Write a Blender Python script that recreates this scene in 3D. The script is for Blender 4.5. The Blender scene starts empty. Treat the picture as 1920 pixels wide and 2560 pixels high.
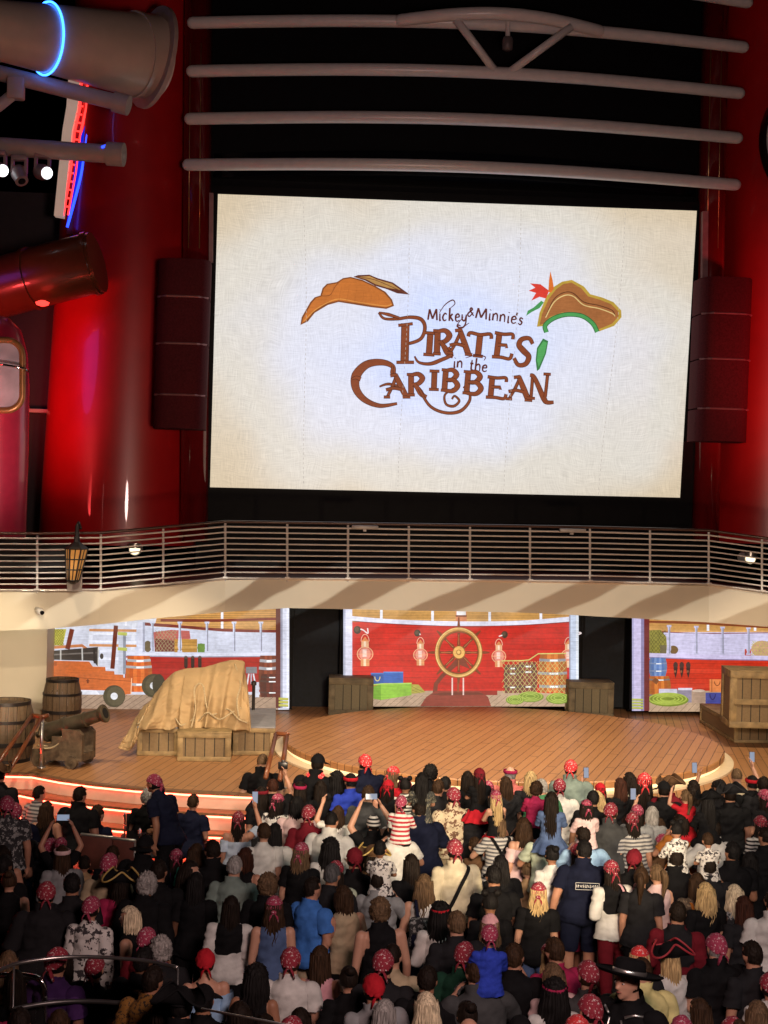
import bpy, bmesh, math, random
import numpy as np
from mathutils import Vector, Matrix, noise
R = math.radians
random.seed(7)
scene = bpy.context.scene
COL = scene.collection

# ---------------------------------------------------------------- camera
F_PX, CAM_H = 3550.0, 5.6
YAW, ROLL, PITCH = R(4.2), R(1.3), math.atan(30 / 3550)
_fw = Vector((math.sin(YAW) * math.cos(PITCH), math.cos(YAW) * math.cos(PITCH), -math.sin(PITCH)))
_r0 = Vector((math.cos(YAW), -math.sin(YAW), 0)); _u0 = _r0.cross(_fw)
_rt = _r0 * math.cos(ROLL) + _u0 * math.sin(ROLL); _up = _u0 * math.cos(ROLL) - _r0 * math.sin(ROLL)
CAM = Vector((0, 0, CAM_H))
cam_d = bpy.data.cameras.new('camera'); cam = bpy.data.objects.new('camera', cam_d); COL.objects.link(cam)
cam_d.sensor_fit = 'HORIZONTAL'; cam_d.sensor_width = 36; cam_d.lens = F_PX / 1920 * 36
cam_d.clip_end = 500; cam_d.clip_start = 0.1
M = Matrix((( _rt.x, _up.x, -_fw.x), (_rt.y, _up.y, -_fw.y), (_rt.z, _up.z, -_fw.z))).to_4x4()
M.translation = CAM; cam.matrix_world = M
scene.camera = cam

def ray(x, y): return _fw * F_PX + _rt * (x - 960) - _up * (y - 1280)
def onY(x, y, Y):
    d = ray(x, y); return CAM + d * (Y / d.y)
def onZ(x, y, z):
    d = ray(x, y); return CAM + d * ((z - CAM_H) / d.z)

# ---------------------------------------------------------------- night sky, lamps, exposure
w = bpy.data.worlds.new('World'); scene.world = w; w.use_nodes = True
nt = w.node_tree; bg = nt.nodes['Background']
sky = nt.nodes.new('ShaderNodeTexSky'); sky.sky_type = 'NISHITA'; sky.sun_disc = False
sky.sun_elevation = R(-6); sky.sun_rotation = R(200)
nt.links.new(sky.outputs[0], bg.inputs[0]); bg.inputs[1].default_value = 0.06
vs = scene.view_settings; vs.view_transform = 'Standard'; vs.look = 'None'; vs.exposure = 0; vs.gamma = 1
scene.cycles.use_denoising = True
try: scene.cycles.denoiser = 'OPENIMAGEDENOISE'
except Exception: pass
scene.cycles.use_adaptive_sampling = True
scene.cycles.max_bounces = 6; scene.cycles.diffuse_bounces = 3; scene.cycles.glossy_bounces = 3
scene.cycles.sample_clamp_indirect = 4

def lamp(name, kind, loc, target, power, color, size=0.3, angle=None, blend=0.3):
    d = bpy.data.lights.new(name, kind); o = bpy.data.objects.new(name, d); COL.objects.link(o)
    d.energy = power; d.color = color
    if kind == 'SPOT':
        d.spot_size = R(angle); d.spot_blend = blend; d.shadow_soft_size = size
    elif kind == 'AREA':
        d.shape = 'DISK'; d.size = size
    else: d.shadow_soft_size = size
    o.location = loc
    o.rotation_euler = (Vector(target) - Vector(loc)).to_track_quat('-Z', 'Y').to_euler()
    return o
WARM = (1.0, 0.79, 0.55)
keys = []
for lx, tx in ((-6.5, -1.0), (0.5, 2.0), (6.5, 5.0), (12.5, 7.5)):
    keys.append(lamp('stage_spot', 'SPOT', (lx, 13, 18), (tx, 24.2, 1.2), 6800, WARM, .2, 36, .35))
lamp('left_stage_spot', 'SPOT', (-1, 9, 10), (-3.6, 25.5, 1.7), 4200, (1.0, .82, .58), .15, 19, .45)
gobo = lamp('pattern_spot', 'SPOT', (-1.0, 6, 4.6), (3.0, 26.8, 3.75), 7800, (1.0, .96, .82), .02, 44, .15)
lamp('balcony_wash', 'SPOT', (3, 9, 3.0), (3.0, 26.8, 4.0), 2300, (1.0, .76, .46), .3, 46, .3)
lamp('crowd_wash', 'SPOT', (7, -3, 13), (4.8, 15.5, 1), 1550, (.78, 1.0, .98), 1.0, 44, 1.0)
lamp('crowd_front_wash', 'SPOT', (3, 3, 15), (3.6, 19.5, 1.4), 750, (1, .90, .78), .6, 40, .8)
lamp('funnel_uplight', 'SPOT', (-9.0, 24.0, 6.0), (-4.6, 31, 8.2), 3300, (1.0, .06, .06), .6, 42, 1.0)
lamp('funnel_violet', 'SPOT', (-8.5, 27, 9.5), (-4.8, 31.0, 8.8), 200, (.5, .1, 1.0), 1.6, 40, .9)
lamp('funnel_uplight', 'SPOT', (15.0, 24.0, 6.5), (11.2, 31, 8.8), 3300, (1.0, .06, .08), .6, 48, 1.0)
lamp('left_wall_fill', 'SPOT', (-2.5, 9, 4.6), (-6.2, 28.2, 2.3), 11000, (1.0, .84, .58), .2, 13, .6)  # added spot without a visible fixture, lifts the cream wall
fill = lamp('front_fill', 'SPOT', (3, 4, 7.5), (3.0, 27, 1.6), 9000, (1.0, .82, .60), .8, 36, .7)  # added fill that brightens the crates at the back of the stage
lamp('pod_fill', 'SPOT', (-4.5, 23, 5.2), (-6.2, 27.4, 7.0), 420, (1.0, .72, .66), .3, 60, .8)  # pinkish spot added to brighten the pod and its pane
lamp('tube_wash', 'AREA', (2, 5, 6.5), (3, 30, 15), 800, (1.0, .66, .60), 2)
def doors(o, vmin, vmax, bars=None):
    """barn doors on a spot: light only between two heights; bars adds a slotted plate with slanting bars"""
    gd = o.data; gd.use_nodes = True; gn = gd.node_tree.nodes; gl_ = gd.node_tree.links; em = gn['Emission']
    tcg = gn.new('ShaderNodeTexCoord'); sg_ = gn.new('ShaderNodeSeparateXYZ'); gl_.new(tcg.outputs['Normal'], sg_.inputs[0])
    def gm(op, a_, b_=None):
        x = gn.new('ShaderNodeMath'); x.operation = op
        for i_, v_ in enumerate((a_, b_)):
            if v_ is None: continue
            if isinstance(v_, (int, float)): x.inputs[i_].default_value = v_
            else: gl_.new(v_, x.inputs[i_])
        return x.outputs[0]
    def ramp(src, lo, hi, smooth=False):
        q = gn.new('ShaderNodeMapRange'); q.inputs[1].default_value = lo; q.inputs[2].default_value = hi; gl_.new(src, q.inputs[0])
        if smooth: q.interpolation_type = 'SMOOTHSTEP'
        return q.outputs[0]
    az = gm('ABSOLUTE', sg_.outputs['Z']); gu = gm('DIVIDE', sg_.outputs['X'], az); gv = gm('DIVIDE', sg_.outputs['Y'], az)
    out = gm('MULTIPLY', ramp(gv, vmin - .008, vmin + .008), ramp(gv, vmax + .008, vmax - .008))
    if bars:
        cmb = gn.new('ShaderNodeCombineXYZ'); gl_.new(gu, cmb.inputs[0]); gl_.new(gv, cmb.inputs[1]); ngz = gn.new('ShaderNodeTexNoise'); ngz.inputs['Scale'].default_value = 8; gl_.new(cmb.outputs[0], ngz.inputs['Vector'])
        ph = gm('ADD', gm('SUBTRACT', gm('MULTIPLY', gu, bars[0]), gm('MULTIPLY', gv, bars[1])), gm('MULTIPLY', ngz.outputs['Fac'], .6))
        out = gm('MULTIPLY', out, ramp(gm('ABSOLUTE', gm('SUBTRACT', gm('FRACT', ph), .5)), .20, .27, True))
    gl_.new(out, em.inputs['Strength'])
doors(gobo, -.040, .026, (11.0, 21.0)); doors(fill, -.30, .050)
for k_ in keys: doors(k_, -.45, .155)

# ---------------------------------------------------------------- materials
def lin(c):
    def f(v):
        v = v / 255.0
        return v / 12.92 if v <= .04045 else ((v + .055) / 1.055) ** 2.4
    return tuple(f(v) for v in c[:3])
_mats = {}
def mat(name, rgb, rough=.6, metal=0, var=.18, scale=6, bump=.0, spec=.5, emit=None, strength=1, coat=0, alpha=None):
    if name in _mats: return _mats[name]
    m = bpy.data.materials.new(name); m.use_nodes = True; _mats[name] = m
    n = m.node_tree.nodes; l = m.node_tree.links; b = n['Principled BSDF']
    b.inputs['Roughness'].default_value = rough; b.inputs['Metallic'].default_value = metal
    b.inputs['Specular IOR Level'].default_value = spec; b.inputs['Coat Weight'].default_value = coat
    tc = n.new('ShaderNodeTexCoord'); nz = n.new('ShaderNodeTexNoise'); nz.inputs['Scale'].default_value = scale; nz.inputs['Detail'].default_value = 5
    l.new(tc.outputs['Object'], nz.inputs['Vector'])
    cr = n.new('ShaderNodeMapRange'); cr.inputs[1].default_value = .3; cr.inputs[2].default_value = .7
    cr.inputs[3].default_value = 1 - var; cr.inputs[4].default_value = 1 + var
    l.new(nz.outputs['Fac'], cr.inputs[0])
    mx = n.new('ShaderNodeVectorMath'); mx.operation = 'SCALE'; mx.inputs[0].default_value = rgb[:3]
    l.new(cr.outputs[0], mx.inputs['Scale']); l.new(mx.outputs[0], b.inputs['Base Color'])
    if bump:
        bp = n.new('ShaderNodeBump'); bp.inputs['Strength'].default_value = bump; bp.inputs['Distance'].default_value = .02
        l.new(nz.outputs['Fac'], bp.inputs['Height']); l.new(bp.outputs[0], b.inputs['Normal'])
    if emit:
        b.inputs['Emission Color'].default_value = (*emit, 1); b.inputs['Emission Strength'].default_value = strength
    if alpha is not None: b.inputs['Alpha'].default_value = alpha
    return m

def N(m): return m.node_tree.nodes, m.node_tree.links, m.node_tree.nodes['Principled BSDF']
def math_node(n, l, op, a, b=None):
    x = n.new('ShaderNodeMath'); x.operation = op
    for i, v in enumerate((a, b)):
        if v is None: continue
        if isinstance(v, (int, float)): x.inputs[i].default_value = v
        else: l.new(v, x.inputs[i])
    return x.outputs[0]

def plank_mat(name, c1, c2, width=.13, angle=8, seam=.07, rough=.5, axis='X', seam_col=(.03, .015, .008), plank_len=None):
    """boards laid side by side with dark caulked seams, each board its own tone, grain along it"""
    if name in _mats: return _mats[name]
    m = bpy.data.materials.new(name); m.use_nodes = True; _mats[name] = m
    n, l, b = N(m)
    tc = n.new('ShaderNodeTexCoord'); mp = n.new('ShaderNodeMapping'); mp.inputs['Rotation'].default_value = (0, 0, R(angle))
    l.new(tc.outputs['Object'], mp.inputs[0])
    sp = n.new('ShaderNodeSeparateXYZ'); l.new(mp.outputs[0], sp.inputs[0])
    u = math_node(n, l, 'DIVIDE', sp.outputs[axis], width)
    fr = math_node(n, l, 'FRACT', u); fl = math_node(n, l, 'FLOOR', u)
    wn = n.new('ShaderNodeTexWhiteNoise'); wn.noise_dimensions = '1D'; l.new(fl, wn.inputs['W'])
    mp2 = n.new('ShaderNodeMapping')
    sc = {'X': (9, 1.0, 9), 'Y': (1, 9, 9), 'Z': (1.0, 1.0, 9)}[axis]
    mp2.inputs['Scale'].default_value = sc; l.new(mp.outputs[0], mp2.inputs[0])
    nz = n.new('ShaderNodeTexNoise'); nz.inputs['Scale'].default_value = 3; nz.inputs['Detail'].default_value = 6; l.new(mp2.outputs[0], nz.inputs['Vector'])
    mixf = math_node(n, l, 'ADD', math_node(n, l, 'MULTIPLY', wn.outputs[0], .45), math_node(n, l, 'MULTIPLY', nz.outputs['Fac'], .6))
    mx = n.new('ShaderNodeMix'); mx.data_type = 'RGBA'; mx.inputs['A'].default_value = (*c1, 1); mx.inputs['B'].default_value = (*c2, 1); l.new(mixf, mx.inputs['Factor'])
    sm = math_node(n, l, 'LESS_THAN', fr, seam)
    if plank_len:
        v = math_node(n, l, 'ADD', math_node(n, l, 'DIVIDE', sp.outputs['Y'], plank_len), math_node(n, l, 'MULTIPLY', wn.outputs[0], 7.3))
        sm = math_node(n, l, 'MAXIMUM', sm, math_node(n, l, 'LESS_THAN', math_node(n, l, 'FRACT', v), .02 / plank_len))
    m2 = n.new('ShaderNodeMix'); m2.data_type = 'RGBA'; m2.inputs['B'].default_value = (*seam_col, 1)
    l.new(mx.outputs['Result'], m2.inputs['A']); l.new(sm, m2.inputs['Factor'])
    l.new(m2.outputs['Result'], b.inputs['Base Color']); b.inputs['Roughness'].default_value = rough
    bp = n.new('ShaderNodeBump'); bp.inputs['Strength'].default_value = .25; bp.inputs['Distance'].default_value = .01
    l.new(nz.outputs['Fac'], bp.inputs['Height']); l.new(bp.outputs[0], b.inputs['Normal'])
    return m

# ---------------------------------------------------------------- mesh helper
class MB:
    def __init__(s): s.v = []; s.f = []; s.m = []; s.c = []
    def add(s, vs, fs, mi=0, col=None):
        o = len(s.v); s.v += [tuple(v) for v in vs]
        for f in fs: s.f.append([i + o for i in f]); s.m.append(mi); s.c.append(col)
        return s
    def box(s, c, size, rz=0, mi=0, bev=0):
        x, y, z = (k / 2 for k in size); cr, sr = math.cos(rz), math.sin(rz)
        if bev:
            b = min(bev, x * .45, y * .45, z * .45)
            bm = bmesh.new(); bmesh.ops.create_cube(bm, size=1)
            bmesh.ops.scale(bm, vec=size, verts=bm.verts); bmesh.ops.bevel(bm, geom=bm.edges[:], offset=b, segments=2, affect='EDGES', profile=.5)
            bm.verts.index_update()
            vs = [(c[0] + v.co.x * cr - v.co.y * sr, c[1] + v.co.x * sr + v.co.y * cr, c[2] + v.co.z) for v in bm.verts]
            fs = [[v.index for v in f.verts] for f in bm.faces]; bm.free()
            return s.add(vs, fs, mi)
        P = [(-x, -y, -z), (x, -y, -z), (x, y, -z), (-x, y, -z), (-x, -y, z), (x, -y, z), (x, y, z), (-x, y, z)]
        P = [(c[0] + a * cr - b * sr, c[1] + a * sr + b * cr, c[2] + d) for a, b, d in P]
        return s.add(P, [(3, 2, 1, 0), (4, 5, 6, 7), (0, 1, 5, 4), (1, 2, 6, 5), (2, 3, 7, 6), (3, 0, 4, 7)], mi)
    def tube(s, path, r, n=10, closed=False, mi=0, round_end=False, flat=1.0):
        P = [Vector(p) for p in path]; k = len(P)
        rr = [r] * k if isinstance(r, (int, float)) else list(r)
        if round_end and not closed:
            for e in (0, 1):
                a, b = (P[0], P[1]) if e == 0 else (P[-1], P[-2])
                d = (a - b).normalized(); r0 = rr[0] if e == 0 else rr[-1]
                ex = [(a + d * r0 * math.sin(t), max(r0 * math.cos(t), r0 * .05)) for t in (R(30), R(60), R(88))]
                if e == 0: P = [q for q, _ in ex[::-1]] + P; rr = [q for _, q in ex[::-1]] + rr
                else: P = P + [q for q, _ in ex]; rr = rr + [q for _, q in ex]
            k = len(P)
        T = []
        for i in range(k):
            a = P[i - 1] if (i > 0 or closed) else P[i]; b = P[(i + 1) % k] if (i < k - 1 or closed) else P[i]
            T.append((b - a).normalized())
        up = Vector((0, 0, 1)) if abs(T[0].z) < .95 else Vector((0, 1, 0))
        u = T[0].cross(up).normalized(); vs = []
        for i in range(k):
            u = (u - T[i] * u.dot(T[i])).normalized(); v = T[i].cross(u)
            for j in range(n):
                a = 2 * math.pi * j / n
                vs.append(P[i] + u * (rr[i] * math.cos(a)) + v * (rr[i] * flat * math.sin(a)))
        fs = []
        for i in range(k if closed else k - 1):
            a, b = i * n, ((i + 1) % k) * n
            for j in range(n): fs.append((a + j, a + (j + 1) % n, b + (j + 1) % n, b + j))
        if not closed: fs.append(tuple(range(n))[::-1]); fs.append(tuple((k - 1) * n + j for j in range(n)))
        return s.add(vs, fs, mi)
    def lathe(s, prof, n=24, c=(0, 0, 0), mi=0, sx=1, sy=1, ang=2 * math.pi, a0=0, cap=True):
        full = abs(ang - 2 * math.pi) < 1e-6; m = n if full else n + 1; vs = []; k = len(prof)
        for r, z in prof:
            for j in range(m):
                a = a0 + ang * j / n; vs.append((c[0] + r * sx * math.cos(a), c[1] + r * sy * math.sin(a), c[2] + z))
        fs = []
        for i in range(k - 1):
            for j in range(n):
                j2 = (j + 1) % m; fs.append((i * m + j, i * m + j2, (i + 1) * m + j2, (i + 1) * m + j))
        if cap and full: fs.append(tuple(range(m))[::-1]); fs.append(tuple((k - 1) * m + j for j in range(m)))
        return s.add(vs, fs, mi)
    def prism(s, poly, z0, z1, mi=0, mi_top=None):
        n = len(poly)
        ar = sum(poly[i][0] * poly[(i + 1) % n][1] - poly[(i + 1) % n][0] * poly[i][1] for i in range(n))
        if ar < 0: poly = poly[::-1]
        vs = [(x, y, z0) for x, y in poly] + [(x, y, z1) for x, y in poly]
        s.add(vs, [(i, (i + 1) % n, n + (i + 1) % n, n + i) for i in range(n)], mi)
        s.add(vs[n:], [tuple(range(n))], mi if mi_top is None else mi_top); s.add(vs[:n], [tuple(range(n))[::-1]], mi); return s
    def slab(s, pts, y0, y1, mi=0):
        """polygon given as (x, z), given thickness between y0 (near) and y1"""
        n = len(pts); vs = [(x, y0, z) for x, z in pts] + [(x, y1, z) for x, z in pts]
        ar = sum(pts[i][0] * pts[(i + 1) % n][1] - pts[(i + 1) % n][0] * pts[i][1] for i in range(n))
        f = [tuple(range(n)), tuple(range(2 * n - 1, n - 1, -1))] + [((i + 1) % n, i, n + i, n + (i + 1) % n) for i in range(n)]
        if ar < 0: f = [q[::-1] for q in f]
        return s.add(vs, f, mi)
    def strip(s, A, B, mi=0):
        n = len(A); return s.add(list(A) + list(B), [(i, i + 1, n + i + 1, n + i) for i in range(n - 1)], mi)
    def build(s, name, mats, parent=None, smooth=False, auto=None):
        me = bpy.data.meshes.new(name); me.from_pydata(s.v, [], s.f)
        if not isinstance(mats, (list, tuple)): mats = [mats]
        for q in mats: me.materials.append(q)
        if any(s.m): me.polygons.foreach_set('material_index', s.m)
        if any(c is not None for c in s.c):
            at = me.color_attributes.new('Col', 'FLOAT_COLOR', 'CORNER'); d = []
            for f, c in zip(s.f, s.c): d += [*(c or (1, 1, 1)), 1.0] * len(f)
            at.data.foreach_set('color', d)
        if smooth:
            me.polygons.foreach_set('use_smooth', [True] * len(me.polygons))
            if auto: me.set_sharp_from_angle(angle=R(auto))
        me.update(); o = bpy.data.objects.new(name, me); COL.objects.link(o)
        if parent: o.parent = parent
        return o

def tag(o, label, cat, group=None):
    o['label'] = label; o['category'] = cat
    if group: o['group'] = group
    return o
def thing(name, label, cat, group=None, loc=(0, 0, 0), rz=0):
    o = bpy.data.objects.new(name, None); COL.objects.link(o); o.location = loc; o.rotation_euler = (0, 0, rz); o.empty_display_size = .2
    return tag(o, label, cat, group)
def struct(o): o['kind'] = 'structure'; return o
def XZ(p): return (p.x, p.z)
def part(mb, name, mats, root, smooth=False, auto=None):
    """link a mesh built in world coordinates as a child of root"""
    o = mb.build(name, mats, root, smooth, auto)
    if root is not None and root.parent is None and root.type == 'EMPTY': o.location = -Vector(root.location)
    return o

# ================================================================ SETTING
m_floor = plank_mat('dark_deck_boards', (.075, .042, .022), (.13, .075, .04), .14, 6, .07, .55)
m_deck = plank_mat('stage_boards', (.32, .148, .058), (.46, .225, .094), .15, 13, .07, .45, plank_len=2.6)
m_disc = plank_mat('turntable_boards', (.36, .165, .064), (.50, .25, .105), .15, 22, .07, .42, plank_len=2.6)
m_riser = mat('step_riser_paint', (.72, .48, .36), .5, var=.08)
m_tread = mat('step_tread_wood', (.20, .10, .045), .55, var=.3, scale=9)
m_redled = mat('red_led_strip', (.5, .02, .01), emit=(1.0, .09, .05), strength=17)
m_cream = mat('cream_paint', (.56, .49, .38), .55, var=.04, scale=1.2)
m_black = mat('black_panel', (.0025, .0025, .0035), .55, var=.3, spec=.12)
m_blackgloss = mat('black_gloss_panel', (.004, .004, .006), .12, var=.3)
m_white = mat('white_enamel', (.72, .70, .68), .3, var=.05)
m_redpaint = mat('red_gloss_paint', (.42, .006, .008), .36, var=.08, coat=.5, scale=2)
m_darkred = mat('dark_red_paint', (.10, .004, .006), .35, var=.15)
m_maroon = mat('maroon_speaker_cloth', (.075, .009, .013), .75, var=.25, scale=30, spec=.1)
m_steel = mat('brushed_steel', (.62, .60, .58), .3, metal=.9, var=.08)
m_chrome = mat('chrome_tube', (.75, .75, .75), .12, metal=1, var=.04)
m_railpaint = mat('rail_paint', (.56, .51, .48), .35, var=.06)
m_warmled = mat('warm_led_strip', (.8, .7, .5), emit=(1.0, .74, .40), strength=1.15)

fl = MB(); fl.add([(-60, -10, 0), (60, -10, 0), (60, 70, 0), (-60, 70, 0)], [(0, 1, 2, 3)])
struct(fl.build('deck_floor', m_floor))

EDGE = [(-12, 22.65), (-4.1, 22.5), (-3.75, 22.46), (-3.27, 22.07), (-2.68, 21.73), (-2.06, 21.46), (-1.2, 21.23), (-.55, 21.1), (.35, 20.97)]
EDGE2 = [(1.2, 20.9), (2.4, 20.84), (4, 20.82), (6, 20.9), (8, 21.2), (10, 21.8), (12.5, 22.8)]
DECK_Z, DISC_Z = 1.2, 1.42
DISC_C, DISC_R = (4.0, 24.9), 3.84
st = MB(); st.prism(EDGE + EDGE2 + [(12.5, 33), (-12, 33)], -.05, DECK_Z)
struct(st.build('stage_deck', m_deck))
def edge_off(k):
    out = []
    for i, (x, y) in enumerate(EDGE):
        a = Vector(EDGE[max(0, i - 1)]); b = Vector(EDGE[min(len(EDGE) - 1, i + 1)]); d = (b - a).normalized()
        n = Vector((d.y, -d.x)); n = n if n.y < 0 else -n
        out.append((x + n.x * k, y + n.y * k))
    return out
sb = MB(); led = MB()
for k in range(0, 5):
    e = edge_off(.28 * k); z = DECK_Z - .24 * k
    if k:
        back = [(x, y + .28 * k + .25) for x, y in EDGE[::-1]]
        sb.prism(e + back, -.04, z - .004 * k, 1, 0)
    # nosing board and the light strip tucked under it
    for o_, i_, z0, z1, mi in ((.035, -.10, z - .035, z + .004, 0),):
        e0, e1 = edge_off(.28 * k + o_), edge_off(.28 * k + i_)
        sb.prism(e0 + e1[::-1], z0, z1, mi)
    e2, e3 = edge_off(.28 * k + .028), edge_off(.28 * k + .004)
    led.prism(e2 + e3[::-1], z - .062, z - .037)
    e4, e5 = edge_off(.28 * k + .008), edge_off(.28 * k - .05)
    if k < 1: sb.prism(e4 + e5[::-1], DECK_Z - .24, z - .036, 1)
struct(sb.build('stage_steps', [m_tread, m_riser]))
tag(led.build('step_light_strips', m_redled), 'glowing red light strips tucked under the noses of the curved stage steps', 'light strip')

dk = MB()
dk.lathe([(DISC_R - .02, 0), (DISC_R - .02, .05)], 128, (*DISC_C, DECK_Z + .004), 2)
dk.lathe([(DISC_R - .10, 0), (DISC_R - .10, .10)], 128, (*DISC_C, DECK_Z + .004), 1)
dk.lathe([(DISC_R, 0.092), (DISC_R + .015, .11), (DISC_R + .015, .20), (DISC_R, .216)], 128, (*DISC_C, DECK_Z), 0)
dk.lathe([(DISC_R + .16, 0), (DISC_R + .16, .035)], 128, (*DISC_C, DECK_Z + .003), 1)
rt_ = thing('round_platform', 'round planked turntable platform with a glowing rim in the middle of the stage', 'platform', loc=(*DISC_C, DECK_Z))
b_ = MB(); b_.lathe([(DISC_R, 0.104), (DISC_R + .015, .12), (DISC_R + .015, .20), (DISC_R, .220)], 128, (*DISC_C, DECK_Z), 0)
o_ = part(b_, 'platform_top', m_disc, rt_)
b_ = MB(); b_.lathe([(DISC_R - .04, .04), (DISC_R - .03, .098)], 128, (*DISC_C, DECK_Z), cap=False); part(b_, 'rim_light', m_warmled, rt_)
b_ = MB(); b_.lathe([(DISC_R + .17, .004), (DISC_R + .17, .04), (DISC_R - .05, .045)], 128, (*DISC_C, DECK_Z), cap=False); part(b_, 'base_ledge', mat('ledge_cream', (.75, .62, .42), .45, var=.05), rt_)

# ---------------------------------------------------------------- back of stage
bw = MB(); bw.box((3.2, 30.3, 2.4), (19, .2, 2.4)); tag(bw.build('black_backstage_wall', m_black), 'plain black wall behind the three stage video screens', 'wall')
wl = MB(); a = onY(118, 1600, 28.4); wl.box((a.x - 3, 28.9, 2.4), (6, 1.0, 2.4)); wl.box((a.x - 3, 28.37, 1.26), (6, .05, .12))
tag(wl.build('cream_stage_wall', m_cream), 'smooth cream wall at the left end of the stage beside the ship deck screen', 'wall')

# ---------------------------------------------------------------- balcony with its rail
BAL = [(-420, 1475, 1590, 25.6), (0, 1478, 1577, 26.0), (120, 1478, 1572, 26.05), (250, 1477, 1561, 26.15), (408, 1464, 1544, 26.5), (563, 1449, 1530, 26.8), (718, 1449, 1520, 26.8), (1022, 1452, 1526, 26.8), (1325, 1455, 1532, 26.8), (1625, 1461, 1548, 26.8), (1772, 1464, 1556, 26.8), (1905, 1482, 1566, 26.45), (2300, 1530, 1600, 25.6)]
top = [onY(x, t, Y) for x, t, b, Y in BAL]; bot = [onY(x, b, Y) for x, t, b, Y in BAL]
balc = thing('balcony', 'cream balcony front crossing above the stage, striped by patterned stage light', 'balcony', loc=(3.5, 26.8, 3.5))
f_ = MB(); f_.strip(bot, top); part(f_, 'fascia', m_cream, balc)
f_ = MB()
f_.strip(top, [Vector((p.x, 33, p.z)) for p in top]); part(f_, 'walkway', m_darkred, balc)
f_ = MB(); f_.strip([Vector((p.x, 30.2, p.z + .02)) for p in bot], [Vector((p.x, p.y, p.z)) for p in bot]); part(f_, 'soffit', m_cream, balc)
f_ = MB(); f_.tube([p + Vector((0, -.012, .012)) for p in top], .022, 6); part(f_, 'edge_trim', m_steel, balc)
RT = [(-420, 1338, 25.6), (0, 1337, 26.0), (93, 1338, 26.05), (252, 1336, 26.15), (408, 1322, 26.5), (563, 1308, 26.8), (1022, 1315, 26.8), (1475, 1322, 26.8), (1772, 1330, 26.8), (1905, 1348, 26.45), (2300, 1395, 25.6)]
RB = [(-420, 1474, 25.6), (0, 1476, 26.0), (93, 1476, 26.05), (252, 1475, 26.15), (408, 1461, 26.5), (563, 1446, 26.8), (1022, 1449, 26.8), (1475, 1454, 26.8), (1772, 1461, 26.8), (1905, 1479, 26.45), (2300, 1527, 25.6)]
def interp(L, x):
    for (a, b) in zip(L, L[1:]):
        if a[0] <= x <= b[0]:
            t = (x - a[0]) / (b[0] - a[0]); return onY(x, a[1] + (b[1] - a[1]) * t, a[2] + (b[2] - a[2]) * t)
rail = thing('deck_railing', 'long slim metal railing of ten bars running along the upper balcony edge', 'railing', loc=(3.5, 26.8, 4.1))
for k in range(10):
    t = k / 9; mb = MB()
    mb.tube([onY(a[0], a[1] + (b[1] - a[1]) * (0.06 + .93 * t), a[2] - .03) for a, b in zip(RT, RB)], .016 if k else .019, 6); part(mb, 'rail_bar', m_railpaint, rail, True)
mb = MB(); mb.tube([onY(a[0], a[1] - 4, a[2] - .03) for a in RT], .045, 8, flat=.6); part(mb, 'cap_rail', mat('dark_varnished_wood', (.06, .022, .012), .35), rail, True)
for px in (-60, 93, 252, 408, 563, 718, 870, 1022, 1175, 1325, 1475, 1625, 1772, 1905):
    a, b = interp(RT, px), interp(RB, px); mb = MB(); mb.tube([Vector((b.x, b.y - .0, b.z - .05)), Vector((a.x, a.y, a.z))], .022, 8)
    mb.box((b.x, b.y - .01, b.z + .02), (.09, .09, .03)); part(mb, 'rail_post', m_railpaint, rail, True, 40)
for px, py in ((912, 1318), (1430, 1326)):
    a = onY(px, py, 26.7); mb = MB(); mb.box((a.x, a.y - .06, a.z), (.5, .12, .07), bev=.02); mb.box((a.x, a.y + .03, a.z - .05), (.06, .08, .06))
    tag(mb.build('linear_light', mat('grey_fixture', (.35, .33, .32), .4), None, True, 40), 'slim grey fixture on the rail under the ' + ('left' if px < 1000 else 'right') + ' half of the big screen', 'light', 'slim light fixtures on the balcony rail')

# ---------------------------------------------------------------- black tower behind the screen, tubes
pl, pr = onY(505, 600, 31.3).x, onY(1790, 600, 31.3).x
tw = MB(); tw.box(((pl + pr) / 2, 32.2, 12), (pr - pl, 1.6, 17)); tag(tw.build('screen_tower', m_black), 'tall black wall carrying the big video screen between the red funnels', 'wall')
p0, p1 = onY(505, 420, 31.2), onY(1790, 420, 31.2)
for nm, pts in (('upper_black_canopy', 0),):
    mb = MB(); a = onY(530, 425, 30.7); b = onY(1760, 470, 30.7)
    n = 24; pr_ = []
    for i in range(n + 1):
        t = i / n; x = a.x + (b.x - a.x) * t; pr_.append((x, 31.3 - .95 * math.sin(math.pi * t)))
    mb.prism(pr_ + [(b.x, 31.4), (a.x, 31.4)], a.z - .02, a.z + .22)
    mb.prism([(x, y + .1) for x, y in pr_] + [(b.x, 31.42), (a.x, 31.42)], a.z + .23, a.z + .52)
    tag(mb.build('screen_hood', m_blackgloss), 'curved glossy black hood above the big screen under the lowest white tube', 'hood')
BARS = [(600, -90, 1868, 6), (482, 57, 1858, 118), (480, 178, 1848, 233), (475, 297, 1843, 345), (470, 412, 1838, 462)]
names = ['topmost and cut off by the frame', 'carrying the eye shaped bracket', 'second below the bracket tube, touched by the struts', 'second from the bottom, below the strut tip', 'lowest one just above the big screen']
def bar_pt(i, t, dy=0, dz=0):
    x0, y0, x1, y1 = BARS[i]; a, b = onY(x0, y0, 30.5), onY(x1, y1, 30.5)
    p = a.lerp(b, t); p.y -= .75 * math.sin(math.pi * t) + dy; p.z += dz; return p
for i in range(5):
    mb = MB(); mb.tube([bar_pt(i, k / 32) for k in range(33)], .128, 20, round_end=True)
    tag(mb.build('curved_white_tube', m_white, None, True), 'curved white tube across the black tower, ' + names[i], 'tube', 'curved white tubes above the big screen')
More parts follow.
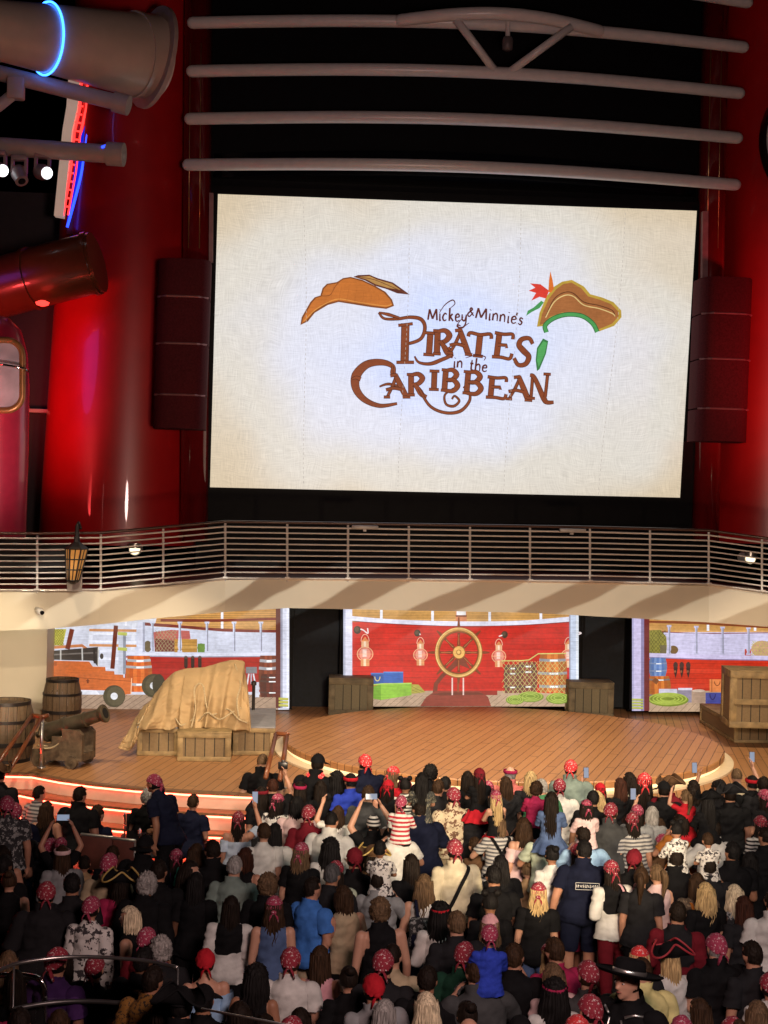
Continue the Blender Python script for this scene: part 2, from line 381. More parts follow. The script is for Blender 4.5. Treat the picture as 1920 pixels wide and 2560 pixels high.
br = thing('tube_bracket', 'eye shaped white bracket with two slanting struts on the upper curved tube', 'bracket', loc=tuple(bar_pt(1, .5)))
mb = MB(); mb.tube([bar_pt(1, .365 + .355 * k / 24, .05 + .42 * math.sin(math.pi * k / 24), .07 * math.sin(math.pi * k / 24)) for k in range(25)], .13, 18, round_end=True); part(mb, 'front_tube', m_white, br, True)
for ta, tb in ((.46, .535), (.665, .565)):
    mb = MB(); mb.tube([bar_pt(1, ta, .36, -.06), bar_pt(2, tb, .06, .04)], .085, 12); part(mb, 'strut', m_white, br, True)
cm = thing('hanging_camera', 'small dark camera hanging under the eye shaped white bracket', 'camera', loc=tuple(bar_pt(1, .558, .2)))
p = bar_pt(1, .553, .2); mb = MB(); mb.tube([p, p - Vector((0, 0, .35))], .05, 10); part(mb, 'mount', m_white, cm)
mb = MB(); mb.lathe([(.06, 0), (.11, .03), (.12, .2), (.09, .28), (.04, .3)], 16, tuple(p - Vector((0, 0, .6)))); part(mb, 'housing', mat('dark_housing', (.12, .10, .10), .4), cm, True)

# ---------------------------------------------------------------- red funnels
def funnel(label, cx0, r0, cx1, r1, y0=1330, y1=-60, Yc=32.2):
    a, b = onY(cx0, y0, Yc), onY(cx1, y1, Yc); s = F_PX / 31
    root = thing('red_funnel', label, 'funnel', 'red ship funnels beside the big screen', (a.x, Yc, 3.9))
    mb = MB(); n, k = 72, 30; vs = []
    for i in range(k + 1):
        t = i / k; c = a.lerp(b, t); r = (r0 + (r1 - r0) * t) / F_PX * 31.5
        for j in range(n):
            an = 2 * math.pi * j / n; vs.append((c.x + r * math.cos(an), Yc + r * .92 * math.sin(an), c.z - (.25 if i == 0 else 0)))
    fs = [(i * n + j, i * n + (j + 1) % n, (i + 1) * n + (j + 1) % n, (i + 1) * n + j) for i in range(k) for j in range(n)]
    mb.add(vs, fs); part(mb, 'shell', m_redpaint, root, True)
    return root
fL = funnel('red glossy funnel left of the big screen, lit crimson at its flank', 300, 200, 352, 158)
fR = funnel('red glossy funnel right of the big screen, cut off by the frame edge', 1935, 192, 1965, 165)
# slim columns edging the screen
for px0, px1, lab, tr in ((500, 478, 'dark red half round column between the left funnel and the big screen', (0.10, -.02)), (1756, 1800, 'dark red half round column between the big screen and the right funnel', (-.10, .02))):
    a, b = onY(px0 - 14 if px0 < 900 else px0 + 8, 1330, 31.0), onY(px0 - (2 if px0 < 900 else -34), -80, 31.0)
    root = thing('screen_column', lab, 'column', 'dark red columns edging the big screen', (a.x, 31, 3.9))
    mb = MB(); mb.tube([a - Vector((0, 0, .2)), b], .30, 32); part(mb, 'shaft', mat('column_red', (.16, .006, .008), .15, var=.08, coat=.6), root, True)
    for dx in (-.16, .07):
        mb = MB(); q = Vector((dx, -.285 if abs(dx) < .1 else -.25, 0)); mb.tube([a.lerp(b, .50) + q, a.lerp(b, .86) + q], .014, 6); part(mb, 'trim_rod', mat('gold_trim', (.55, .33, .15), .3, metal=.8), root, True)
for px0, px1, py0, py1, lab in ((523, 533, 482, 655, 'pale strip painted as screen light at the upper left side of the big screen'), (1757, 1771, 528, 700, 'pale strip painted as screen light at the upper right side of the big screen')):  # mauve paint stands in for screen light falling on the frame sides
    mb = MB(); q = [onY(px0 + (px1 - px0) * t, y, 30.72) for t, y in ((0, py0), (1, py0), (1 - .1, py1), (-.1, py1))]; mb.slab([XZ(v) for v in q], 30.72, 30.86); tag(mb.build('painted_glow_strip', mat('mauve_screen_glow', (.30, .16, .17), .4)), lab, 'strip', 'painted screen light strips beside the big screen')
# speaker line arrays standing against the funnels
def speaker(poly, label):
    (x0, y0), (x1, y1), (x2, y2), (x3, y3) = poly; Y = 30.15
    A, B, C_, D = onY(x0, y0, Y), onY(x1, y1, Y), onY(x2, y2, Y), onY(x3, y3, Y)
    root = thing('line_array_speaker', label, 'speaker', 'tall dark speakers on the funnels', tuple((C_ + D) / 2))
    cuts = (0, .225, .50, .80, 1)
    for k in range(4):
        t0, t1 = cuts[k] + .004, cuts[k + 1] - .004; mb = MB(); n = 10
        L0, R0, L1, R1 = A.lerp(D, t0), B.lerp(C_, t0), A.lerp(D, t1), B.lerp(C_, t1); vs = []
        for (L, Rr) in ((L0, R0), (L1, R1)):
            for j in range(n + 1):
                t = j / n; p = L.lerp(Rr, t); p.y -= .30 * math.sqrt(max(0, 1 - (2 * t - 1) ** 4)); vs.append(p)
            for j in range(n, -1, -1):
                t = j / n; p = L.lerp(Rr, t); p.y += .55; vs.append(p)
        m_ = 2 * (n + 1); fs = [(j, m_ + j, m_ + (j + 1) % m_, (j + 1) % m_) for j in range(m_)]; fs += [tuple(range(m_)), tuple(range(2 * m_ - 1, m_ - 1, -1))]
        mb.add(vs, fs); part(mb, 'cabinet', m_maroon, root, True, 50)
        if k:
            mb = MB(); mb.tube([A.lerp(D, cuts[k]) + Vector((.02, -.10 - .2 * 0, 0)), A.lerp(D, cuts[k]).lerp(B.lerp(C_, cuts[k]), .2) + Vector((0, -.30, 0)), A.lerp(D, cuts[k]).lerp(B.lerp(C_, cuts[k]), .8) + Vector((0, -.30, 0)), B.lerp(C_, cuts[k]) + Vector((-.02, -.10, 0))], .022, 6); part(mb, 'joint_bar', mat('joint_metal', (.35, .16, .17), .35, metal=.5), root)
    return root
speaker(((396, 648), (527, 652), (512, 1076), (382, 1072)), 'tall dark maroon speaker stack mounted beside the left edge of the big screen')
speaker(((1752, 693), (1881, 698), (1865, 1108), (1735, 1104)), 'tall dark maroon speaker stack mounted beside the right edge of the big screen')
# emblem on the right funnel
c = onY(2086, 352, 30.25); r = 187 / F_PX * 30.3
em = thing('round_emblem_sign', 'round white sign with dark rim just entering the frame on the right funnel', 'sign', loc=tuple(c))
def disc_slab(c, r, y0, y1, n=64): return MB().slab([(c.x + r * math.cos(2 * math.pi * k / n), c.z + r * math.sin(2 * math.pi * k / n)) for k in range(n)], y0, y1)
part(disc_slab(c, r, 30.22, 30.5), 'rim', mat('sign_rim', (.012, .006, .008), .3), em); part(disc_slab(c, r - .07, 30.19, 30.3), 'face', m_white, em)

# ---------------------------------------------------------------- upper left: slides, pipes, neon
def px_path(L): return [onY(x, y, Y) for x, y, Y in L]
def smooth_path(P, n=8):
    out = []; k = len(P)
    for i in range(k - 1):
        p0, p1, p2, p3 = P[max(0, i - 1)], P[i], P[i + 1], P[min(k - 1, i + 2)]
        for j in range(n):
            t = j / n; out.append(.5 * ((2 * p1) + (p2 - p0) * t + (2 * p0 - 5 * p1 + 4 * p2 - p3) * t * t + (3 * p1 - p0 - 3 * p2 + p3) * t ** 3))
    out.append(P[-1]); return out
ws = thing('water_slide_tube', 'wide cream water slide tube with a flanged end at the upper left', 'water slide', loc=tuple(onY(200, 110, 30)))
P = px_path([(-160, 46, 26.6), (0, 76, 27.4), (160, 104, 28.2), (330, 136, 29.1), (380, 143, 29.4)])
m_slide = mat('slide_cream', (.50, .40, .32), .35, var=.08, scale=2, coat=.2)
mb = MB(); mb.tube(P, [.52, .56, .68, .82, .84], 40); part(mb, 'tube_shell', m_slide, ws, True, 50)
ax = (P[-1] - P[-2]).normalized(); ax = Vector((.86, .50, -.10)).normalized()
mb = MB(); mb.tube([P[-1] - ax * .02, P[-1] + ax * .07], 1.04, 48); part(mb, 'end_flange', mat('flange_cream', (.40, .31, .27), .4, var=.1), ws, True, 40)
mb = MB(); q = P[3]; mb.tube([q, q + (P[4] - P[3]) * .2], .855, 40); part(mb, 'joint_collar', m_slide, ws, True, 40)
mb = MB()
for off in ((0, -.70, .42), (0, -.70, .36)): pass
mb.tube([p + Vector((0, -r_ * .82, r_ * .60)) for p, r_ in zip(P, [.52, .56, .68, .82, .84])], .025, 6); part(mb, 'seam', m_slide, ws, True)
d = (P[2] - P[1]).normalized(); c = P[1].lerp(P[2], .72); u = d.cross(Vector((0, 0, 1))).normalized(); v = u.cross(d)
mb = MB(); mb.tube([c + (u * math.cos(k / 40 * 2 * math.pi) + v * math.sin(k / 40 * 2 * math.pi)) * .685 for k in range(40)], .022, 8, closed=True)
tag(mb.build('neon_ring', mat('blue_neon', (.02, .06, .5), emit=(.03, .18, 1.0), strength=7), None, True), 'blue neon ring wrapped round the cream water slide tube', 'neon light')
m_pipe = mat('pipe_white', (.46, .38, .33), .4, var=.06)
for lab, pts, r, col in (('white support pipe directly below the cream slide tube', [(-120, 150, 29), (0, 183, 28.8), (300, 258, 28.3)], .155, (285, 254, 322, 264)), ('white support pipe holding the stage lights below the upper pipe', [(-120, 352, 29), (0, 366, 28.8), (290, 386, 28.3)], .18, (268, 384, 310, 387))):
    root = thing('support_pipe', lab, 'pipe', 'white support pipes by the left funnel', tuple(onY(*pts[1])))
    mb = MB(); mb.tube(px_path(pts), r, 18, round_end=True); part(mb, 'pipe', m_pipe, root, True)
    mb = MB(); mb.tube([onY(col[0], col[1], 28.32), onY(col[2], col[3], 28.28)], r * 1.28, 18); part(mb, 'end_socket', m_pipe, root, True, 40)
root = thing('pipe_hanger', 'white bracket plate with a slanting arm under the upper support pipe', 'bracket', loc=tuple(onY(30, 225, 28.7)))
a = onY(40, 222, 28.6); mb = MB(); mb.box(tuple(a), (.32, .25, .42), bev=.03); part(mb, 'plate', m_pipe, root, True, 40)
mb = MB(); mb.tube(px_path([(30, 238, 28.6), (-60, 310, 28.9)]), .11, 12); part(mb, 'arm', m_pipe, root, True)
# moving lights
m_lampglow = mat('lamp_glow', (.9, .9, .9), emit=(.85, .95, 1.0), strength=4)
m_fix = mat('light_fixture_body', (.30, .22, .22), .4, var=.1)
for px, py, lit, lab in ((-4, 424, 1, 'round white stage light glowing at the left frame edge'), (48, 436, 0, 'unlit moving head stage light hanging between two glowing ones'), (106, 430, 1, 'round white stage light glowing right of the unlit moving head')):
    a = onY(px, py, 28.6); root = thing('stage_light', lab, 'stage light', 'stage lights under the lower support pipe', tuple(a))
    mb = MB(); mb.box((a.x, a.y, a.z + .32), (.30, .22, .10), bev=.03); mb.box((a.x - .13, a.y, a.z + .18), (.05, .14, .3)); mb.box((a.x + .13, a.y, a.z + .18), (.05, .14, .3)); part(mb, 'yoke', m_fix, root, True, 40)
    dr = Vector((.55, -.75, -.25)).normalized() if lit else Vector((.35, -.5, -.75)).normalized()
    mb = MB(); mb.tube([a - dr * .20, a - dr * .12, a, a + dr * .14, a + dr * .2], [.07, .15, .16, .13, .13], 20); part(mb, 'head', m_fix, root, True, 50)
    mb = MB(); mb.tube([a + dr * .199, a + dr * .21], .115 if lit else .075, 20); part(mb, 'lens', m_lampglow if lit else m_blackgloss, root)
# neon blade sign behind the pipes
Y = 31.2; ns = thing('neon_blade_sign', 'tall blade sign edged white with red lattice and blue curve neon left of the funnel', 'sign', loc=tuple(onY(190, 560, Y)))
def sl(pts, y0, y1): return MB().slab([XZ(onY(x, y, Y)) for x, y in pts], y0, y1)
part(sl([(176, 150), (206, 150), (196, 270), (182, 330), (160, 545), (137, 541), (158, 330), (168, 270)], Y - .12, Y + .12), 'white_board', mat('sign_board', (.62, .50, .40), .5, var=.05, emit=(.8, .55, .42), strength=.35), ns)
part(sl([(206, 150), (250, 150), (240, 300), (228, 560), (205, 587), (166, 585), (170, 520), (190, 330)], Y, Y + .1), 'back_panel', mat('sign_back', (.16, .008, .012), .4), ns)
m_neonr = mat('red_neon', (.5, .02, .02), emit=(1.0, .035, .03), strength=2.6); m_neonb = mat('blue_neon_tube', (.02, .06, .5), emit=(.02, .06, 1.0), strength=3)
mb = MB()
for off in (0, 16):
    mb.tube(px_path([(206 + off, 160, Y - .06), (200 + off, 270, Y - .06), (186 + off, 330, Y - .06), (176 + off * .9, 430, Y - .06), (158 + off * .8, 538, Y - .06)]), .028, 6)
for k in range(16):
    y = 200 + k * 21; x = 206 - (y - 160) * .125; mb.tube(px_path([(x - 1, y, Y - .06), (x + 15, y + 3, Y - .06)]), .02, 6)
part(mb, 'red_lattice', m_neonr, ns, True)
mb = MB(); mb.slab([XZ(onY(x, y, Y)) for x, y in [(224, 292), (240, 290), (246, 300), (236, 340), (214, 400), (206, 450), (186, 520), (172, 566), (168, 560), (178, 500), (186, 430), (200, 350)]], Y - .08, Y - .01); part(mb, 'blue_leaf', mat('blue_leaf_glow', (.01, .02, .3), emit=(.0, .015, .6), strength=1), ns)
mb = MB(); mb.tube(smooth_path(px_path([(240, 292, Y - .1), (222, 325, Y - .1), (212, 380, Y - .1), (202, 440, Y - .1), (184, 510, Y - .1), (168, 568, Y - .1)])), .03, 6); mb.tube(px_path([(220, 196, Y - .1), (240, 205, Y - .1), (244, 228, Y - .1)]), .03, 6); part(mb, 'blue_curve', m_neonb, ns, True)
a = onY(265, 369, 28.2); mb = MB(); mb.tube([a + Vector((-.08, 0, 0)), a + Vector((0, -.03, .03)), a + Vector((.08, 0, 0))], .03, 8); tag(mb.build('marker_light', m_neonb, None, True), 'tiny blue marker lamp on top of the lower support pipe', 'light')
# orange slide
os_ = thing('orange_slide_tube', 'orange slide tube entering from the left and ending at the red funnel', 'water slide', loc=tuple(onY(120, 680, 29.5)))
P = smooth_path(px_path([(-160, 760, 30.5), (-30, 728, 30), (105, 690, 29.6), (244, 655, 29.4)]), 6); m_or = mat('orange_fibreglass', (.13, .034, .012), .3, var=.1, coat=.3)
mb = MB(); mb.tube(P, .62, 36); part(mb, 'tube_shell', m_or, os_, True, 50)
for k in (4, 11, 17): mb = MB(); d = (P[k + 1] - P[k - 1]).normalized(); mb.tube([P[k] - d * .05, P[k] + d * .05], .655, 36); part(mb, 'joint_collar', m_or, os_, True, 40)
a = onY(106, 766, 28.9); mb = MB(); mb.lathe([(.03, 0), (.12, .03), (.14, .08), (.05, .12)], 14, tuple(a)); tag(mb.build('red_lamp', mat('red_lamp_glow', (.4, .01, .01), emit=(1, .04, .03), strength=3), None, True), 'small red lamp glowing beneath the orange slide tube', 'light')
# rounded pod with window
c = onY(-12, 1000, 27.6); s = 27.6 / F_PX
pod = thing('red_pod', 'rounded pink red pod with a gold framed window at the left frame edge', 'pod', loc=(c.x, c.y, 4.1))
prof = [(.62, onY(0, 1330, 27.6).z - .1), (.64, onY(0, 1120, 27.6).z), (.63, onY(0, 960, 27.6).z), (.58, onY(0, 880, 27.6).z), (.46, onY(0, 825, 27.6).z), (.24, onY(0, 795, 27.6).z), (.02, onY(0, 788, 27.6).z)]
mb = MB(); mb.lathe([(r, z) for r, z in prof], 40, (c.x, c.y, 0)); part(mb, 'shell', mat('pod_paint', (.50, .03, .07), .3, var=.08, coat=.4), pod, True, 60)
def rr(cx, cy, hw, hh, r, n=8):
    out = []
    for qx, qy, a0 in ((1, 1, 0), (-1, 1, 90), (-1, -1, 180), (1, -1, 270)):
        for k in range(n + 1):
            a = R(a0 + 90 * k / n); out.append((cx + qx * (hw - r) + r * math.cos(a), cy + qy * (hh - r) + r * math.sin(a)))
    return out
pts = rr(8, 938, 48, 88, 40); yw = c.y - .66
mb = MB(); mb.tube([Vector((q.x, yw, q.z)) for q in (onY(x, y, yw) for x, y in pts)], .06, 10, closed=True); wf = part(mb, 'window_frame', mat('gold_paint', (.42, .20, .07), .3, metal=.4), pod, True)
part(MB().slab([XZ(onY(x, y, yw)) for x, y in pts], yw, yw + .1), 'window_pane', mat('pale_pane', (.45, .42, .45), .15, var=.3, scale=2), pod)
mb = MB(); mb.tube([onY(-40, 905, yw - .1), onY(30, 915, yw - .1), onY(62, 922, yw - .1), onY(70, 928, yw)], .022, 8); part(mb, 'grab_bar', m_chrome, pod, True)
# dark block and pale ledge in the gap left of the funnel
mb = MB(); a, b = onY(-300, 1100, 33), onY(170, 1100, 33); mb.box(((a.x + b.x) / 2, 33.8, 8), (b.x - a.x, 1, 9)); tag(mb.build('dark_deckhouse', mat('dark_deckhouse_paint', (.02, .012, .012), .6)), 'dark deckhouse wall seen in the gap left of the funnel', 'wall')
mb = MB(); a = onY(90, 1028, 32.9); mb.box((a.x, 32.9, a.z), (1.2, .5, .09), bev=.02); tag(mb.build('pale_ledge', m_cream, None, True, 40), 'pale narrow ledge in the dark gap beside the red pod', 'ledge')

# ---------------------------------------------------------------- small fixtures
c = onY(192, 1372, 25.6); lan = thing('hanging_lantern', 'old style amber ship lantern hanging in front of the balcony rail', 'lantern', loc=tuple(c))
s = 25.6 / F_PX; m_iron = mat('black_iron', (.012, .009, .008), .5)
def hexring(c, r, dz, tilt=0): return [Vector((c.x + r * math.cos(k * math.pi / 3) + dz * .10, c.y + r * math.sin(k * math.pi / 3), c.z + dz)) for k in range(6)]
zt, zb = 0, -78 * s
A, B = hexring(c, 27 * s, zt), hexring(c, 15 * s, zb)
mb = MB(); mb.add(A + B, [(k, (k + 1) % 6, 6 + (k + 1) % 6, 6 + k) for k in range(6)]); part(mb, 'amber_glass', mat('amber_glass', (.42, .21, .06), .3, var=.25, emit=(.9, .42, .10), strength=.22), lan)
mb = MB()
for k in range(6):
    mb.tube([A[k], B[k]], .016, 6)
    for t in (0, .33, .66, 1): mb.tube([A[k].lerp(B[k], t), A[(k + 1) % 6].lerp(B[(k + 1) % 6], t)], .013, 6)
    mb.tube([A[k].lerp(A[(k + 1) % 6], .5), B[k].lerp(B[(k + 1) % 6], .5)], .010, 6)
part(mb, 'glazing_bars', m_iron, lan)
mb = MB(); mb.lathe([(30 * s, 0), (24 * s, .04), (8 * s, .12), (5 * s, .30), (5 * s, .42)], 6, tuple(c)); part(mb, 'cap', m_iron, lan); mb = MB(); q = c + Vector((zb * .10, 0, zb)); mb.lathe([(4 * s, -.07), (14 * s, -.03), (16 * s, .0)], 6, tuple(q)); part(mb, 'base', m_iron, lan)
mb = MB(); p = onY(196, 1338, 25.95); mb.tube([c + Vector((0, 0, .40)), c + Vector((0, .15, .46)), c + Vector((0, .42, .36))], .03, 8); part(mb, 'bracket_arm', m_iron, lan, True)
mb = MB(); a = onY(187, 1452, 26.0); mb.box((a.x, 25.98, a.z), (.27, .03, .38), bev=.01); tag(mb.build('white_plate', mat('plate_white', (.42, .38, .36), .5), None, True, 40), 'pale plate fixed to the railing behind the amber lantern', 'plate')
for px, py, Y, lab in ((337, 1374, 30.2, 'round bulkhead light glowing low on the left funnel behind the railing'), (1876, 1396, 30.2, 'round bulkhead light glowing low on the right funnel behind the railing')):
    a = onY(px, py, Y); root = thing('bulkhead_light', lab, 'light', 'round bulkhead lights on the funnels', tuple(a))
    mb = MB(); mb.tube([a + Vector((0, .5, 0)), a], .125, 20); part(mb, 'housing', m_white, root, True, 40)
    mb = MB(); mb.tube([a, a + Vector((0, -.05, -.01)), a + Vector((0, -.085, -.01))], [.105, .09, .03], 20); part(mb, 'lens', mat('warm_lens', (.9, .8, .6), emit=(1, .85, .55), strength=2.2), root, True)
    mb = MB(); mb.lathe([(.135, 0), (.135, .10)], 20, (a.x, a.y - .02, a.z + .03), ang=math.pi, a0=math.pi, cap=False); part(mb, 'hood', m_steel, root, True)
a = onY(104, 1530, 25.9); cc = thing('security_camera', 'small white security camera with dark lens under the left balcony front', 'camera', loc=tuple(a))
mb = MB(); mb.tube([a + Vector((-.10, .10, .04)), a + Vector((-.02, -.05, .01)), a + Vector((.02, -.10, 0))], [.045, .06, .05], 12); part(mb, 'housing', m_white, cc, True); mb = MB(); mb.tube([a + Vector((.02, -.10, 0)), a + Vector((.035, -.135, -.005))], .038, 12); part(mb, 'lens', m_blackgloss, cc)
# ================================================================ VIDEO SCREENS
def picture_mat(name, strength=1.0, grain=.10):
    m = bpy.data.materials.new(name); m.use_nodes = True; n = m.node_tree.nodes; l = m.node_tree.links
    b = n['Principled BSDF']; b.inputs['Base Color'].default_value = (.02, .02, .02, 1); b.inputs['Roughness'].default_value = .5
    at = n.new('ShaderNodeAttribute'); at.attribute_name = 'Col'
    tc = n.new('ShaderNodeTexCoord'); nz = n.new('ShaderNodeTexNoise'); nz.inputs['Scale'].default_value = 14; nz.inputs['Detail'].default_value = 6
    l.new(tc.outputs['Object'], nz.inputs['Vector'])
    mr = n.new('ShaderNodeMapRange'); mr.inputs[1].default_value = .3; mr.inputs[2].default_value = .7; mr.inputs[3].default_value = 1 - grain; mr.inputs[4].default_value = 1 + grain
    mp = n.new('ShaderNodeMapping'); mp.inputs['Scale'].default_value = (3, 3, 40); l.new(tc.outputs['Object'], mp.inputs[0]); n2 = n.new('ShaderNodeTexNoise'); n2.inputs['Scale'].default_value = 1; n2.inputs['Detail'].default_value = 4; l.new(mp.outputs[0], n2.inputs['Vector'])
    n3 = n.new('ShaderNodeTexNoise'); n3.inputs['Scale'].default_value = 2.2; n3.inputs['Detail'].default_value = 3; l.new(tc.outputs['Object'], n3.inputs['Vector'])
    sm_ = math_node(n, l, 'ADD', math_node(n, l, 'MULTIPLY', nz.outputs['Fac'], .3), math_node(n, l, 'ADD', math_node(n, l, 'MULTIPLY', n2.outputs['Fac'], .35), math_node(n, l, 'MULTIPLY', n3.outputs['Fac'], .35)))
    mr.inputs[1].default_value = .36; mr.inputs[2].default_value = .64; l.new(sm_, mr.inputs[0])
    vm = n.new('ShaderNodeVectorMath'); vm.operation = 'SCALE'; l.new(at.outputs['Color'], vm.inputs[0]); l.new(mr.outputs[0], vm.inputs['Scale'])
    l.new(vm.outputs[0], b.inputs['Emission Color']); b.inputs['Emission Strength'].default_value = strength
    return m
class Paint:
    """the picture a flat video screen shows: coloured shapes lying a hair apart on the screen's own plane"""
    def __init__(s, ox, oy, sc, Y): s.ox, s.oy, s.sc, s.Y = ox, oy, sc, Y; s.mb = MB(); s.k = 0
    def pt(s, x, y, k): return onY(s.ox + x / s.sc, s.oy + y / s.sc, s.Y - .0006 * k)
    def poly(s, pts, col, up=True):
        if up: s.k += 1
        s.mb.add([s.pt(x, y, s.k) for x, y in pts], [tuple(range(len(pts)))], 0, lin(col)); return s
    def rect(s, x0, y0, x1, y1, col, up=True): return s.poly([(x0, y0), (x1, y0), (x1, y1), (x0, y1)], col, up)
    def line(s, pts, w, col, up=True):
        if up: s.k += 1
        ws = w if isinstance(w, (list, tuple)) else [w] * len(pts); L, Rr = [], []
        for i, (x, y) in enumerate(pts):
            a = pts[max(0, i - 1)]; b = pts[min(len(pts) - 1, i + 1)]; dx, dy = b[0] - a[0], b[1] - a[1]; d = math.hypot(dx, dy) or 1
            nx, ny = -dy / d * ws[i] / 2, dx / d * ws[i] / 2; L.append((x + nx, y + ny)); Rr.append((x - nx, y - ny))
        n = len(pts); s.mb.add([s.pt(x, y, s.k) for x, y in L + Rr], [(i, i + 1, n + i + 1, n + i) for i in range(n - 1)], 0, lin(col)); return s
    def ell(s, cx, cy, rx, ry, col, up=True, n=28): return s.poly([(cx + rx * math.cos(2 * math.pi * k / n), cy + ry * math.sin(2 * math.pi * k / n)) for k in range(n)], col, up)
    def ring(s, cx, cy, r, w, col, ry=None, n=48, a0=0, a1=360): return s.line([(cx + r * math.cos(R(a0 + (a1 - a0) * k / n)), cy + (ry or r) * math.sin(R(a0 + (a1 - a0) * k / n))) for k in range(n + 1)], w, col)
def spl(P, n=8):
    return [(p.x, p.y) for p in smooth_path([Vector((x, y, 0)) for x, y in P], n)]
m_pic = picture_mat('ship_deck_picture', 1.02, .26)
def screen_unit(label, paint, x0, y0, x1, y1, Y, tl=None):
    """housing behind the picture, in photo pixels at depth Y"""
    a, b = onY(x0, y0, Y), onY(x1, y1, Y)
    root = thing('stage_led_screen', label, 'video screen', 'ship deck video screens at the back of the stage', ((a.x + b.x) / 2, Y, b.z))
    mb = MB(); mb.box(((a.x + b.x) / 2, Y + .12, (a.z + b.z) / 2), (abs(b.x - a.x), .2, abs(a.z - b.z))); part(mb, 'housing', m_black, root)
    part(paint.mb, 'picture', m_pic, root); return root

def barrel_pic(p, cx, y0, y1, w, cols, hoop=(190, 190, 195), n=7, hoops=(.12, .3, .78)):
    h = y1 - y0; hw = lambda t: w * (.82 + .18 * math.sin(math.pi * t))
    p.k += 1
    for i in range(n):
        a, b = -1 + 2 * i / n, -1 + 2 * (i + 1) / n; sh = .55 + .45 * math.cos((a + b) / 2 * 1.2); c = tuple(v * sh for v in cols[i % len(cols)])
        p.poly([(cx + hw(t) / 2 * a, y0 + h * t) for t in (0, .25, .5, .75, 1)] + [(cx + hw(t) / 2 * b, y0 + h * t) for t in (1, .75, .5, .25, 0)], c, False)
    for t in hoops:
        p.line([(cx - hw(t) / 2, y0 + h * t), (cx, y0 + h * t + 5), (cx + hw(t) / 2, y0 + h * t)], h * .07, tuple(v * .8 for v in hoop))
        p.line([(cx - hw(t) * .1, y0 + h * t + 4), (cx + hw(t) * .2, y0 + h * t + 4)], h * .05, (250, 250, 250))
def boards(p, x0, x1, y0, y1, base, n, seam, jit=14, vertical=False):
    rnd = random.Random(int(x0 + y0)); p.k += 1
    for i in range(n):
        j = rnd.uniform(-jit, jit); c = tuple(max(0, min(255, v + j)) for v in base)
        if vertical: p.rect(x0 + (x1 - x0) * i / n, y0, x0 + (x1 - x0) * (i + 1) / n, y1, c, False)
        else: p.rect(x0, y0 + (y1 - y0) * i / n, x1, y0 + (y1 - y0) * (i + 1) / n, c, False)
    p.k += 1
    for i in range(1, n):
        t = i / n
        if vertical: p.line([(x0 + (x1 - x0) * t, y0), (x0 + (x1 - x0) * t, y1)], 1.6, seam, False)
        else: p.line([(x0, y0 + (y1 - y0) * t), (x1, y0 + (y1 - y0) * t)], 1.6, seam, False)
def baluster(p, cx, y0, y1, w=14, c=(205, 208, 228)):
    h = y1 - y0; prof = [(0, 1.5), (.05, 1.5), (.08, .9), (.2, .7), (.45, .8), (.7, 1.25), (.82, 1.3), (.9, .8), (.94, 1.4), (1, 1.5)]
    p.poly([(cx - w * q / 2, y0 + h * t) for t, q in prof] + [(cx + w * q / 2, y0 + h * t) for t, q in prof[::-1]], c)
    p.line([(cx + w * .2, y0 + h * t) for t in (.05, .4, .7, .95)], w * .35, (140, 142, 160))
def net(p, x0, y0, x1, y1, col, st=24, wd=2.2, poly=None):
    p.k += 1
    w, h = x1 - x0, y1 - y0; k = -h
    while k < w:
        for sgn in (1, -1):
            pts = []
            for t in range(13):
                y = y0 + h * t / 12; x = (x0 + k + h * t / 12 * .8) if sgn > 0 else (x1 - k - h * t / 12 * .8)
                if x0 <= x <= x1: pts.append((x + 3 * math.sin(t * 1.3 + k), y))
            if len(pts) > 1: p.line(pts, wd, col, False)
        k += st

# ---- left screen (frame: 0,1480 at 2.242 px per photo px)
p = Paint(0, 1480, 2.242, 29.35)
p.rect(278, 60, 1620, 660, (206, 208, 222))
boards(p, 860, 1560, 60, 215, (205, 150, 82), 13, (120, 78, 35))
p.poly([(278, 60), (900, 60), (860, 215), (278, 215)], (212, 214, 226))
p.rect(1238, 70, 1252, 210, (240, 240, 248)); p.rect(700, 60, 712, 190, (235, 235, 245))
p.poly(spl([(810, 170), (1000, 185), (1250, 205), (1560, 212)]) + [(1560, 230), (1250, 222), (1000, 200), (810, 188)], (120, 40, 34))
p.poly(spl([(810, 190), (1000, 202), (1250, 222), (1560, 228)]) + [(1560, 345), (700, 345), (700, 200)], (208, 212, 230))
boards(p, 700, 1560, 360, 560, (176, 30, 26), 6, (110, 14, 14), 8)
p.poly([(278, 575), (1560, 575), (1560, 660), (278, 660)], (168, 140, 118))
for k in range(1, 28): p.line([(300 + k * 44 + 60, 578), (240 + k * 44, 660)], 2.2, (92, 72, 60), k == 1)
p.poly([(440, 545), (540, 552), (560, 575), (440, 575)], (235, 235, 245))
# goods on the ledge
p.poly([(860, 225), (960, 212), (1062, 218), (1068, 262), (990, 275), (990, 335), (868, 335)], (186, 96, 88)); p.poly([(868, 260), (990, 275), (990, 335), (868, 335)], (120, 56, 52)); net(p, 870, 215, 990, 335, (170, 160, 120), 20, 2.5)
boards(p, 978, 1105, 264, 338, (196, 146, 72), 4, (120, 84, 36)); p.ell(1128, 312, 22, 24, (96, 128, 52)); p.ell(828, 305, 22, 32, (110, 96, 70)); p.rect(1108, 290, 1148, 338, (104, 140, 60))
# rope net bundle
p.poly([(282, 208), (372, 208), (352, 300), (282, 300)], (186, 178, 70)); net(p, 282, 208, 360, 300, (110, 104, 30), 14, 2.5)
p.line([(282, 312), (460, 300), (500, 330)], 16, (196, 120, 70))
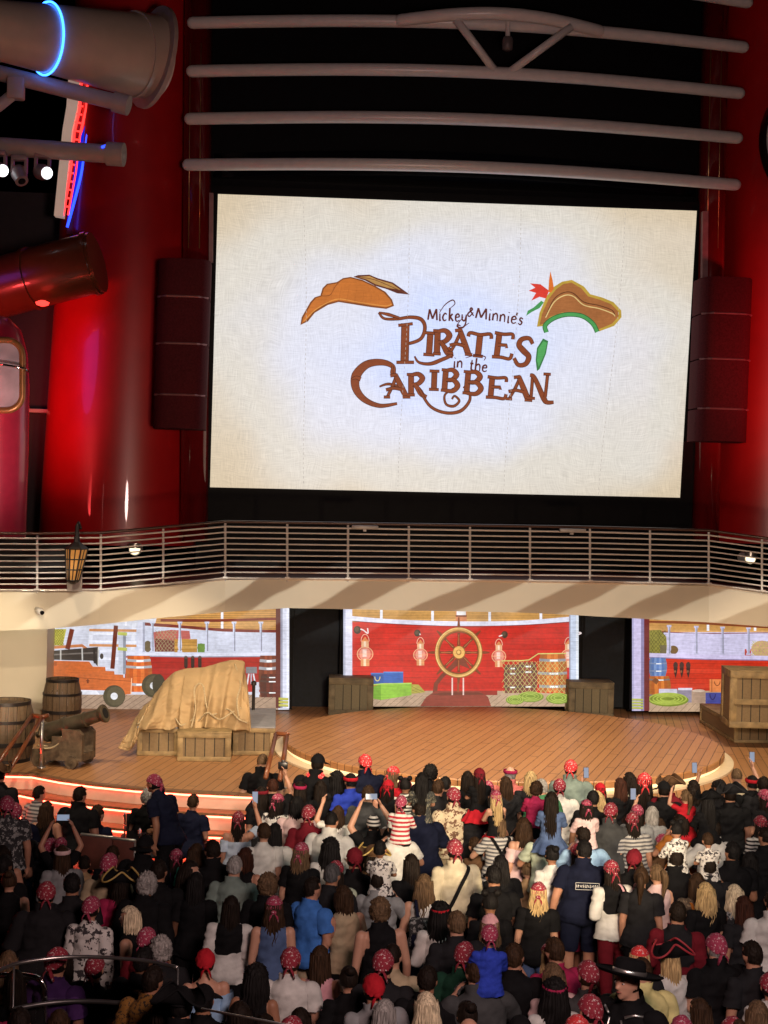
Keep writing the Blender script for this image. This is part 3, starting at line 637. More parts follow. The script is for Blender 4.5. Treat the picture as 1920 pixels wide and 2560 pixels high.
# ladder
for a, b in (((512, 200), (505, 300)), ((752, 175), (742, 345))): p.line([a, b], 22, (226, 228, 240))
for y, c in ((213, (205, 140, 90)), (232, (232, 234, 246)), (278, (232, 234, 246)), (298, (205, 140, 90)), (330, (220, 222, 236)), (372, (232, 234, 246)), (430, (214, 216, 232))): p.line([(500, y), (765, y + 4)], 14, c)
p.rect(772, 168, 810, 335, (216, 218, 236)); p.rect(800, 168, 812, 335, (168, 170, 190))
p.line([(404, 208), (378, 320)], 26, (112, 42, 22)); p.line([(650, 188), (630, 430)], 24, (104, 38, 20))
p.rect(664, 225, 704, 460, (196, 200, 214)); p.rect(690, 225, 706, 460, (140, 144, 158))
for y in (232, 318): p.line([(660, y), (712, y + 4)], 18, (186, 190, 90))
# rail
p.line([(710, 346), (1100, 352), (1560, 348)], 20, (222, 224, 242)); p.line([(710, 358), (1100, 364), (1560, 360)], 6, (150, 150, 170))
p.line([(900, 158), (1200, 160), (1560, 150)], 15, (124, 46, 30))
for cx in (854, 1008, 1160, 1312, 1462): baluster(p, cx, 166, 340, 18)
# bottles on red wall
for cx in (1042, 1080, 1120): p.rect(cx - 10, 366, cx + 10, 420, (50, 32, 28)); p.ell(cx, 366, 10, 8, (86, 66, 56)); p.ell(cx, 420, 8, 8, (40, 24, 22))
barrel_pic(p, 778, 358, 560, 150, [(236, 120, 50), (214, 96, 34)], (215, 215, 220)); barrel_pic(p, 1504, 356, 590, 110, [(150, 70, 44), (124, 52, 32)], (205, 205, 212)); barrel_pic(p, 1520, 460, 590, 130, [(104, 34, 26), (82, 26, 22)], (90, 60, 56))
# cannon on its carriage
p.poly([(282, 330), (380, 322), (550, 308), (556, 330), (550, 420), (520, 385), (300, 380), (282, 378)], (56, 50, 46)); p.line([(282, 352), (540, 340)], 8, (112, 104, 98)); p.line([(340, 322), (340, 382)], 8, (190, 186, 180)); p.line([(460, 314), (462, 384)], 8, (190, 186, 180)); p.line([(528, 310), (532, 400)], 14, (38, 34, 32)); p.line([(551, 310), (550, 418)], 5, (210, 206, 200)); p.ell(570, 360, 10, 16, (60, 54, 50))
p.poly([(282, 384), (500, 390), (520, 418), (590, 420), (592, 442), (640, 444), (642, 462), (690, 464), (692, 480), (738, 482), (736, 572), (700, 575), (600, 552), (282, 545)], (206, 104, 48)); p.line([(284, 470), (735, 500)], 3, (140, 64, 26)); p.line([(738, 482), (734, 572)], 5, (246, 190, 150)); p.poly([(480, 500), (492, 486), (504, 500), (497, 500), (497, 512), (487, 512), (487, 500)], (120, 54, 26)); p.rect(292, 392, 318, 414, (170, 80, 36))
for cx, cy, r in ((640, 584, 62), (860, 525, 66)):
    p.ell(cx, cy, r, r, (72, 66, 46)); p.ell(cx + 8, cy, r * .8, r * .86, (88, 80, 58)); p.ell(cx, cy, 20, 20, (228, 228, 232))
p.ell(890, 520, 36, 60, (60, 56, 40))
# stool
p.rect(1378, 420, 1440, 456, (128, 128, 132)); p.line([(1395, 458), (1385, 520)], 8, (232, 232, 240)); p.line([(1420, 458), (1432, 520)], 8, (232, 232, 240)); p.line([(1408, 458), (1408, 515)], 7, (190, 190, 204)); p.rect(1428, 505, 1452, 590, (206, 208, 220))
# column at the right end
p.rect(1546, 60, 1576, 650, (92, 26, 24)); p.rect(1574, 60, 1620, 650, (214, 218, 236)); p.rect(1606, 60, 1621, 650, (236, 238, 252)); p.rect(1572, 60, 1584, 650, (150, 150, 170))
for y in (598, 616, 634): p.line([(1562, y), (1616, y + 2)], 13, (190, 186, 80)); p.line([(1562, y + 7), (1616, y + 9)], 2, (110, 104, 34))
screen_unit('large video screen of a ship deck with an orange gun carriage, left of the stage', p, 124, 1507, 723, 1775, 29.35)

# ---- middle screen (frame: 680,1480 at 2.592)
p = Paint(680, 1480, 2.592, 29.35)
p.rect(462, 100, 1986, 740, (206, 205, 222))
boards(p, 518, 1930, 100, 215, (212, 160, 92), 11, (130, 88, 42))
for x in (708, 1040, 1410, 1742): p.rect(x - 8, 100, x + 9, 190, (236, 236, 246))
p.rect(1190, 100, 1262, 190, (206, 130, 90)); p.rect(1196, 118, 1256, 150, (240, 236, 236)); p.rect(1190, 150, 1262, 160, (120, 60, 40))
boards(p, 518, 1930, 195, 660, (204, 30, 24), 13, (140, 14, 14), 9)
p.poly([(518, 156)] + spl([(518, 156), (800, 178), (1200, 190), (1600, 186), (1930, 160)]) + spl([(1930, 192), (1600, 214), (1200, 220), (800, 206), (518, 186)]), (226, 226, 244)); p.line(spl([(518, 188), (800, 208), (1200, 222), (1600, 216), (1930, 194)]), 5, (120, 30, 34))
p.poly([(645, 690), (1000, 640), (1460, 640), (1986, 665), (1986, 742), (640, 742)], (190, 160, 134))
for k in range(0, 27): p.line([(660 + k * 46 + 40, 668), (610 + k * 46, 742)], 2, (110, 84, 66), k == 0)
p.rect(1060, 640, 1460, 668, (150, 40, 34))
# lanterns on hooks
for cx, s_, y0 in ((603, 1.0, 220), (962, .88, 240), (1470, .88, 250), (1930 - 8, .95, 240)):
    hx = cx - 50 * s_ if cx < 1400 else cx + 42 * s_
    if cx < 1400 and s_ < .9: hx = cx - 20
    p.ell(hx, y0 + 26, 24 * s_, 26 * s_, (52, 40, 30)); p.ell(hx - 4, y0 + 22, 14 * s_, 16 * s_, (84, 66, 50))
    if s_ > .9: p.line(spl([(hx + 20, y0 + 20), (hx + 40, y0 + 28), (cx + 18, y0 + 48), (cx + 16, y0 + 14)]), 8, (244, 226, 226))
    else: p.line([(hx + 14 * (1 if cx < 1400 else -1), y0 + 30), (cx, y0 + 38)], 8, (240, 220, 220))
    t = y0 + 60
    p.ring(cx, t + 40 * s_, 26 * s_, 4, (246, 200, 170), 46 * s_, 24, 180, 360)
    p.poly([(cx - 24 * s_, t + 40 * s_), (cx, t + 10 * s_), (cx + 24 * s_, t + 40 * s_)], (226, 140, 84)); p.rect(cx - 24 * s_, t + 40 * s_, cx + 24 * s_, t + 86 * s_, (238, 178, 134)); p.rect(cx - 8 * s_, t + 40 * s_, cx + 6 * s_, t + 86 * s_, (255, 226, 196))
    p.ell(cx, t + 122 * s_, 50 * s_, 46 * s_, (220, 96, 78)); p.ell(cx, t + 122 * s_, 36 * s_, 42 * s_, (236, 150, 130)); p.rect(cx - 16 * s_, t + 92 * s_, cx + 10 * s_, t + 140 * s_, (250, 214, 200))
    p.ring(cx, t + 122 * s_, 51 * s_, 4, (246, 196, 150), 46 * s_, 32); p.line([(cx - 52 * s_, t + 122 * s_), (cx + 52 * s_, t + 122 * s_)], 3, (240, 180, 130))
    p.rect(cx - 28 * s_, t + 154 * s_, cx + 28 * s_, t + 200 * s_, (226, 150, 100)); p.rect(cx - 10 * s_, t + 154 * s_, cx + 6 * s_, t + 200 * s_, (252, 214, 176))
# ship's wheel
p.poly([(1040, 660), (1050, 590), (1090, 540), (1160, 470), (1200, 420), (1240, 420), (1285, 500), (1210, 470), (1120, 545), (1075, 600), (1070, 660)], (122, 52, 36)); p.poly([(960, 740), (1000, 680), (1060, 640), (1340, 640), (1400, 680), (1420, 740)], (146, 58, 46)); p.poly([(1030, 662), (1120, 650), (1340, 650), (1380, 665), (1100, 672)], (112, 46, 34))
for x in (1168, 1240): p.line([(x, 556), (x, 668)], 9, (240, 210, 200))
p.line([(1206, 556), (1206, 650)], 12, (150, 74, 44))
for k in range(8):
    a = R(k * 45 - 90); ca, sa = math.cos(a), math.sin(a); L = 228 if k == 0 else 200
    p.line([(1210 + ca * 30, 392 + sa * 30), (1210 + ca * 60, 392 + sa * 60), (1210 + ca * 90, 392 + sa * 90), (1210 + ca * 128, 392 + sa * 128)], [14, 22, 12, 18], (116, 52, 26)); p.line([(1210 + ca * 150, 392 + sa * 150), (1210 + ca * 166, 392 + sa * 166), (1210 + ca * L, 392 + sa * L)], [12, 20, 8], (126, 58, 30)); p.line([(1210 + ca * 50, 392 + sa * 50), (1210 + ca * 116, 392 + sa * 116)], 4, (186, 110, 64))
p.ring(1210, 392, 140, 30, (150, 92, 40), 150); p.ring(1209, 391, 142, 18, (214, 160, 88), 152); p.ring(1208, 390, 146, 5, (240, 200, 130), 156); p.ring(1210, 393, 125, 5, (112, 62, 24), 134)
p.ell(1212, 392, 42, 44, (150, 92, 40)); p.ell(1211, 391, 37, 39, (232, 178, 98)); p.ell(1211, 391, 17, 18, (168, 108, 48)); p.ell(1210, 390, 11, 12, (236, 190, 110))
# trunks
p.rect(642, 528, 724, 598, (32, 84, 158)); p.rect(722, 518, 850, 590, (38, 96, 178)); p.rect(722, 516, 850, 524, (90, 140, 206)); p.ring(683, 548, 17, 6, (214, 196, 110), 28, 20, 0, 180); p.rect(640, 524, 724, 532, (70, 120, 190))
p.poly([(650, 612), (706, 598), (904, 594), (904, 668), (706, 700), (650, 690)], (112, 166, 44)); p.poly([(706, 602), (904, 598), (904, 668), (706, 700)], (142, 196, 62)); p.line([(650, 602), (706, 596), (905, 592)], 8, (180, 220, 100)); p.poly([(905, 598), (950, 600), (995, 650), (905, 660)], (176, 164, 70)); p.line([(905, 612), (985, 650)], 3, (120, 110, 40)); p.line([(905, 635), (960, 655)], 3, (120, 110, 40))
# netted barrel and coils at right
def nx(x, y): return (1280 - 680) * 2.592 + x, y       # from the right hand zoom (1280,1480)
barrel_pic(p, nx(100, 0)[0], 455, 655, 130, [(150, 74, 60), (128, 60, 50)], (120, 84, 76)); barrel_pic(p, nx(262, 0)[0], 400, 650, 190, [(226, 130, 60), (200, 108, 46)], (190, 190, 198), hoops=(.16, .5, .84))
barrel_pic(p, nx(0, 0)[0], 470, 655, 110, [(150, 84, 70), (126, 70, 58)], (110, 80, 74))
net(p, 1490, 448, 1905, 655, (206, 198, 124), 30, 2.6); p.line([nx(-68, 446), nx(60, 445), nx(110, 440), nx(170, 400), nx(352, 398)], 7, (214, 206, 120))
for cx, cy, rx, ry in ((120, 680, 86, 34), (20, 700, 60, 30), (300, 690, 80, 36)):
    p.ell(*nx(cx, cy), rx, ry, (126, 150, 54))
    for q in (.85, .6, .35): p.ring(*nx(cx, cy - 4), rx * q, 5, (176, 194, 90), ry * q, 30)
# white columns each side
p.rect(462, 80, 520, 742, (222, 222, 240)); p.rect(462, 80, 476, 742, (180, 184, 206)); p.rect(1928, 80, 1986, 742, (206, 218, 240)); p.rect(1970, 80, 1987, 742, (236, 242, 252)); p.rect(1926, 80, 1934, 742, (150, 150, 170))
screen_unit("middle video screen of a red ship wall with a large ship's wheel and lanterns", p, 858, 1515, 1447, 1768, 29.35)

# ---- right screen (frame: 1280,1480 at 2.592)
p = Paint(1280, 1480, 2.592, 29.35)
p.rect(778, 100, 2000, 770, (205, 196, 224))
boards(p, 886, 2000, 100, 260, (206, 152, 84), 12, (126, 84, 38)); p.poly([(886, 248), (1200, 268), (1660, 262), (2000, 262), (2000, 300), (886, 300)], (128, 44, 34)); p.poly([(980, 262), (1300, 272), (2000, 262), (2000, 410), (886, 404)], (208, 202, 232))
for x in (1270, 1575): p.rect(x - 8, 168, x + 8, 252, (240, 240, 250))
boards(p, 886, 2000, 430, 660, (206, 52, 28), 7, (140, 24, 16), 8); p.poly([(886, 640), (2000, 640), (2000, 775), (886, 775)], (186, 156, 128))
for k in range(1, 24): p.line([(890 + k * 48 + 40, 690), (850 + k * 48, 775)], 2, (110, 86, 66), k == 1)
p.poly(spl([(890, 185), (1200, 192), (1500, 210), (1700, 224), (2000, 240)]) + [(2000, 254), (1700, 238), (1500, 226), (1200, 208), (890, 200)], (130, 62, 28))
p.poly([(886, 250), (960, 244), (1000, 290), (1004, 350), (1000, 400), (886, 396)], (148, 140, 60)); net(p, 888, 250, 1000, 396, (96, 92, 30), 22, 3); p.ell(1045, 375, 32, 28, (120, 92, 56)); p.rect(960, 345, 1000, 400, (110, 100, 70)); p.ell(1620, 370, 70, 55, (196, 140, 130)); net(p, 1550, 318, 1690, 415, (190, 186, 80), 18, 3); p.rect(1508, 370, 1550, 415, (190, 70, 50))
p.line([(886, 408), (1250, 420), (2000, 432)], 26, (208, 198, 232)); p.line([(886, 424), (1250, 436), (2000, 448)], 7, (140, 124, 160))
for cx in (1018, 1194, 1364, 1532, 1700): baluster(p, cx, 214 + (cx - 1018) * .03, 408, 20, (196, 192, 220))
barrel_pic(p, 945, 425, 545, 120, [(120, 150, 200), (90, 124, 184)], (150, 170, 210), hoops=(.3, .7)); barrel_pic(p, 955, 545, 690, 150, [(226, 128, 50), (196, 100, 36)], (150, 140, 140), hoops=(.15, .85)); p.poly([(905, 575), (930, 555), (955, 575), (935, 600)], (130, 74, 40))
for cx in (1060, 1100, 1142): p.ell(cx, 475, 15, 22, (70, 44, 40)); p.poly([(cx - 14, 490), (cx + 14, 490), (cx + 8, 530), (cx, 560), (cx - 8, 530)], (56, 30, 28)); p.ell(cx - 3, 515, 6, 8, (150, 90, 60))
p.rect(952, 628, 1070, 672, (206, 202, 220)); p.rect(1070, 636, 1164, 716, (142, 132, 150)); p.rect(1076, 622, 1168, 636, (222, 216, 232)); p.rect(1166, 640, 1250, 720, (176, 146, 124)); p.ell(1208, 640, 42, 9, (214, 190, 170))
p.rect(1254, 652, 1385, 732, (72, 76, 150)); p.ring(1300, 660, 18, 6, (40, 40, 90), 36, 16, 0, 180); p.rect(1280, 566, 1386, 648, (226, 132, 74)); p.line([(1295, 566), (1295, 648)], 5, (150, 80, 40)); p.line([(1372, 566), (1372, 648)], 5, (150, 80, 40)); p.ring(1330, 580, 18, 5, (120, 60, 30), 26, 16, 0, 180)
p.ell(1015, 700, 130, 42, (120, 136, 40))
for q in (1, .8, .6, .4): p.ring(1010, 692, 120 * q, 8, (168, 184, 74), 36 * q, 40)
p.rect(850, 100, 890, 770, (112, 36, 40)); p.rect(782, 100, 852, 770, (206, 196, 232)); p.rect(836, 100, 856, 770, (140, 130, 170)); p.rect(778, 100, 790, 770, (180, 174, 214))
for y in (696, 714, 732, 750): p.line([(778, y), (850, y + 2)], 12, (180, 184, 90)); p.line([(778, y + 7), (850, y + 9)], 2, (100, 104, 40))
screen_unit('right video screen of barrels, bundles and a lavender ledge, cut by the frame', p, 1580, 1516, 2040, 1780, 29.35)
for x0, x1, lab in ((726, 856, 'tall black doorway between the left and the middle ship deck screens'), (1449, 1577, 'tall black doorway between the middle and the right ship deck screens')):
    a, b = onY(x0, 1505, 29.6), onY(x1, 1775, 29.6); root = thing('stage_doorway', lab, 'doorway', 'black doorways between the stage screens', ((a.x + b.x) / 2, 29.6, 1.2))
    mb = MB()
    for x in (a.x + .04, b.x - .04): mb.box((x, 29.7, (a.z + b.z) / 2), (.08, .3, a.z - b.z))
    part(mb, 'side_panel', m_black, root); mb = MB(); mb.box(((a.x + b.x) / 2, 30.0, (a.z + b.z) / 2), (b.x - a.x - .17, .03, a.z - b.z)); part(mb, 'curtain', mat('black_curtain', (.004, .006, .010), .8, var=.4, scale=12), root)

# ================================================================ BIG SCREEN
YS = 30.9
A, B, C_, D = onY(545, 485, YS), onY(1742, 527, YS), onY(1700, 1244, YS), onY(525, 1218, YS)
big = thing('big_led_screen', 'huge bright video screen with pirate lettering between the red funnels', 'video screen', loc=tuple((C_ + D) / 2))
mb = MB(); o1 = [onY(522, 462, YS), onY(1768, 505, YS), onY(1730, 1312, YS), onY(503, 1300, YS)]
mb.slab([XZ(q) for q in o1], YS + .03, YS + .45); part(mb, 'frame', m_black, big)
m_can = bpy.data.materials.new('canvas_picture'); m_can.use_nodes = True; n = m_can.node_tree.nodes; l = m_can.node_tree.links; b = n['Principled BSDF']
b.inputs['Base Color'].default_value = (.02, .02, .02, 1); b.inputs['Roughness'].default_value = .4
tc = n.new('ShaderNodeTexCoord')
def sub_map(scale, loc=(0, 0, 0)):
    mp = n.new('ShaderNodeMapping'); mp.inputs['Scale'].default_value = scale; mp.inputs['Location'].default_value = loc; l.new(tc.outputs['Object'], mp.inputs[0]); return mp.outputs[0]
cx_, cz_ = (A.x + C_.x) / 2, (A.z + C_.z) / 2
dv = n.new('ShaderNodeVectorMath'); dv.operation = 'LENGTH'; l.new(sub_map((.185, 0, .30), (-cx_ * .185, 0, -cz_ * .30)), dv.inputs[0])
wz = n.new('ShaderNodeTexNoise'); wz.inputs['Scale'].default_value = .45; wz.inputs['Detail'].default_value = 1; l.new(tc.outputs['Object'], wz.inputs['Vector'])
f = math_node(n, l, 'ADD', dv.outputs['Value'], math_node(n, l, 'MULTIPLY', math_node(n, l, 'SUBTRACT', wz.outputs['Fac'], .5), .55))
cr = n.new('ShaderNodeValToRGB'); l.new(math_node(n, l, 'MULTIPLY', f, .60), cr.inputs[0]); cr.color_ramp.interpolation = 'EASE'
e = cr.color_ramp.elements; e[0].position = .12; e[0].color = (*lin((208, 220, 255)), 1); e[1].position = .80; e[1].color = (*lin((212, 194, 166)), 1)
q = e.new(.33); q.color = (*lin((222, 224, 238)), 1); q = e.new(.56); q.color = (*lin((220, 214, 204)), 1)
# woven threads: two fine stretched noises bent by a slow one
wv = n.new('ShaderNodeTexNoise'); wv.inputs['Scale'].default_value = .8; l.new(tc.outputs['Object'], wv.inputs['Vector'])
def thread(scale):
    va = n.new('ShaderNodeVectorMath'); va.operation = 'ADD'; vb = n.new('ShaderNodeVectorMath'); vb.operation = 'SCALE'; vb.inputs['Scale'].default_value = .55
    l.new(wv.outputs['Color'], vb.inputs[0]); l.new(tc.outputs['Object'], va.inputs[0]); l.new(vb.outputs[0], va.inputs[1])
    mp = n.new('ShaderNodeMapping'); mp.inputs['Scale'].default_value = scale; l.new(va.outputs[0], mp.inputs[0])
    nz = n.new('ShaderNodeTexNoise'); nz.inputs['Scale'].default_value = 1; nz.inputs['Detail'].default_value = 3; l.new(mp.outputs[0], nz.inputs['Vector']); return nz.outputs['Fac']
tt = math_node(n, l, 'ADD', thread((3, 0, 60)), thread((60, 0, 3)))
mr = n.new('ShaderNodeMapRange'); mr.inputs[1].default_value = .75; mr.inputs[2].default_value = 1.25; mr.inputs[3].default_value = .86; mr.inputs[4].default_value = 1.12; l.new(tt, mr.inputs[0])
vm = n.new('ShaderNodeVectorMath'); vm.operation = 'SCALE'; l.new(cr.outputs[0], vm.inputs[0]); l.new(mr.outputs[0], vm.inputs['Scale'])
l.new(vm.outputs[0], b.inputs['Emission Color']); b.inputs['Emission Strength'].default_value = 1.05
mb = MB(); mb.add([D, C_, B, A], [(0, 1, 2, 3)]); part(mb, 'canvas_image', m_can, big)

m_emb = picture_mat('embroidery_picture', 1.0, .16)
# ---- lettering, in the zoomed frame (700,640 at 1.8433)
p = Paint(700, 640, 1.8433, YS - .004)
BR, BR2 = (134, 66, 36), (66, 26, 16)
def dual(pts, w, grow=5):
    p.line(pts, [q + grow for q in (w if isinstance(w, (list, tuple)) else [w] * len(pts))], BR2); p.line(pts, w, BR)
def taper(n, w0, w1, w2): return [w0 + (w1 - w0) * min(1, t * 2) if t < .5 else w1 + (w2 - w1) * (t * 2 - 1) for t in [i / (n - 1) for i in range(n)]]
def swash(pts, w0, w1, w2): q = spl(pts); dual(q, taper(len(q), w0, w1, w2))
def glyph(ch, x, y, wd, h, sl=0.0, wt=17, rot=0):
    """one decorative capital; (x, y) is the foot left corner, slanted by sl and turned by rot"""
    cr_, sr_ = math.cos(R(rot)), math.sin(R(rot))
    def T(u, v):
        a, b_ = u * wd + v * h * sl, -v * h; return (x + a * cr_ - b_ * sr_, y + a * sr_ + b_ * cr_)
    def S(pts, w=wt, curve=False):
        q = [T(*t) for t in pts]; q = spl(q, 6) if curve else q; dual(q, w if isinstance(w, (int, float)) else taper(len(q), *w))
    def serif(u, v, r=.22): S([(u - r, v), (u + r, v)], wt * .42)
    th = wt * .5
    if ch == 'I': S([(.5, 0), (.5, 1)]); serif(.5, .02, .5); serif(.5, .98, .5)
    if ch in 'PRB':
        S([(.2, 0), (.2, 1)]); serif(.2, .02); serif(.15, .98, .2)
        S([(.2, .95), (.6, 1.0), (.85, .8), (.62, .55), (.25, .5)], (th, wt, th), True)
        if ch == 'R': S([(.4, .52), (.6, .3), (.85, .02), (1.1, -.08)], (th, wt, th), True)
        if ch == 'B': S([(.25, .52), (.7, .52), (.95, .28), (.7, .02), (.2, .02)], (th, wt, th), True)
    if ch == 'A': S([(.05, 0), (.3, .5), (.5, 1)], (th * .8, th, th)); S([(.42, 1.05), (.7, .5), (.95, 0)], (wt * .8, wt, wt)); S([(.0, .34), (.35, .42), (.72, .36)], th, True); serif(.05, .02, .15); serif(.95, .02, .18); S([(.2, .98), (.5, 1.04)], th)
    if ch == 'T': S([(.5, 0), (.5, .95)]); serif(.5, .02, .25); S([(-.08, .8), (.0, .97), (.5, .93), (1.0, 1.0), (1.08, .8)], (th, th, th), True)
    if ch == 'E': S([(.25, 0), (.25, 1)]); S([(.0, .98), (.5, .96), (.95, 1.0), (1, .8)], th, True); S([(.25, .52), (.7, .54), (.72, .42)], th); S([(.0, .02), (.5, .04), (.95, .02), (1.05, .24)], th, True)
    if ch == 'S': S([(.95, .82), (.7, 1.0), (.3, .92), (.2, .7), (.5, .52), (.85, .34), (.75, .06), (.35, -.02), (.05, .2)], (th, wt, th), True)
    if ch == 'N': S([(.12, 0), (.15, .95)], th); S([(.0, 1.0), (.25, .9), (.8, .05), (1.0, -.12), (1.35, -.1)], (th, wt, th), True); S([(.88, .1), (.95, 1.1)], th); serif(.12, .02); serif(.92, 1.08, .2)
swash([(455, 260), (480, 288), (540, 290), (600, 282), (650, 292), (668, 330), (650, 380), (600, 402), (580, 398)], 6, 14, 10)
swash([(455, 260), (500, 270), (550, 285)], 3, 12, 6)
dual([(578, 310), (574, 488)], 34); dual([(545, 320), (612, 312)], 10); dual([(536, 490), (618, 490)], 11)
glyph('I', 660, 455, 52, 104, 0, 25, 4); glyph('R', 706, 452, 84, 110, 0, 25, 2); swash([(620, 462), (640, 490), (690, 497), (740, 480), (790, 454), (775, 420)], 3, 15, 10)
glyph('A', 778, 448, 96, 108, 0, 24, 5); glyph('T', 866, 458, 92, 108, 0, 25, 6); glyph('E', 976, 466, 86, 116, 0, 24, 7); glyph('S', 1070, 494, 82, 126, 0, 25, 10)
q = spl([(524, 552), (520, 510), (470, 490), (400, 500), (352, 550), (350, 610), (390, 662), (460, 690), (540, 680)], 8); dual(q, taper(len(q), 10, 40, 8)); swash([(524, 556), (515, 535), (520, 505)], 12, 10, 4); swash([(330, 568), (350, 560), (372, 568)], 4, 12, 16)
swash([(458, 602), (500, 590), (560, 604)], 3, 9, 6); glyph('A', 488, 652, 100, 102, 0, 23, 0); glyph('R', 588, 642, 80, 98, 0, 23, 0)
swash([(640, 610), (690, 690), (760, 722), (830, 715), (872, 670), (872, 628), (845, 602)], 8, 12, 5); swash([(800, 610), (760, 640), (765, 682), (800, 692), (826, 668), (805, 645), (792, 660)], 4, 9, 4)
glyph('I', 686, 616, 46, 88, 0, 23, 2); glyph('B', 742, 620, 78, 98, 0, 23, 4); glyph('B', 842, 632, 86, 102, 0, 23, 5); glyph('E', 948, 652, 88, 98, 0, 23, 5); glyph('A', 1050, 660, 100, 104, 0, 23, 4); glyph('N', 1146, 657, 86, 108, 0, 22, 3)
# small line lettering
LET = {'M': [[(0, 0), (.12, .95)], [(.12, .95), (.5, .1)], [(.5, .1), (.88, 1)], [(.88, 1), (1, 0)]],
 'i': [[(.4, .62), (.5, 0), (.75, .08)], [(.42, .9), (.5, .96)]], 'c': [[(.85, .55), (.5, .65), (.15, .3), (.4, 0), (.85, .1)]],
 'k': [[(.2, 1.15), (.2, 0)], [(.2, .3), (.75, .65)], [(.35, .36), (.9, 0)]], 'e': [[(.15, .34), (.8, .42), (.6, .66), (.2, .5), (.2, .12), (.5, 0), (.9, .12)]],
 'y': [[(.15, .65), (.2, .2), (.6, .1), (.85, .65)], [(.85, .65), (.8, -.1), (.4, -.5), (-.3, -.55), (-.5, -.3), (0, -.4)]], 'n': [[(.15, .65), (.15, 0)], [(.15, .45), (.5, .68), (.8, .5), (.85, 0)]],
 's': [[(.8, .55), (.45, .66), (.3, .45), (.7, .25), (.5, 0), (.1, .1)]], "'": [[(.5, 1.1), (.35, .8)]], 't': [[(.4, 1), (.4, .1), (.8, .05)], [(.05, .64), (.8, .66)]], 'h': [[(.15, 1.25), (.15, 0)], [(.15, .4), (.5, .66), (.82, .5), (.85, 0)]],
 '&': [[(1, .1), (.4, .75), (.55, 1), (.7, .8), (.1, .3), (.35, 0), (.9, .5)]]}
def small(txt, x, y, h, rot, adv, w=8.5):
    c_, s_ = math.cos(R(rot)), math.sin(R(rot))
    for ch in txt:
        aw = adv * {'M': 1.55, 'i': .5, "'": .4, 't': .7, ' ': .55, 'y': 1.05, '&': 1.1}.get(ch, .95)
        for st_ in LET.get(ch, []):
            pts = [(x + (u * aw * .86) * c_ + v * h * s_, y + u * aw * .86 * s_ - v * h * c_) for u, v in st_]
            pts = spl(pts, 5) if len(pts) > 2 else pts; p.line(pts, taper(len(pts), w * .7, w, w * .6) if len(pts) > 2 else w, (92, 36, 26))
        x += aw * c_; y += aw * s_
small('Mickey', 682, 294, 52, 3, 31); small('&', 862, 278, 40, 4, 32); small('Minnie', 902, 286, 50, 8, 36); small("'s", 1080, 312, 48, 9, 34)
q = spl([(735, 262), (760, 225), (795, 203), (806, 220), (785, 240)], 6); p.line(q, taper(len(q), 3, 6, 3), (92, 36, 26)); q = spl([(845, 280), (815, 322), (840, 328), (872, 308)], 6); p.line(q, taper(len(q), 3, 6, 3), (92, 36, 26))
small('in', 796, 512, 46, 6, 34); small('the', 872, 524, 46, 7, 34); q = spl([(855, 470), (900, 458), (945, 464), (940, 482)], 6); p.line(q, taper(len(q), 3, 6, 3), (92, 36, 26))
part(p.mb, 'lettering', m_emb, big); p.mb = MB()
# the two tricorn hats embroidered on the canvas
p.poly([(94, 318), (100, 282), (140, 212), (160, 190), (186, 182), (196, 148), (216, 128), (262, 120), (290, 102), (325, 96), (380, 110), (440, 138), (486, 165), (516, 200), (526, 230), (490, 244), (420, 236), (345, 224), (270, 212), (220, 226), (160, 262), (128, 302)], (128, 70, 30))
p.poly([(100, 312), (108, 284), (146, 216), (166, 194), (192, 186), (202, 152), (220, 133), (264, 126), (292, 108), (325, 102), (378, 116), (436, 144), (480, 170), (508, 202), (518, 226), (488, 236), (420, 228), (345, 216), (270, 204), (216, 218), (156, 254), (122, 296)], (196, 112, 46))
q = spl([(186, 184), (230, 180), (255, 140), (285, 108)], 6); p.line(q, 4, (146, 78, 32)); q = spl([(110, 300), (160, 250), (225, 212), (275, 198), (345, 210), (420, 222), (490, 230), (514, 222)], 6); p.line(q, 4, (222, 148, 70))
for k in range(7): q = spl([(250 + k * 34, 132 + k * 8), (240 + k * 36, 170 + k * 6), (236 + k * 36, 200 + k * 3)], 5); p.line(q, 1.6, (176, 98, 40))
p.poly([(338, 96), (360, 88), (412, 86), (450, 102), (520, 122), (560, 150), (598, 178), (540, 172), (490, 152), (440, 138), (390, 112)], (92, 40, 30)); p.poly([(352, 97), (412, 92), (446, 108), (516, 128), (556, 156), (500, 148), (440, 130), (395, 106)], (184, 138, 76)); q = spl([(360, 97), (430, 108), (510, 140), (585, 174)], 6); p.line(q, 3, (110, 60, 36))
part(p.mb, 'embroidered_hat', m_emb, big); p.mb = MB()
p.poly([(1184, 326), (1196, 262), (1226, 190), (1262, 142), (1300, 118), (1345, 110), (1400, 140), (1430, 176), (1482, 190), (1536, 212), (1572, 250), (1574, 282), (1540, 322), (1470, 348), (1430, 300), (1370, 270), (1300, 268), (1250, 288), (1222, 322)], (188, 156, 62))
p.poly([(1196, 318), (1208, 266), (1238, 198), (1272, 154), (1304, 130), (1343, 122), (1390, 150), (1420, 186), (1476, 202), (1526, 222), (1558, 254), (1560, 278), (1530, 312), (1468, 338), (1424, 292), (1370, 262), (1300, 260), (1244, 280), (1216, 312)], (166, 104, 58))
for o_, c_ in ((0, (104, 60, 34)), (14, (226, 196, 130))):
    q = spl([(1224, 280 + o_ * .3), (1262, 200 + o_), (1310, 168 + o_), (1352, 172 + o_), (1400, 212 + o_), (1470, 228 + o_), (1530, 250 + o_), (1544, 278)], 6); p.line(q, 5, c_)
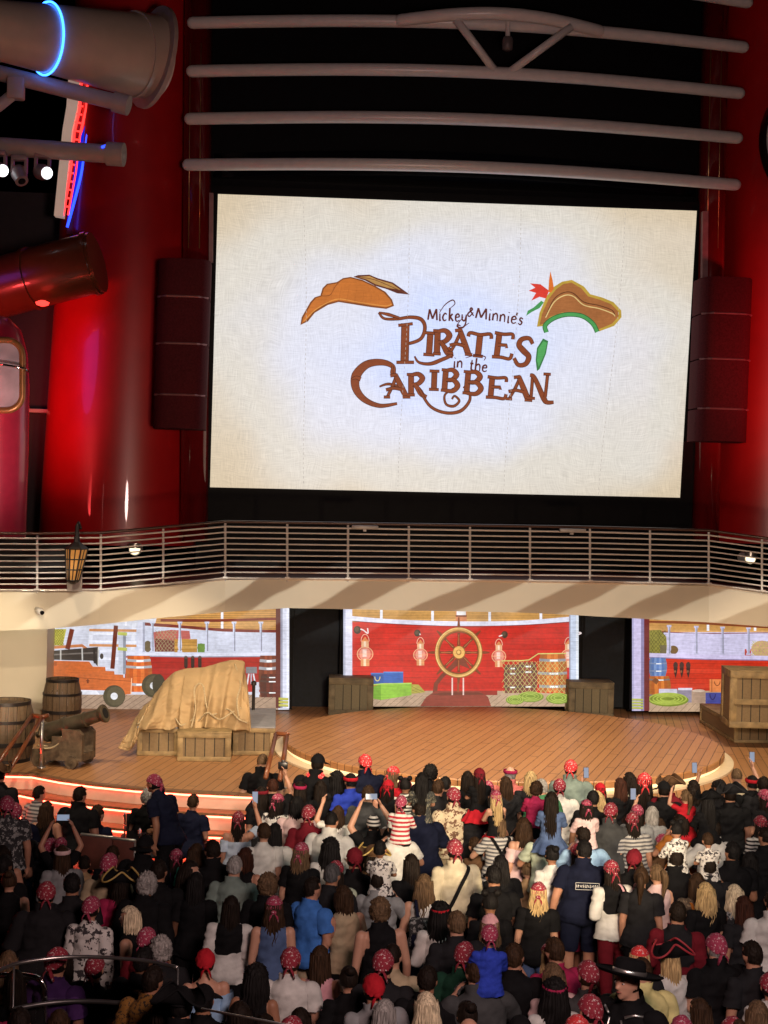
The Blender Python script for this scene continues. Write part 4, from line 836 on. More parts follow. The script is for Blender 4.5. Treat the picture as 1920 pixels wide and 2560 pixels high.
q = spl([(1228, 352), (1222, 320), (1260, 288), (1320, 270), (1390, 276), (1440, 310), (1462, 350)], 8); p.line(q, 22, (40, 96, 54)); p.line(q, 15, (74, 156, 84)); p.poly([(1212, 380), (1236, 392), (1226, 450), (1196, 522), (1184, 530), (1178, 480), (1184, 424)], (52, 122, 66)); p.poly([(1214, 392), (1230, 400), (1220, 450), (1192, 512), (1184, 480), (1190, 428)], (82, 166, 92))
p.poly([(1204, 206), (1216, 214), (1196, 240), (1160, 258), (1134, 276), (1142, 252), (1168, 238)], (70, 150, 84)); p.poly([(1240, 160), (1200, 130), (1152, 126), (1176, 146), (1146, 160), (1180, 170), (1158, 206), (1196, 188), (1226, 196)], (216, 60, 48)); p.poly([(1236, 166), (1240, 110), (1246, 70), (1256, 110), (1262, 150), (1250, 168)], (224, 116, 46))
part(p.mb, 'embroidered_hat', m_emb, big); p.mb = MB()
# dashed sailcloth seams
for x0, x1 in ((757, 765), (1022, 1000), (1303, 1265), (1565, 1502)):
    p.k += 1
    for k in range(60):
        y = 496 + (x0 - 545) * .0351 + k * 11.85; t = (y - 490) / 740
        x = x0 + (x1 - x0) * t + 6 * math.sin(t * 5)
        p.line([((x - 700) * 1.8433, (y - 640) * 1.8433), ((x + .1 - 700) * 1.8433, (y + 6 - 640) * 1.8433)], 2.0, (184, 174, 166), False)
part(p.mb, 'seam_stitching', m_emb, big)['kind'] = 'stuff'
# ================================================================ STAGE PROPS
m_plank = plank_mat('aged_crate_boards', (.13, .085, .04), (.27, .18, .085), .16, 0, .10, .7, 'X', (.02, .014, .006))
m_plankd = plank_mat('dark_crate_boards', (.11, .092, .056), (.22, .185, .105), .17, 0, .09, .7, 'X', (.012, .01, .006))
m_crframe = mat('crate_frame_wood', (.25, .17, .075), .65, var=.35, scale=7, bump=.3)
m_crframed = mat('dark_crate_frame', (.15, .12, .07), .7, var=.35, scale=7, bump=.3)
m_stave = plank_mat('barrel_staves', (.085, .055, .03), (.17, .11, .06), .13, 0, .06, .65, 'X', (.015, .01, .006))
m_ironband = mat('iron_band', (.035, .03, .028), .45, metal=.6, var=.3, bump=.2)
m_bronze = mat('cannon_bronze', (.11, .09, .06), .42, metal=.55, var=.3, bump=.15)
m_carr = mat('carriage_wood', (.11, .075, .045), .7, var=.45, scale=9, bump=.4)
m_rope = mat('hemp_rope', (.42, .33, .20), .8, var=.2, scale=40)
m_grey = mat('grey_platform_top', (.22, .22, .24), .6, var=.15)
m_hand = mat('varnished_handrail', (.17, .055, .022), .3, var=.25, scale=6)

def barrel(label, cx, cy, z0, r, h, grp=None):
    root = thing('barrel', label, 'barrel', grp, (cx, cy, z0))
    pr = [(r * (.80 + .20 * math.sin(math.pi * (k / 14))), h * k / 14) for k in range(15)]
    mb = MB(); n = 22; vs = []; fs = []
    for j in range(n):                      # bowed staves with a shadow gap between them
        a0, a1 = 2 * math.pi * (j + .02) / n, 2 * math.pi * (j + .98) / n; am = (a0 + a1) / 2; base = len(vs)
        for rr_, z in pr:
            for a, q in ((a0, .985), (am, 1.0), (a1, .985)): vs.append((cx + rr_ * q * math.cos(a), cy + rr_ * q * math.sin(a), z0 + z))
        for i in range(14):
            for q in (0, 1): fs.append((base + i * 3 + q, base + i * 3 + q + 1, base + i * 3 + q + 4, base + i * 3 + q + 3))
    mb.add(vs, fs); part(mb, 'staves', m_stave, root)
    mb = MB(); mb.lathe([(r * .79, h - .05), (r * .0 + .01, h - .045)], 28, (cx, cy, z0), cap=False); part(mb, 'lid', m_stave, root)
    for t, w in ((.0, .06), (.28, .07), (.66, .05), (.945, .06)):
        rr_ = r * (.80 + .20 * math.sin(math.pi * (t + w / 2))) + .008
        mb = MB(); mb.lathe([(rr_ - .01, h * t), (rr_ + .004, h * t), (rr_ + .004, h * (t + w)), (rr_ - .01, h * (t + w))], 32, (cx, cy, z0), cap=False); part(mb, 'hoop', m_ironband, root, True, 30)
    return root
c = onZ(147, 1820, DECK_Z); barrel('tall dark oak barrel standing by the cream wall, right behind the cannon', c.x, c.y + .35, DECK_Z, .365, .88, 'wooden barrels on the left of the stage')
c = onZ(22, 1912, DECK_Z); barrel('dark oak barrel cut by the left frame edge, behind the wooden handrail', c.x - .12, c.y + .4, DECK_Z, .46, .98, 'wooden barrels on the left of the stage')

def crate(name, label, P0, P1, z0, z1, depth, rz=0, mp=None, mf=None, panel=2, grp=None, top=None):
    """plank box with a raised frame on front and sides; front bottom runs from P0 to P1"""
    mp, mf = mp or m_plank, mf or m_crframe; L = (Vector(P1) - Vector(P0)).length; h = z1 - z0
    d = (Vector((P1[0], P1[1])) - Vector((P0[0], P0[1]))); rz = math.atan2(d.y, d.x); mid = (Vector((P0[0], P0[1])) + Vector((P1[0], P1[1]))) / 2
    nrm = Vector((-math.sin(rz), math.cos(rz))); cc = mid + nrm * depth / 2
    root = thing(name, label, 'crate', grp, (cc.x, cc.y, z0), rz)
    mb = MB(); mb.box((0, 0, h / 2), (L, depth, h - .004), bev=.008); o = mb.build('box', mp, root)
    fw = min(.11, h * .16)
    for sgn, L_, D_, ax in ((-1, L, depth, 0), (1, L, depth, 0), (-1, depth, L, 1), (1, depth, L, 1)):
        mb = MB(); off = sgn * (D_ / 2 + .012)
        def bx(u, v, su, sv):
            if ax == 0: mb.box((u, off, v), (su, .03, sv), bev=.006)
            else: mb.box((off, u, v), (.03, su, sv), bev=.006)
        bx(0, h - fw / 2, L_ + .05, fw); bx(0, fw / 2 + .004, L_ + .05, fw)
        bx(-L_ / 2 + fw / 2 - .012, h / 2, fw, h - 2 * fw - .004); bx(L_ / 2 - fw / 2 + .012, h / 2, fw, h - 2 * fw - .004)
        if panel == 2 and ax == 0: bx(0, h / 2, fw, h - 2 * fw - .004)
        mb.build('edge_frame', mf, root, True, 30)
    mb = MB(); mb.box((0, 0, h + .012), (L + .06, depth + .06, .026), bev=.008); mb.build('lid_board', top or mf, root, True, 30)
    return root
a, b = onZ(824, 1788, DECK_Z), onZ(929, 1790, DECK_Z); ha = a.z + (1788 - 1697) / F_PX * a.y * 1.0
crate('wooden_crate', 'dark weathered crate standing in front of the left black doorway', (a.x, a.y), (b.x, b.y), DECK_Z, DECK_Z + .74, .6, mp=m_plankd, mf=m_crframed, panel=1, grp='dark crates at the back of the stage')
a, b = onZ(1424, 1795, DECK_Z), onZ(1530, 1797, DECK_Z)
crate('wooden_crate', 'dark weathered crate standing in front of the right black doorway', (a.x, a.y), (b.x, b.y), DECK_Z, DECK_Z + .72, .6, mp=m_plankd, mf=m_crframed, panel=1, grp='dark crates at the back of the stage')

# crate platform with the tarpaulin
a, b = onZ(346, 1889, DECK_Z), onZ(446, 1893, DECK_Z); hb = (1889 - 1820) / F_PX * a.y
crate('crate_platform', 'plank crate under the left part of the tan tarpaulin', (a.x, a.y), (b.x - .02, a.y), DECK_Z, DECK_Z + hb, 1.5, panel=1, top=m_grey, grp='crates carrying the tarpaulin')
a2, b2 = onZ(447, 1903, DECK_Z), onZ(573, 1903, DECK_Z)
crate('crate_platform', 'framed crate jutting forward in the middle below the tan tarpaulin', (a2.x, a2.y), (b2.x, a2.y), DECK_Z, DECK_Z + hb, 1.6, panel=1, grp='crates carrying the tarpaulin')
a3, b3 = onZ(578, 1888, DECK_Z), onZ(683, 1890, DECK_Z)
crate('crate_platform', 'plank crate with grey top at the right end below the tan tarpaulin', (a3.x + .05, a3.y), (b3.x, a3.y), DECK_Z, DECK_Z + hb, 2.1, panel=1, top=m_grey, grp='crates carrying the tarpaulin')
ps = MB(); q = onZ(633, 1778, DECK_Z + hb); ps.tube([(q.x, q.y, DECK_Z + hb), (q.x, q.y, DECK_Z + hb + .5)], .03, 8); ps.lathe([(.05, .48), (.05, .54), (.02, .56)], 10, (q.x, q.y, DECK_Z + hb)); tag(ps.build('short_post', m_ironband), 'short dark metal post on the grey crate top right of the tarpaulin', 'post')

# tarpaulin: cloth sheet thrown over a cannon, sagging from a ridge with gathered folds
m_tarp = mat('tan_canvas', (.40, .27, .135), .8, var=.10, scale=3, bump=.15)
zt0 = DECK_Z + hb
def z1(x, y): return 0 + x / 2.242, 1480 + y / 2.242
Yr = a.y + .62
ridge = [(742, 745), (790, 660), (850, 600), (900, 530), (960, 462), (1020, 434), (1090, 424), (1150, 420), (1210, 402), (1260, 388), (1300, 380), (1345, 384), (1368, 398), (1376, 470)]
front = [(668, 872), (720, 880), (752, 866), (772, 790), (830, 760), (900, 768), (960, 766), (1000, 752), (1040, 778), (1090, 774), (1150, 752), (1230, 768), (1330, 766), (1412, 780)]
def resample(L, n):
    P = smooth_path([Vector((x, y, 0)) for x, y in L], 12); d = [0]
    for i in range(1, len(P)): d.append(d[-1] + (P[i] - P[i - 1]).length)
    out = []
    for k in range(n):
        t = d[-1] * k / (n - 1); i = max(1, next((q for q in range(len(d)) if d[q] >= t), len(d) - 1)); f_ = (t - d[i - 1]) / max(1e-6, d[i] - d[i - 1]); out.append(P[i - 1].lerp(P[i], f_))
    return out
NU, NV = 260, 90; Rg, Fr = resample(ridge, NU), resample(front, NU); grid = []
for i in range(NU):
    u = i / (NU - 1); r_, f_ = onY(*z1(Rg[i].x, Rg[i].y), Yr), None
    Yf = a.y - .10 if 0.13 < u < .98 else a.y - .16
    f_ = onY(*z1(Fr[i].x, Fr[i].y), Yf); g_ = Vector((r_.x + (r_.x - f_.x) * .1, Yr + .55, max(zt0 + .01, f_.z))); row = []
    for j in range(NV + 1):
        v = j / NV
        if v < .34: t = 1 - v / .34; p = r_.lerp(g_, t); p.z = r_.z + (g_.z - r_.z) * t ** 1.5
        else:
            t = (v - .34) / .66; p = r_.lerp(f_, t); p.y = r_.y + (f_.y - r_.y) * (1 - (1 - t) ** 2.0); p.z = r_.z + (f_.z - r_.z) * (t ** 1.25)
            fold = math.sin(u * 62 + 2.2 * math.sin(u * 9) + t * 2.5) * .5 + math.sin(u * 31 + t * 4 + 1.3) * .7 + noise.noise((u * 14, t * 3, 2.0)) * 1.2
            dia = math.sin((u * 9 - t * 5) * 2.2 + noise.noise((u * 4, t * 4, 5)) * 3)
            cr_ = noise.noise((u * 40 + t * 10, t * 22, 7)) * .35 + abs(noise.noise((u * 9 - t * 6, t * 5, 3))) * 1.0
            amp = .034 + .062 * t; p.y -= amp * (fold * .75 - .5 * abs(math.sin(u * 37 + 1.7 * math.sin(u * 11) + t * 1.5)) + .3) + .026 * dia + .040 * cr_; p.z -= .02 * t * abs(math.sin(u * 22 + 1))
            p.x += .015 * math.cos(u * 62 + t * 3)
        if p.z < zt0 + .012 and u > .17 and p.y > a.y - .02: p.z = zt0 + .012
        row.append(p)
    grid.append(row)
mb = MB(); vs = [p for row in grid for p in row]; mb.add(vs, [(i * (NV + 1) + j, i * (NV + 1) + j + 1, (i + 1) * (NV + 1) + j + 1, (i + 1) * (NV + 1) + j) for i in range(NU - 1) for j in range(NV)])
tarp = mb.build('tarpaulin', m_tarp, None, True); tag(tarp, 'tan canvas tarpaulin roped over a bulky shape on the crates', 'tarpaulin')
md = tarp.modifiers.new('thickness', 'SOLIDIFY'); md.thickness = .012
def surf(i, v): i = max(0, min(NU - 1, i)); q = grid[i][int(v * NV)]; return Vector((q.x, q.y - .02, q.z))
mb = MB()
for path in ([(150, .97), (158, .80), (152, .62), (160, .55), (170, .60), (176, .8), (190, .88), (215, .84), (236, .90), (250, .93)], [(120, .90), (135, .96), (150, .90), (165, .93), (180, .86), (200, .92), (222, .86), (240, .80)], [(222, .40), (232, .60), (228, .75), (236, .88)], [(30, .62), (40, .70), (52, .66)]):
    mb.tube(smooth_path([surf(int(i * 1.0), v) for i, v in path], 5), .014, 6)
tag(mb.build('tarpaulin_rope', m_rope, None, True), 'thin hemp rope lashed round the tan tarpaulin', 'rope')

# real cannon on the stage
c = onZ(165, 1918, DECK_Z); cs = c.y / F_PX
cn = thing('ship_cannon', 'dark weathered ship cannon on a wooden carriage pointing up to the right', 'cannon', loc=(c.x, c.y, DECK_Z))
br0 = Vector((c.x - .50, c.y + .38, DECK_Z + .56)); br1 = Vector((c.x + .66, c.y - .02, DECK_Z + 1.00)); d = (br1 - br0).normalized(); L = (br1 - br0).length
mb = MB(); prof = [(-.17, .03), (-.15, .055), (-.11, .06), (-.08, .035), (-.05, .04), (-.04, .13), (.0, .165), (.03, .185), (.07, .185), (.08, .165), (.42, .15), (.43, .175), (.49, .175), (.50, .148), (.86, .128), (.87, .145), (.90, .145), (.91, .125), (L * .90, .115), (L * .92, .135), (L * .96, .168), (L * .99, .172), (L, .155)]
mb.tube([br0 + d * t for t, r in prof], [r for t, r in prof], 32); part(mb, 'barrel', m_bronze, cn, True, 35)
mb = MB(); mb.tube([br1 - d * .002, br1 + d * .004], .10, 24); part(mb, 'bore', mat('bore_black', (.003, .003, .003), .9), cn)
side = Vector((-d.y, d.x, 0)).normalized(); fwd = Vector((d.x, d.y, 0)).normalized()
for sg in (-1, 1):
    o_ = Vector((c.x, c.y + .18, DECK_Z)) + side * .235 * sg; prof2 = [(-.62, .12), (-.62, .30), (-.40, .30), (-.40, .42), (-.22, .42), (-.22, .56), (-.02, .56), (-.02, .70), (.30, .70), (.38, .62), (.38, .14)]
    vs = [o_ + fwd * u + Vector((0, 0, z)) + side * e for e in (-.045, .045) for u, z in prof2]; n = len(prof2)
    mb = MB(); mb.add(vs, [tuple(range(n)), tuple(range(2 * n - 1, n - 1, -1))] + [((i + 1) % n, i, n + i, n + (i + 1) % n) for i in range(n)]); part(mb, 'carriage_cheek', m_carr, cn)
    mb = MB()
    for u in (-.5, -.3, -.1, .15, .3):
        for z in (.22, .36, .5):
            if z < .30 or u > -.3: mb.lathe([(.028, 0), (.02, .012)], 8, tuple(o_ + fwd * u + side * -.05 * (1 if sg < 0 else -1) * 0 + Vector((0, 0, z))))
    for u in (-.46, .20):
        mb2 = MB(); w0 = o_ + fwd * u + Vector((0, 0, .125)) + side * .075 * sg; mb2.tube([w0 - side * .035, w0 + side * .035], .12, 22); mb2.tube([w0 - side * .06, w0 + side * .06], .035, 12); part(mb2, 'wheel', m_carr, cn, True, 40)
mb = MB()
for u in (-.46, .20): o_ = Vector((c.x, c.y + .18, DECK_Z + .125)) + fwd * u; mb.tube([o_ - side * .34, o_ + side * .34], .03, 10)
part(mb, 'axles', m_carr, cn); mb = MB(); o_ = Vector((c.x, c.y + .18, DECK_Z + .2)) + fwd * -.1; mb.box(tuple(o_), (.9, .40, .06), math.atan2(fwd.y, fwd.x)); o_ = o_ + fwd * .44 + Vector((0, 0, -.0)); mb.box(tuple(o_), (.08, .40, .14), math.atan2(fwd.y, fwd.x)); part(mb, 'carriage_bed', m_carr, cn)
mb = MB(); q = br0 + d * .02; cs_ = [q + side * -.21 + Vector((0, 0, -.02)), q + Vector((0, -.02, .21)) - d * .04, q + side * .21, q + side * .28 - Vector((0, 0, .25)), q + side * .32 + fwd * .25 - Vector((0, 0, .30)), q - side * .26 - Vector((0, 0, .2)), q - side * .28 + fwd * .3 - Vector((0, 0, .16)), q - side * .24 + fwd * .6 + Vector((0, 0, .12))]
mb.tube(smooth_path(cs_, 6), .018, 8); mb.tube(smooth_path([p_ + Vector((.03, -.03, -.04)) for p_ in cs_[3:]], 6), .018, 8); part(mb, 'lashing_rope', m_rope, cn, True); cn.scale = (.88,) * 3; cn.location.x += .03

# stacked crate stand at the right
a, b = onZ(1780, 1842, DECK_Z), onZ(1960, 1858, DECK_Z)
hl = (1858 - 1806) / F_PX * 25.0; crate('crate_plinth', 'low wide plank plinth under the tall crate at the right frame edge', (onZ(1838, 1857, DECK_Z).x, onZ(1838, 1857, DECK_Z).y), (onZ(2080, 1862, DECK_Z).x, onZ(1838, 1857, DECK_Z).y - .05), DECK_Z, DECK_Z + hl, 2.4, panel=1, grp='crates at the right end of the stage')
A0, B0 = onY(1822, 1810, 25.4), onY(2000, 1813, 25.4); zb = DECK_Z + hl + .03
crate('tall_crate', 'tall two panel green brown crate standing at the right frame edge', (A0.x, 25.3), (B0.x, 25.15), zb, zb + (1815 - 1672) / F_PX * 25.3, .8, panel=1, grp='crates at the right end of the stage')
cw = MB(); mid = (Vector((A0.x, 25.3 - .03)) + Vector((B0.x, 25.15 - .03))) / 2; cw.box((mid.x, mid.y, zb + .48), (B0.x - A0.x - .1, .035, .10), math.atan2(-.15, B0.x - A0.x), bev=.008); o = cw.build('middle_board', m_crframe); o.parent = bpy.data.objects['tall_crate']; o.matrix_parent_inverse = (Matrix.Translation(bpy.data.objects['tall_crate'].location) @ Matrix.Rotation(bpy.data.objects['tall_crate'].rotation_euler.z, 4, 'Z')).inverted()

# stage handrails
def handrail(label, tops, post, Y, px_end, extra=None):
    root = thing('stair_handrail', label, 'handrail', 'wooden handrails of the stage steps', tuple(onY(*post[1], Y)))
    for k, (s_, e_, dy) in enumerate(tops):
        mb = MB(); mb.tube([onY(*s_, Y + dy), onY(*e_, Y - 1.2 + dy)], .034, 10, flat=.8); part(mb, 'hand_rail', m_hand, root, True)
    mb = MB(); mb.tube([onY(*tops[0][0], Y + tops[0][2]), onY(*tops[1][0], Y + tops[1][2]), onY(*px_end, Y + tops[1][2])], .034, 10); part(mb, 'top_return', m_hand, root, True)
    mb = MB(); mb.tube([onY(*post[0], Y), onY(*post[1], Y)], .028, 10); q = onY(*post[1], Y); mb.lathe([(.07, -.0), (.07, .02), (.03, .03)], 12, tuple(q)); part(mb, 'post', m_steel, root, True)
handrail('wooden handrail with two rails by the left barrel', [((80, 1788), (-14, 1920), 0), ((105, 1792), (18, 1934), .0)], ((105, 1796), (103, 1920)), 22.6, (122, 1788))
handrail('wooden handrail standing behind the bald man in black, right of the crates', [((690, 1834), (664, 1945), 0), ((718, 1836), (700, 1950), 0)], ((716, 1840), (706, 1972)), 21.3, (722, 1832))

# ================================================================ SEATING AREA, NEAR GLASS
def gz(X, Y):
    """height of the ground, terrace or stage step under a point"""
    if X < -.9 and 17.5 < Y < 20.6: return .30
    if X < .4:
        for k in range(4, -1, -1):
            e = edge_off(.28 * k)
            for (xa, ya), (xb, yb) in zip(e, e[1:]):
                if xa <= X <= xb:
                    if Y > ya + (yb - ya) * (X - xa) / (xb - xa): return DECK_Z - .24 * k if k < 4 else DECK_Z - .96
    return 0.0
m_bench = mat('bench_maroon_wood', (.075, .022, .018), .5, var=.25, scale=6)
ZT = .30
def bench(label, xa, ya, xb, yb, h=.86):
    A_, B_ = onZ(xa, ya, h + ZT), onZ(xb, yb, h + ZT); A_.z = B_.z = h; d = (B_ - A_).normalized(); n_ = Vector((-d.y, d.x, 0)); n_ = n_ if n_.y > 0 else -n_
    root = thing('bench', label, 'bench', 'dark wooden benches in the left seating area', ((A_.x + B_.x) / 2, (A_.y + B_.y) / 2, 0))
    rz = math.atan2(d.y, d.x); m_ = (A_ + B_) / 2; L = (B_ - A_).length
    mb = MB(); mb.box((m_.x, m_.y, .64), (L, .04, .44), rz, bev=.01); part(mb, 'backrest', m_bench, root, True, 30)
    mb = MB(); mb.tube([A_, B_], .024, 8, round_end=True); part(mb, 'top_rail', m_steel, root, True)
    q = m_ + n_ * .24; mb = MB(); mb.box((q.x, q.y, .43), (L, .46, .05), rz, bev=.015); part(mb, 'seat', m_bench, root, True, 30)
    for t in (.04, .96):
        mb = MB()
        for e in (.02, .42): w_ = A_.lerp(B_, t) + n_ * e; mb.tube([(w_.x, w_.y, 0), (w_.x, w_.y, .86 if e < .1 else .42)], .022, 8)
        part(mb, 'leg', m_steel, root, True)
    root.location.z += ZT
bench('maroon bench behind the broad seated person in black by the steps', 146, 2034, 222, 2040)
bench('maroon bench under the boy in the navy shirt', 205, 2086, 282, 2094)
bench('maroon bench just right of the navy shirt boy bench', 284, 2096, 336, 2102)
bench('maroon bench at the left, behind the grey striped shirt', 82, 2064, 132, 2066)
# wheelchair seat back
c = onZ(362, 2040, 1.2); wc = thing('wheelchair', 'folding wheelchair with black back holding the person with grey curls', 'wheelchair', loc=(c.x, c.y, 0))
m_blk = mat('black_vinyl', (.012, .012, .014), .5, var=.2)
mb = MB(); mb.box((c.x, c.y + .02, .72), (.50, .03, .42), bev=.012); part(mb, 'backrest', m_blk, wc, True, 30); mb = MB(); mb.box((c.x, c.y + .24, .49), (.5, .46, .05), bev=.015); part(mb, 'seat', m_blk, wc, True, 30)
for sg in (-1, 1):
    x = c.x + .27 * sg; mb = MB(); mb.tube(smooth_path([Vector((x, c.y - .10, .93)), Vector((x, c.y, .92)), Vector((x, c.y + .02, .6)), Vector((x, c.y + .04, .45)), Vector((x, c.y + .48, .45)), Vector((x, c.y + .55, .12))], 4), .014, 8); mb.tube([(x, c.y + .04, .70), (x, c.y + .40, .70), (x, c.y + .42, .46)], .014, 8); part(mb, 'frame_side', m_chrome, wc, True)
    mb = MB(); mb.tube([(x + .04 * sg, c.y + .1 + .30 * math.cos(2 * math.pi * k / 36), .31 + .30 * math.sin(2 * math.pi * k / 36)) for k in range(36)], .018, 8, closed=True)
    for k in range(8): mb.tube([(x + .04 * sg, c.y + .1, .31), (x + .04 * sg, c.y + .1 + .3 * math.cos(k * math.pi / 4), .31 + .3 * math.sin(k * math.pi / 4))], .004, 4)
    part(mb, 'wheel', m_blk, wc, True)
wc.location.z += ZT
# rollator
c = onZ(400, 2082, 1.15); ro = thing('walking_frame', 'chrome wheeled walking frame gripped by the standing person in the bandana', 'walker', loc=(c.x, c.y, 0))
for sg in (-1, 1):
    x = c.x + .26 * sg; mb = MB(); mb.tube(smooth_path([Vector((x, c.y - .18, .86)), Vector((x, c.y - .02, .90)), Vector((x, c.y + .06, .82)), Vector((x, c.y + .14, .45)), Vector((x, c.y + .24, .10))], 5), .016, 8); mb.tube([(x, c.y + .08, .75), (x, c.y - .12, .42), (x, c.y - .22, .10)], .016, 8); part(mb, 'side_frame', m_chrome, ro, True)
    for yy in (.24, -.22): mb = MB(); mb.tube([(x - .015, c.y + yy, .09), (x + .015, c.y + yy, .09)], .09, 18); part(mb, 'wheel', m_blk, ro, True, 40)
mb = MB(); mb.box((c.x, c.y, .56), (.48, .3, .03), bev=.01); part(mb, 'seat', m_blk, ro, True, 30)
for z, y in ((.82, .07), (.42, -.12), (.50, .13)): mb = MB(); mb.tube([(c.x - .26, c.y + y, z), (c.x + .26, c.y + y, z)], .014, 8); part(mb, 'cross_bar', m_chrome, ro, True)
mb = MB(); mb.box((c.x - .05, c.y - .16, .30), (.07, .01, .20)); part(mb, 'paper_tag', mat('paper_white', (.7, .7, .66), .8), ro)

ro.location.z += ZT
ter = MB(); ter.box((-6.75, 19.2, .14), (11.7, 3.4, .32), bev=.01); struct(ter.build('seating_terrace', m_floor))
# curved glass screen near the camera
m_glass = bpy.data.materials.new('clear_glass'); m_glass.use_nodes = True; n, l, b = N(m_glass); tr = n.new('ShaderNodeBsdfTransparent'); gl = n.new('ShaderNodeBsdfGlossy'); mx = n.new('ShaderNodeMixShader')
gl.inputs['Roughness'].default_value = .03; tr.inputs[0].default_value = (.86, .88, .87, 1); fr = n.new('ShaderNodeFresnel'); fr.inputs[0].default_value = 1.45
nzg = n.new('ShaderNodeTexNoise'); nzg.inputs['Scale'].default_value = 2; ad = math_node(n, l, 'ADD', fr.outputs[0], math_node(n, l, 'MULTIPLY', nzg.outputs['Fac'], .02)); l.new(ad, mx.inputs[0]); l.new(tr.outputs[0], mx.inputs[1]); l.new(gl.outputs[0], mx.inputs[2]); l.new(mx.outputs[0], n['Material Output'].inputs[0])
GL = [(-60, 2452), (22, 2415), (80, 2402), (150, 2394), (220, 2392), (300, 2396), (380, 2404), (445, 2419)]
zg = 1.78; GP = smooth_path([onZ(x, y, zg) for x, y in GL], 5)
gw = thing('glass_screen', 'curved clear glass screen with a steel top rail at the lower left', 'glass screen', loc=(GP[18].x, GP[18].y, 0))
mb = MB(); mb.strip([Vector((p.x, p.y, .0)) for p in GP], [Vector((p.x, p.y, zg - .012)) for p in GP]); part(mb, 'glass_pane', m_glass, gw, True)
mb = MB(); mb.tube(GP, .016, 8); part(mb, 'top_rail', mat('dull_steel', (.35, .34, .33), .3, metal=.9), gw, True)
mb = MB(); mb.tube([Vector((p.x, p.y - .02, zg - .36 + .0)) for p in GP[6:-1]], .02, 8); part(mb, 'middle_rail', mat('dark_steel', (.10, .10, .10), .4, metal=.8), gw, True)
for i in (6, len(GP) - 1): p_ = GP[i]; mb = MB(); mb.tube([(p_.x, p_.y, 0), (p_.x, p_.y, zg)], .010, 8); part(mb, 'end_post', mat('dark_steel', (.10, .10, .10), .4, metal=.8), gw, True)
cp = smooth_path([onZ(x, y, z) for x, y, z in ((-60, 2440, 1.6), (20, 2438, 1.6), (70, 2440, 1.6), (100, 2450, 1.58), (113, 2475, 1.5), (113, 2512, 1.38))], 5)
cp[-1:] = [onZ(113, 2512, 1.38), Vector((onZ(113, 2512, 1.38).x, onZ(113, 2512, 1.38).y, 0))]
mb = MB(); mb.tube(cp, .024, 10); tag(mb.build('bent_grab_rail', m_chrome, None, True), 'bent chrome grab rail at the lower left corner before the glass screen', 'grab rail')
mb = MB(); zc = 2.15; a, b = onZ(504, 2522, zc), onZ(860, 2590, zc); mb.tube([a, b], .008, 6)
for q in (b,): mb.tube([(q.x, q.y, 0), (q.x, q.y, zc + .02)], .02, 8)
tag(mb.build('rail_wire', m_steel, None, True), 'thin pale steel wire slanting across the crowd at the bottom left of centre', 'wire')
# ================================================================ PEOPLE
def ellipsoid(mb, c, r, n=14, m=10):
    vs = [(c[0], c[1], c[2] - r[2])]; fs = []
    for i in range(1, m):
        t = math.pi * i / m
        for j in range(n): a = 2 * math.pi * j / n; vs.append((c[0] + r[0] * math.sin(t) * math.cos(a), c[1] + r[1] * math.sin(t) * math.sin(a), c[2] - r[2] * math.cos(t)))
    vs.append((c[0], c[1], c[2] + r[2])); L = len(vs) - 1
    for j in range(n): fs.append((0, 1 + (j + 1) % n, 1 + j)); fs.append((L, L - n + j, L - n + (j + 1) % n))
    for i in range(m - 2):
        for j in range(n): a = 1 + i * n; fs.append((a + j, a + (j + 1) % n, a + n + (j + 1) % n, a + n + j))
    mb.add(vs, fs)
ARM = {  # elbow, wrist, finger direction for the right side (x > 0); mirrored for the left
    'down': ((.245, -.03, 1.14), (.262, .05, .90), (-.05, .18, -1)), 'hold': ((.245, -.03, 1.15), (.09, .24, 1.19), (-.6, .6, .3)),
    'up': ((.33, .16, 1.50), (.235, .25, 1.75), (-.25, .15, 1)), 'over': ((.30, .10, 1.62), (.17, .17, 1.88), (-.45, .1, 1)), 'hip': ((.42, -.12, 1.18), (.195, -.03, 1.03), (-.35, .6, -.55)),
    'carry': ((.33, .12, 1.19), (.15, .17, 1.42), (-.5, -.1, .8)), 'fwd': ((.23, .16, 1.20), (.08, .32, 1.16), (-.5, .8, 0)), 'walk': ((.25, .06, 1.14), (.25, .34, .98), (-.1, .9, -.2)),
    'lap': ((.24, -.02, 1.16), (.12, .26, 1.02), (-.4, .8, -.2)), 'head': ((.36, .02, 1.58), (.12, .06, 1.73), (-.9, .1, .2))}
LEG = {'stand': ((.10, .02, .50), (.115, -.02, .09)), 'sit': ((.12, .44, .92), (.12, .42, .50)), 'ride': ((.185, .26, .78), (.165, .25, .40)), 'step': ((.11, .10, .50), (.11, .02, .10))}
POSE = {'stand': ('down', 'down', 'stand', 0), 'hold': ('hold', 'hold', 'stand', 0), 'upr': ('down', 'up', 'stand', 0), 'upl': ('up', 'down', 'stand', 0), 'both': ('over', 'over', 'stand', 0), 'hip': ('down', 'hip', 'stand', 0), 'carry': ('carry', 'carry', 'stand', 0), 'ride': ('fwd', 'fwd', 'ride', 0), 'sit': ('lap', 'lap', 'sit', 0), 'lean': ('down', 'walk', 'step', .24), 'ridewave': ('up', 'fwd', 'ride', 0)}
BUILD = {'m': dict(sh=.190, b=1.06, hip=.98, neck=1.1, hd=1.0, leg=1.05), 'b': dict(sh=.212, b=1.26, hip=1.15, neck=1.25, hd=1.02, leg=1.15), 'w': dict(sh=.165, b=.92, hip=1.04, neck=.85, hd=1.0, leg=.98), 'c': dict(sh=.170, b=.98, hip=.95, neck=.85, hd=1.34, leg=1.0)}
HC0 = Vector((0, .02, 1.645))
_arch = {}
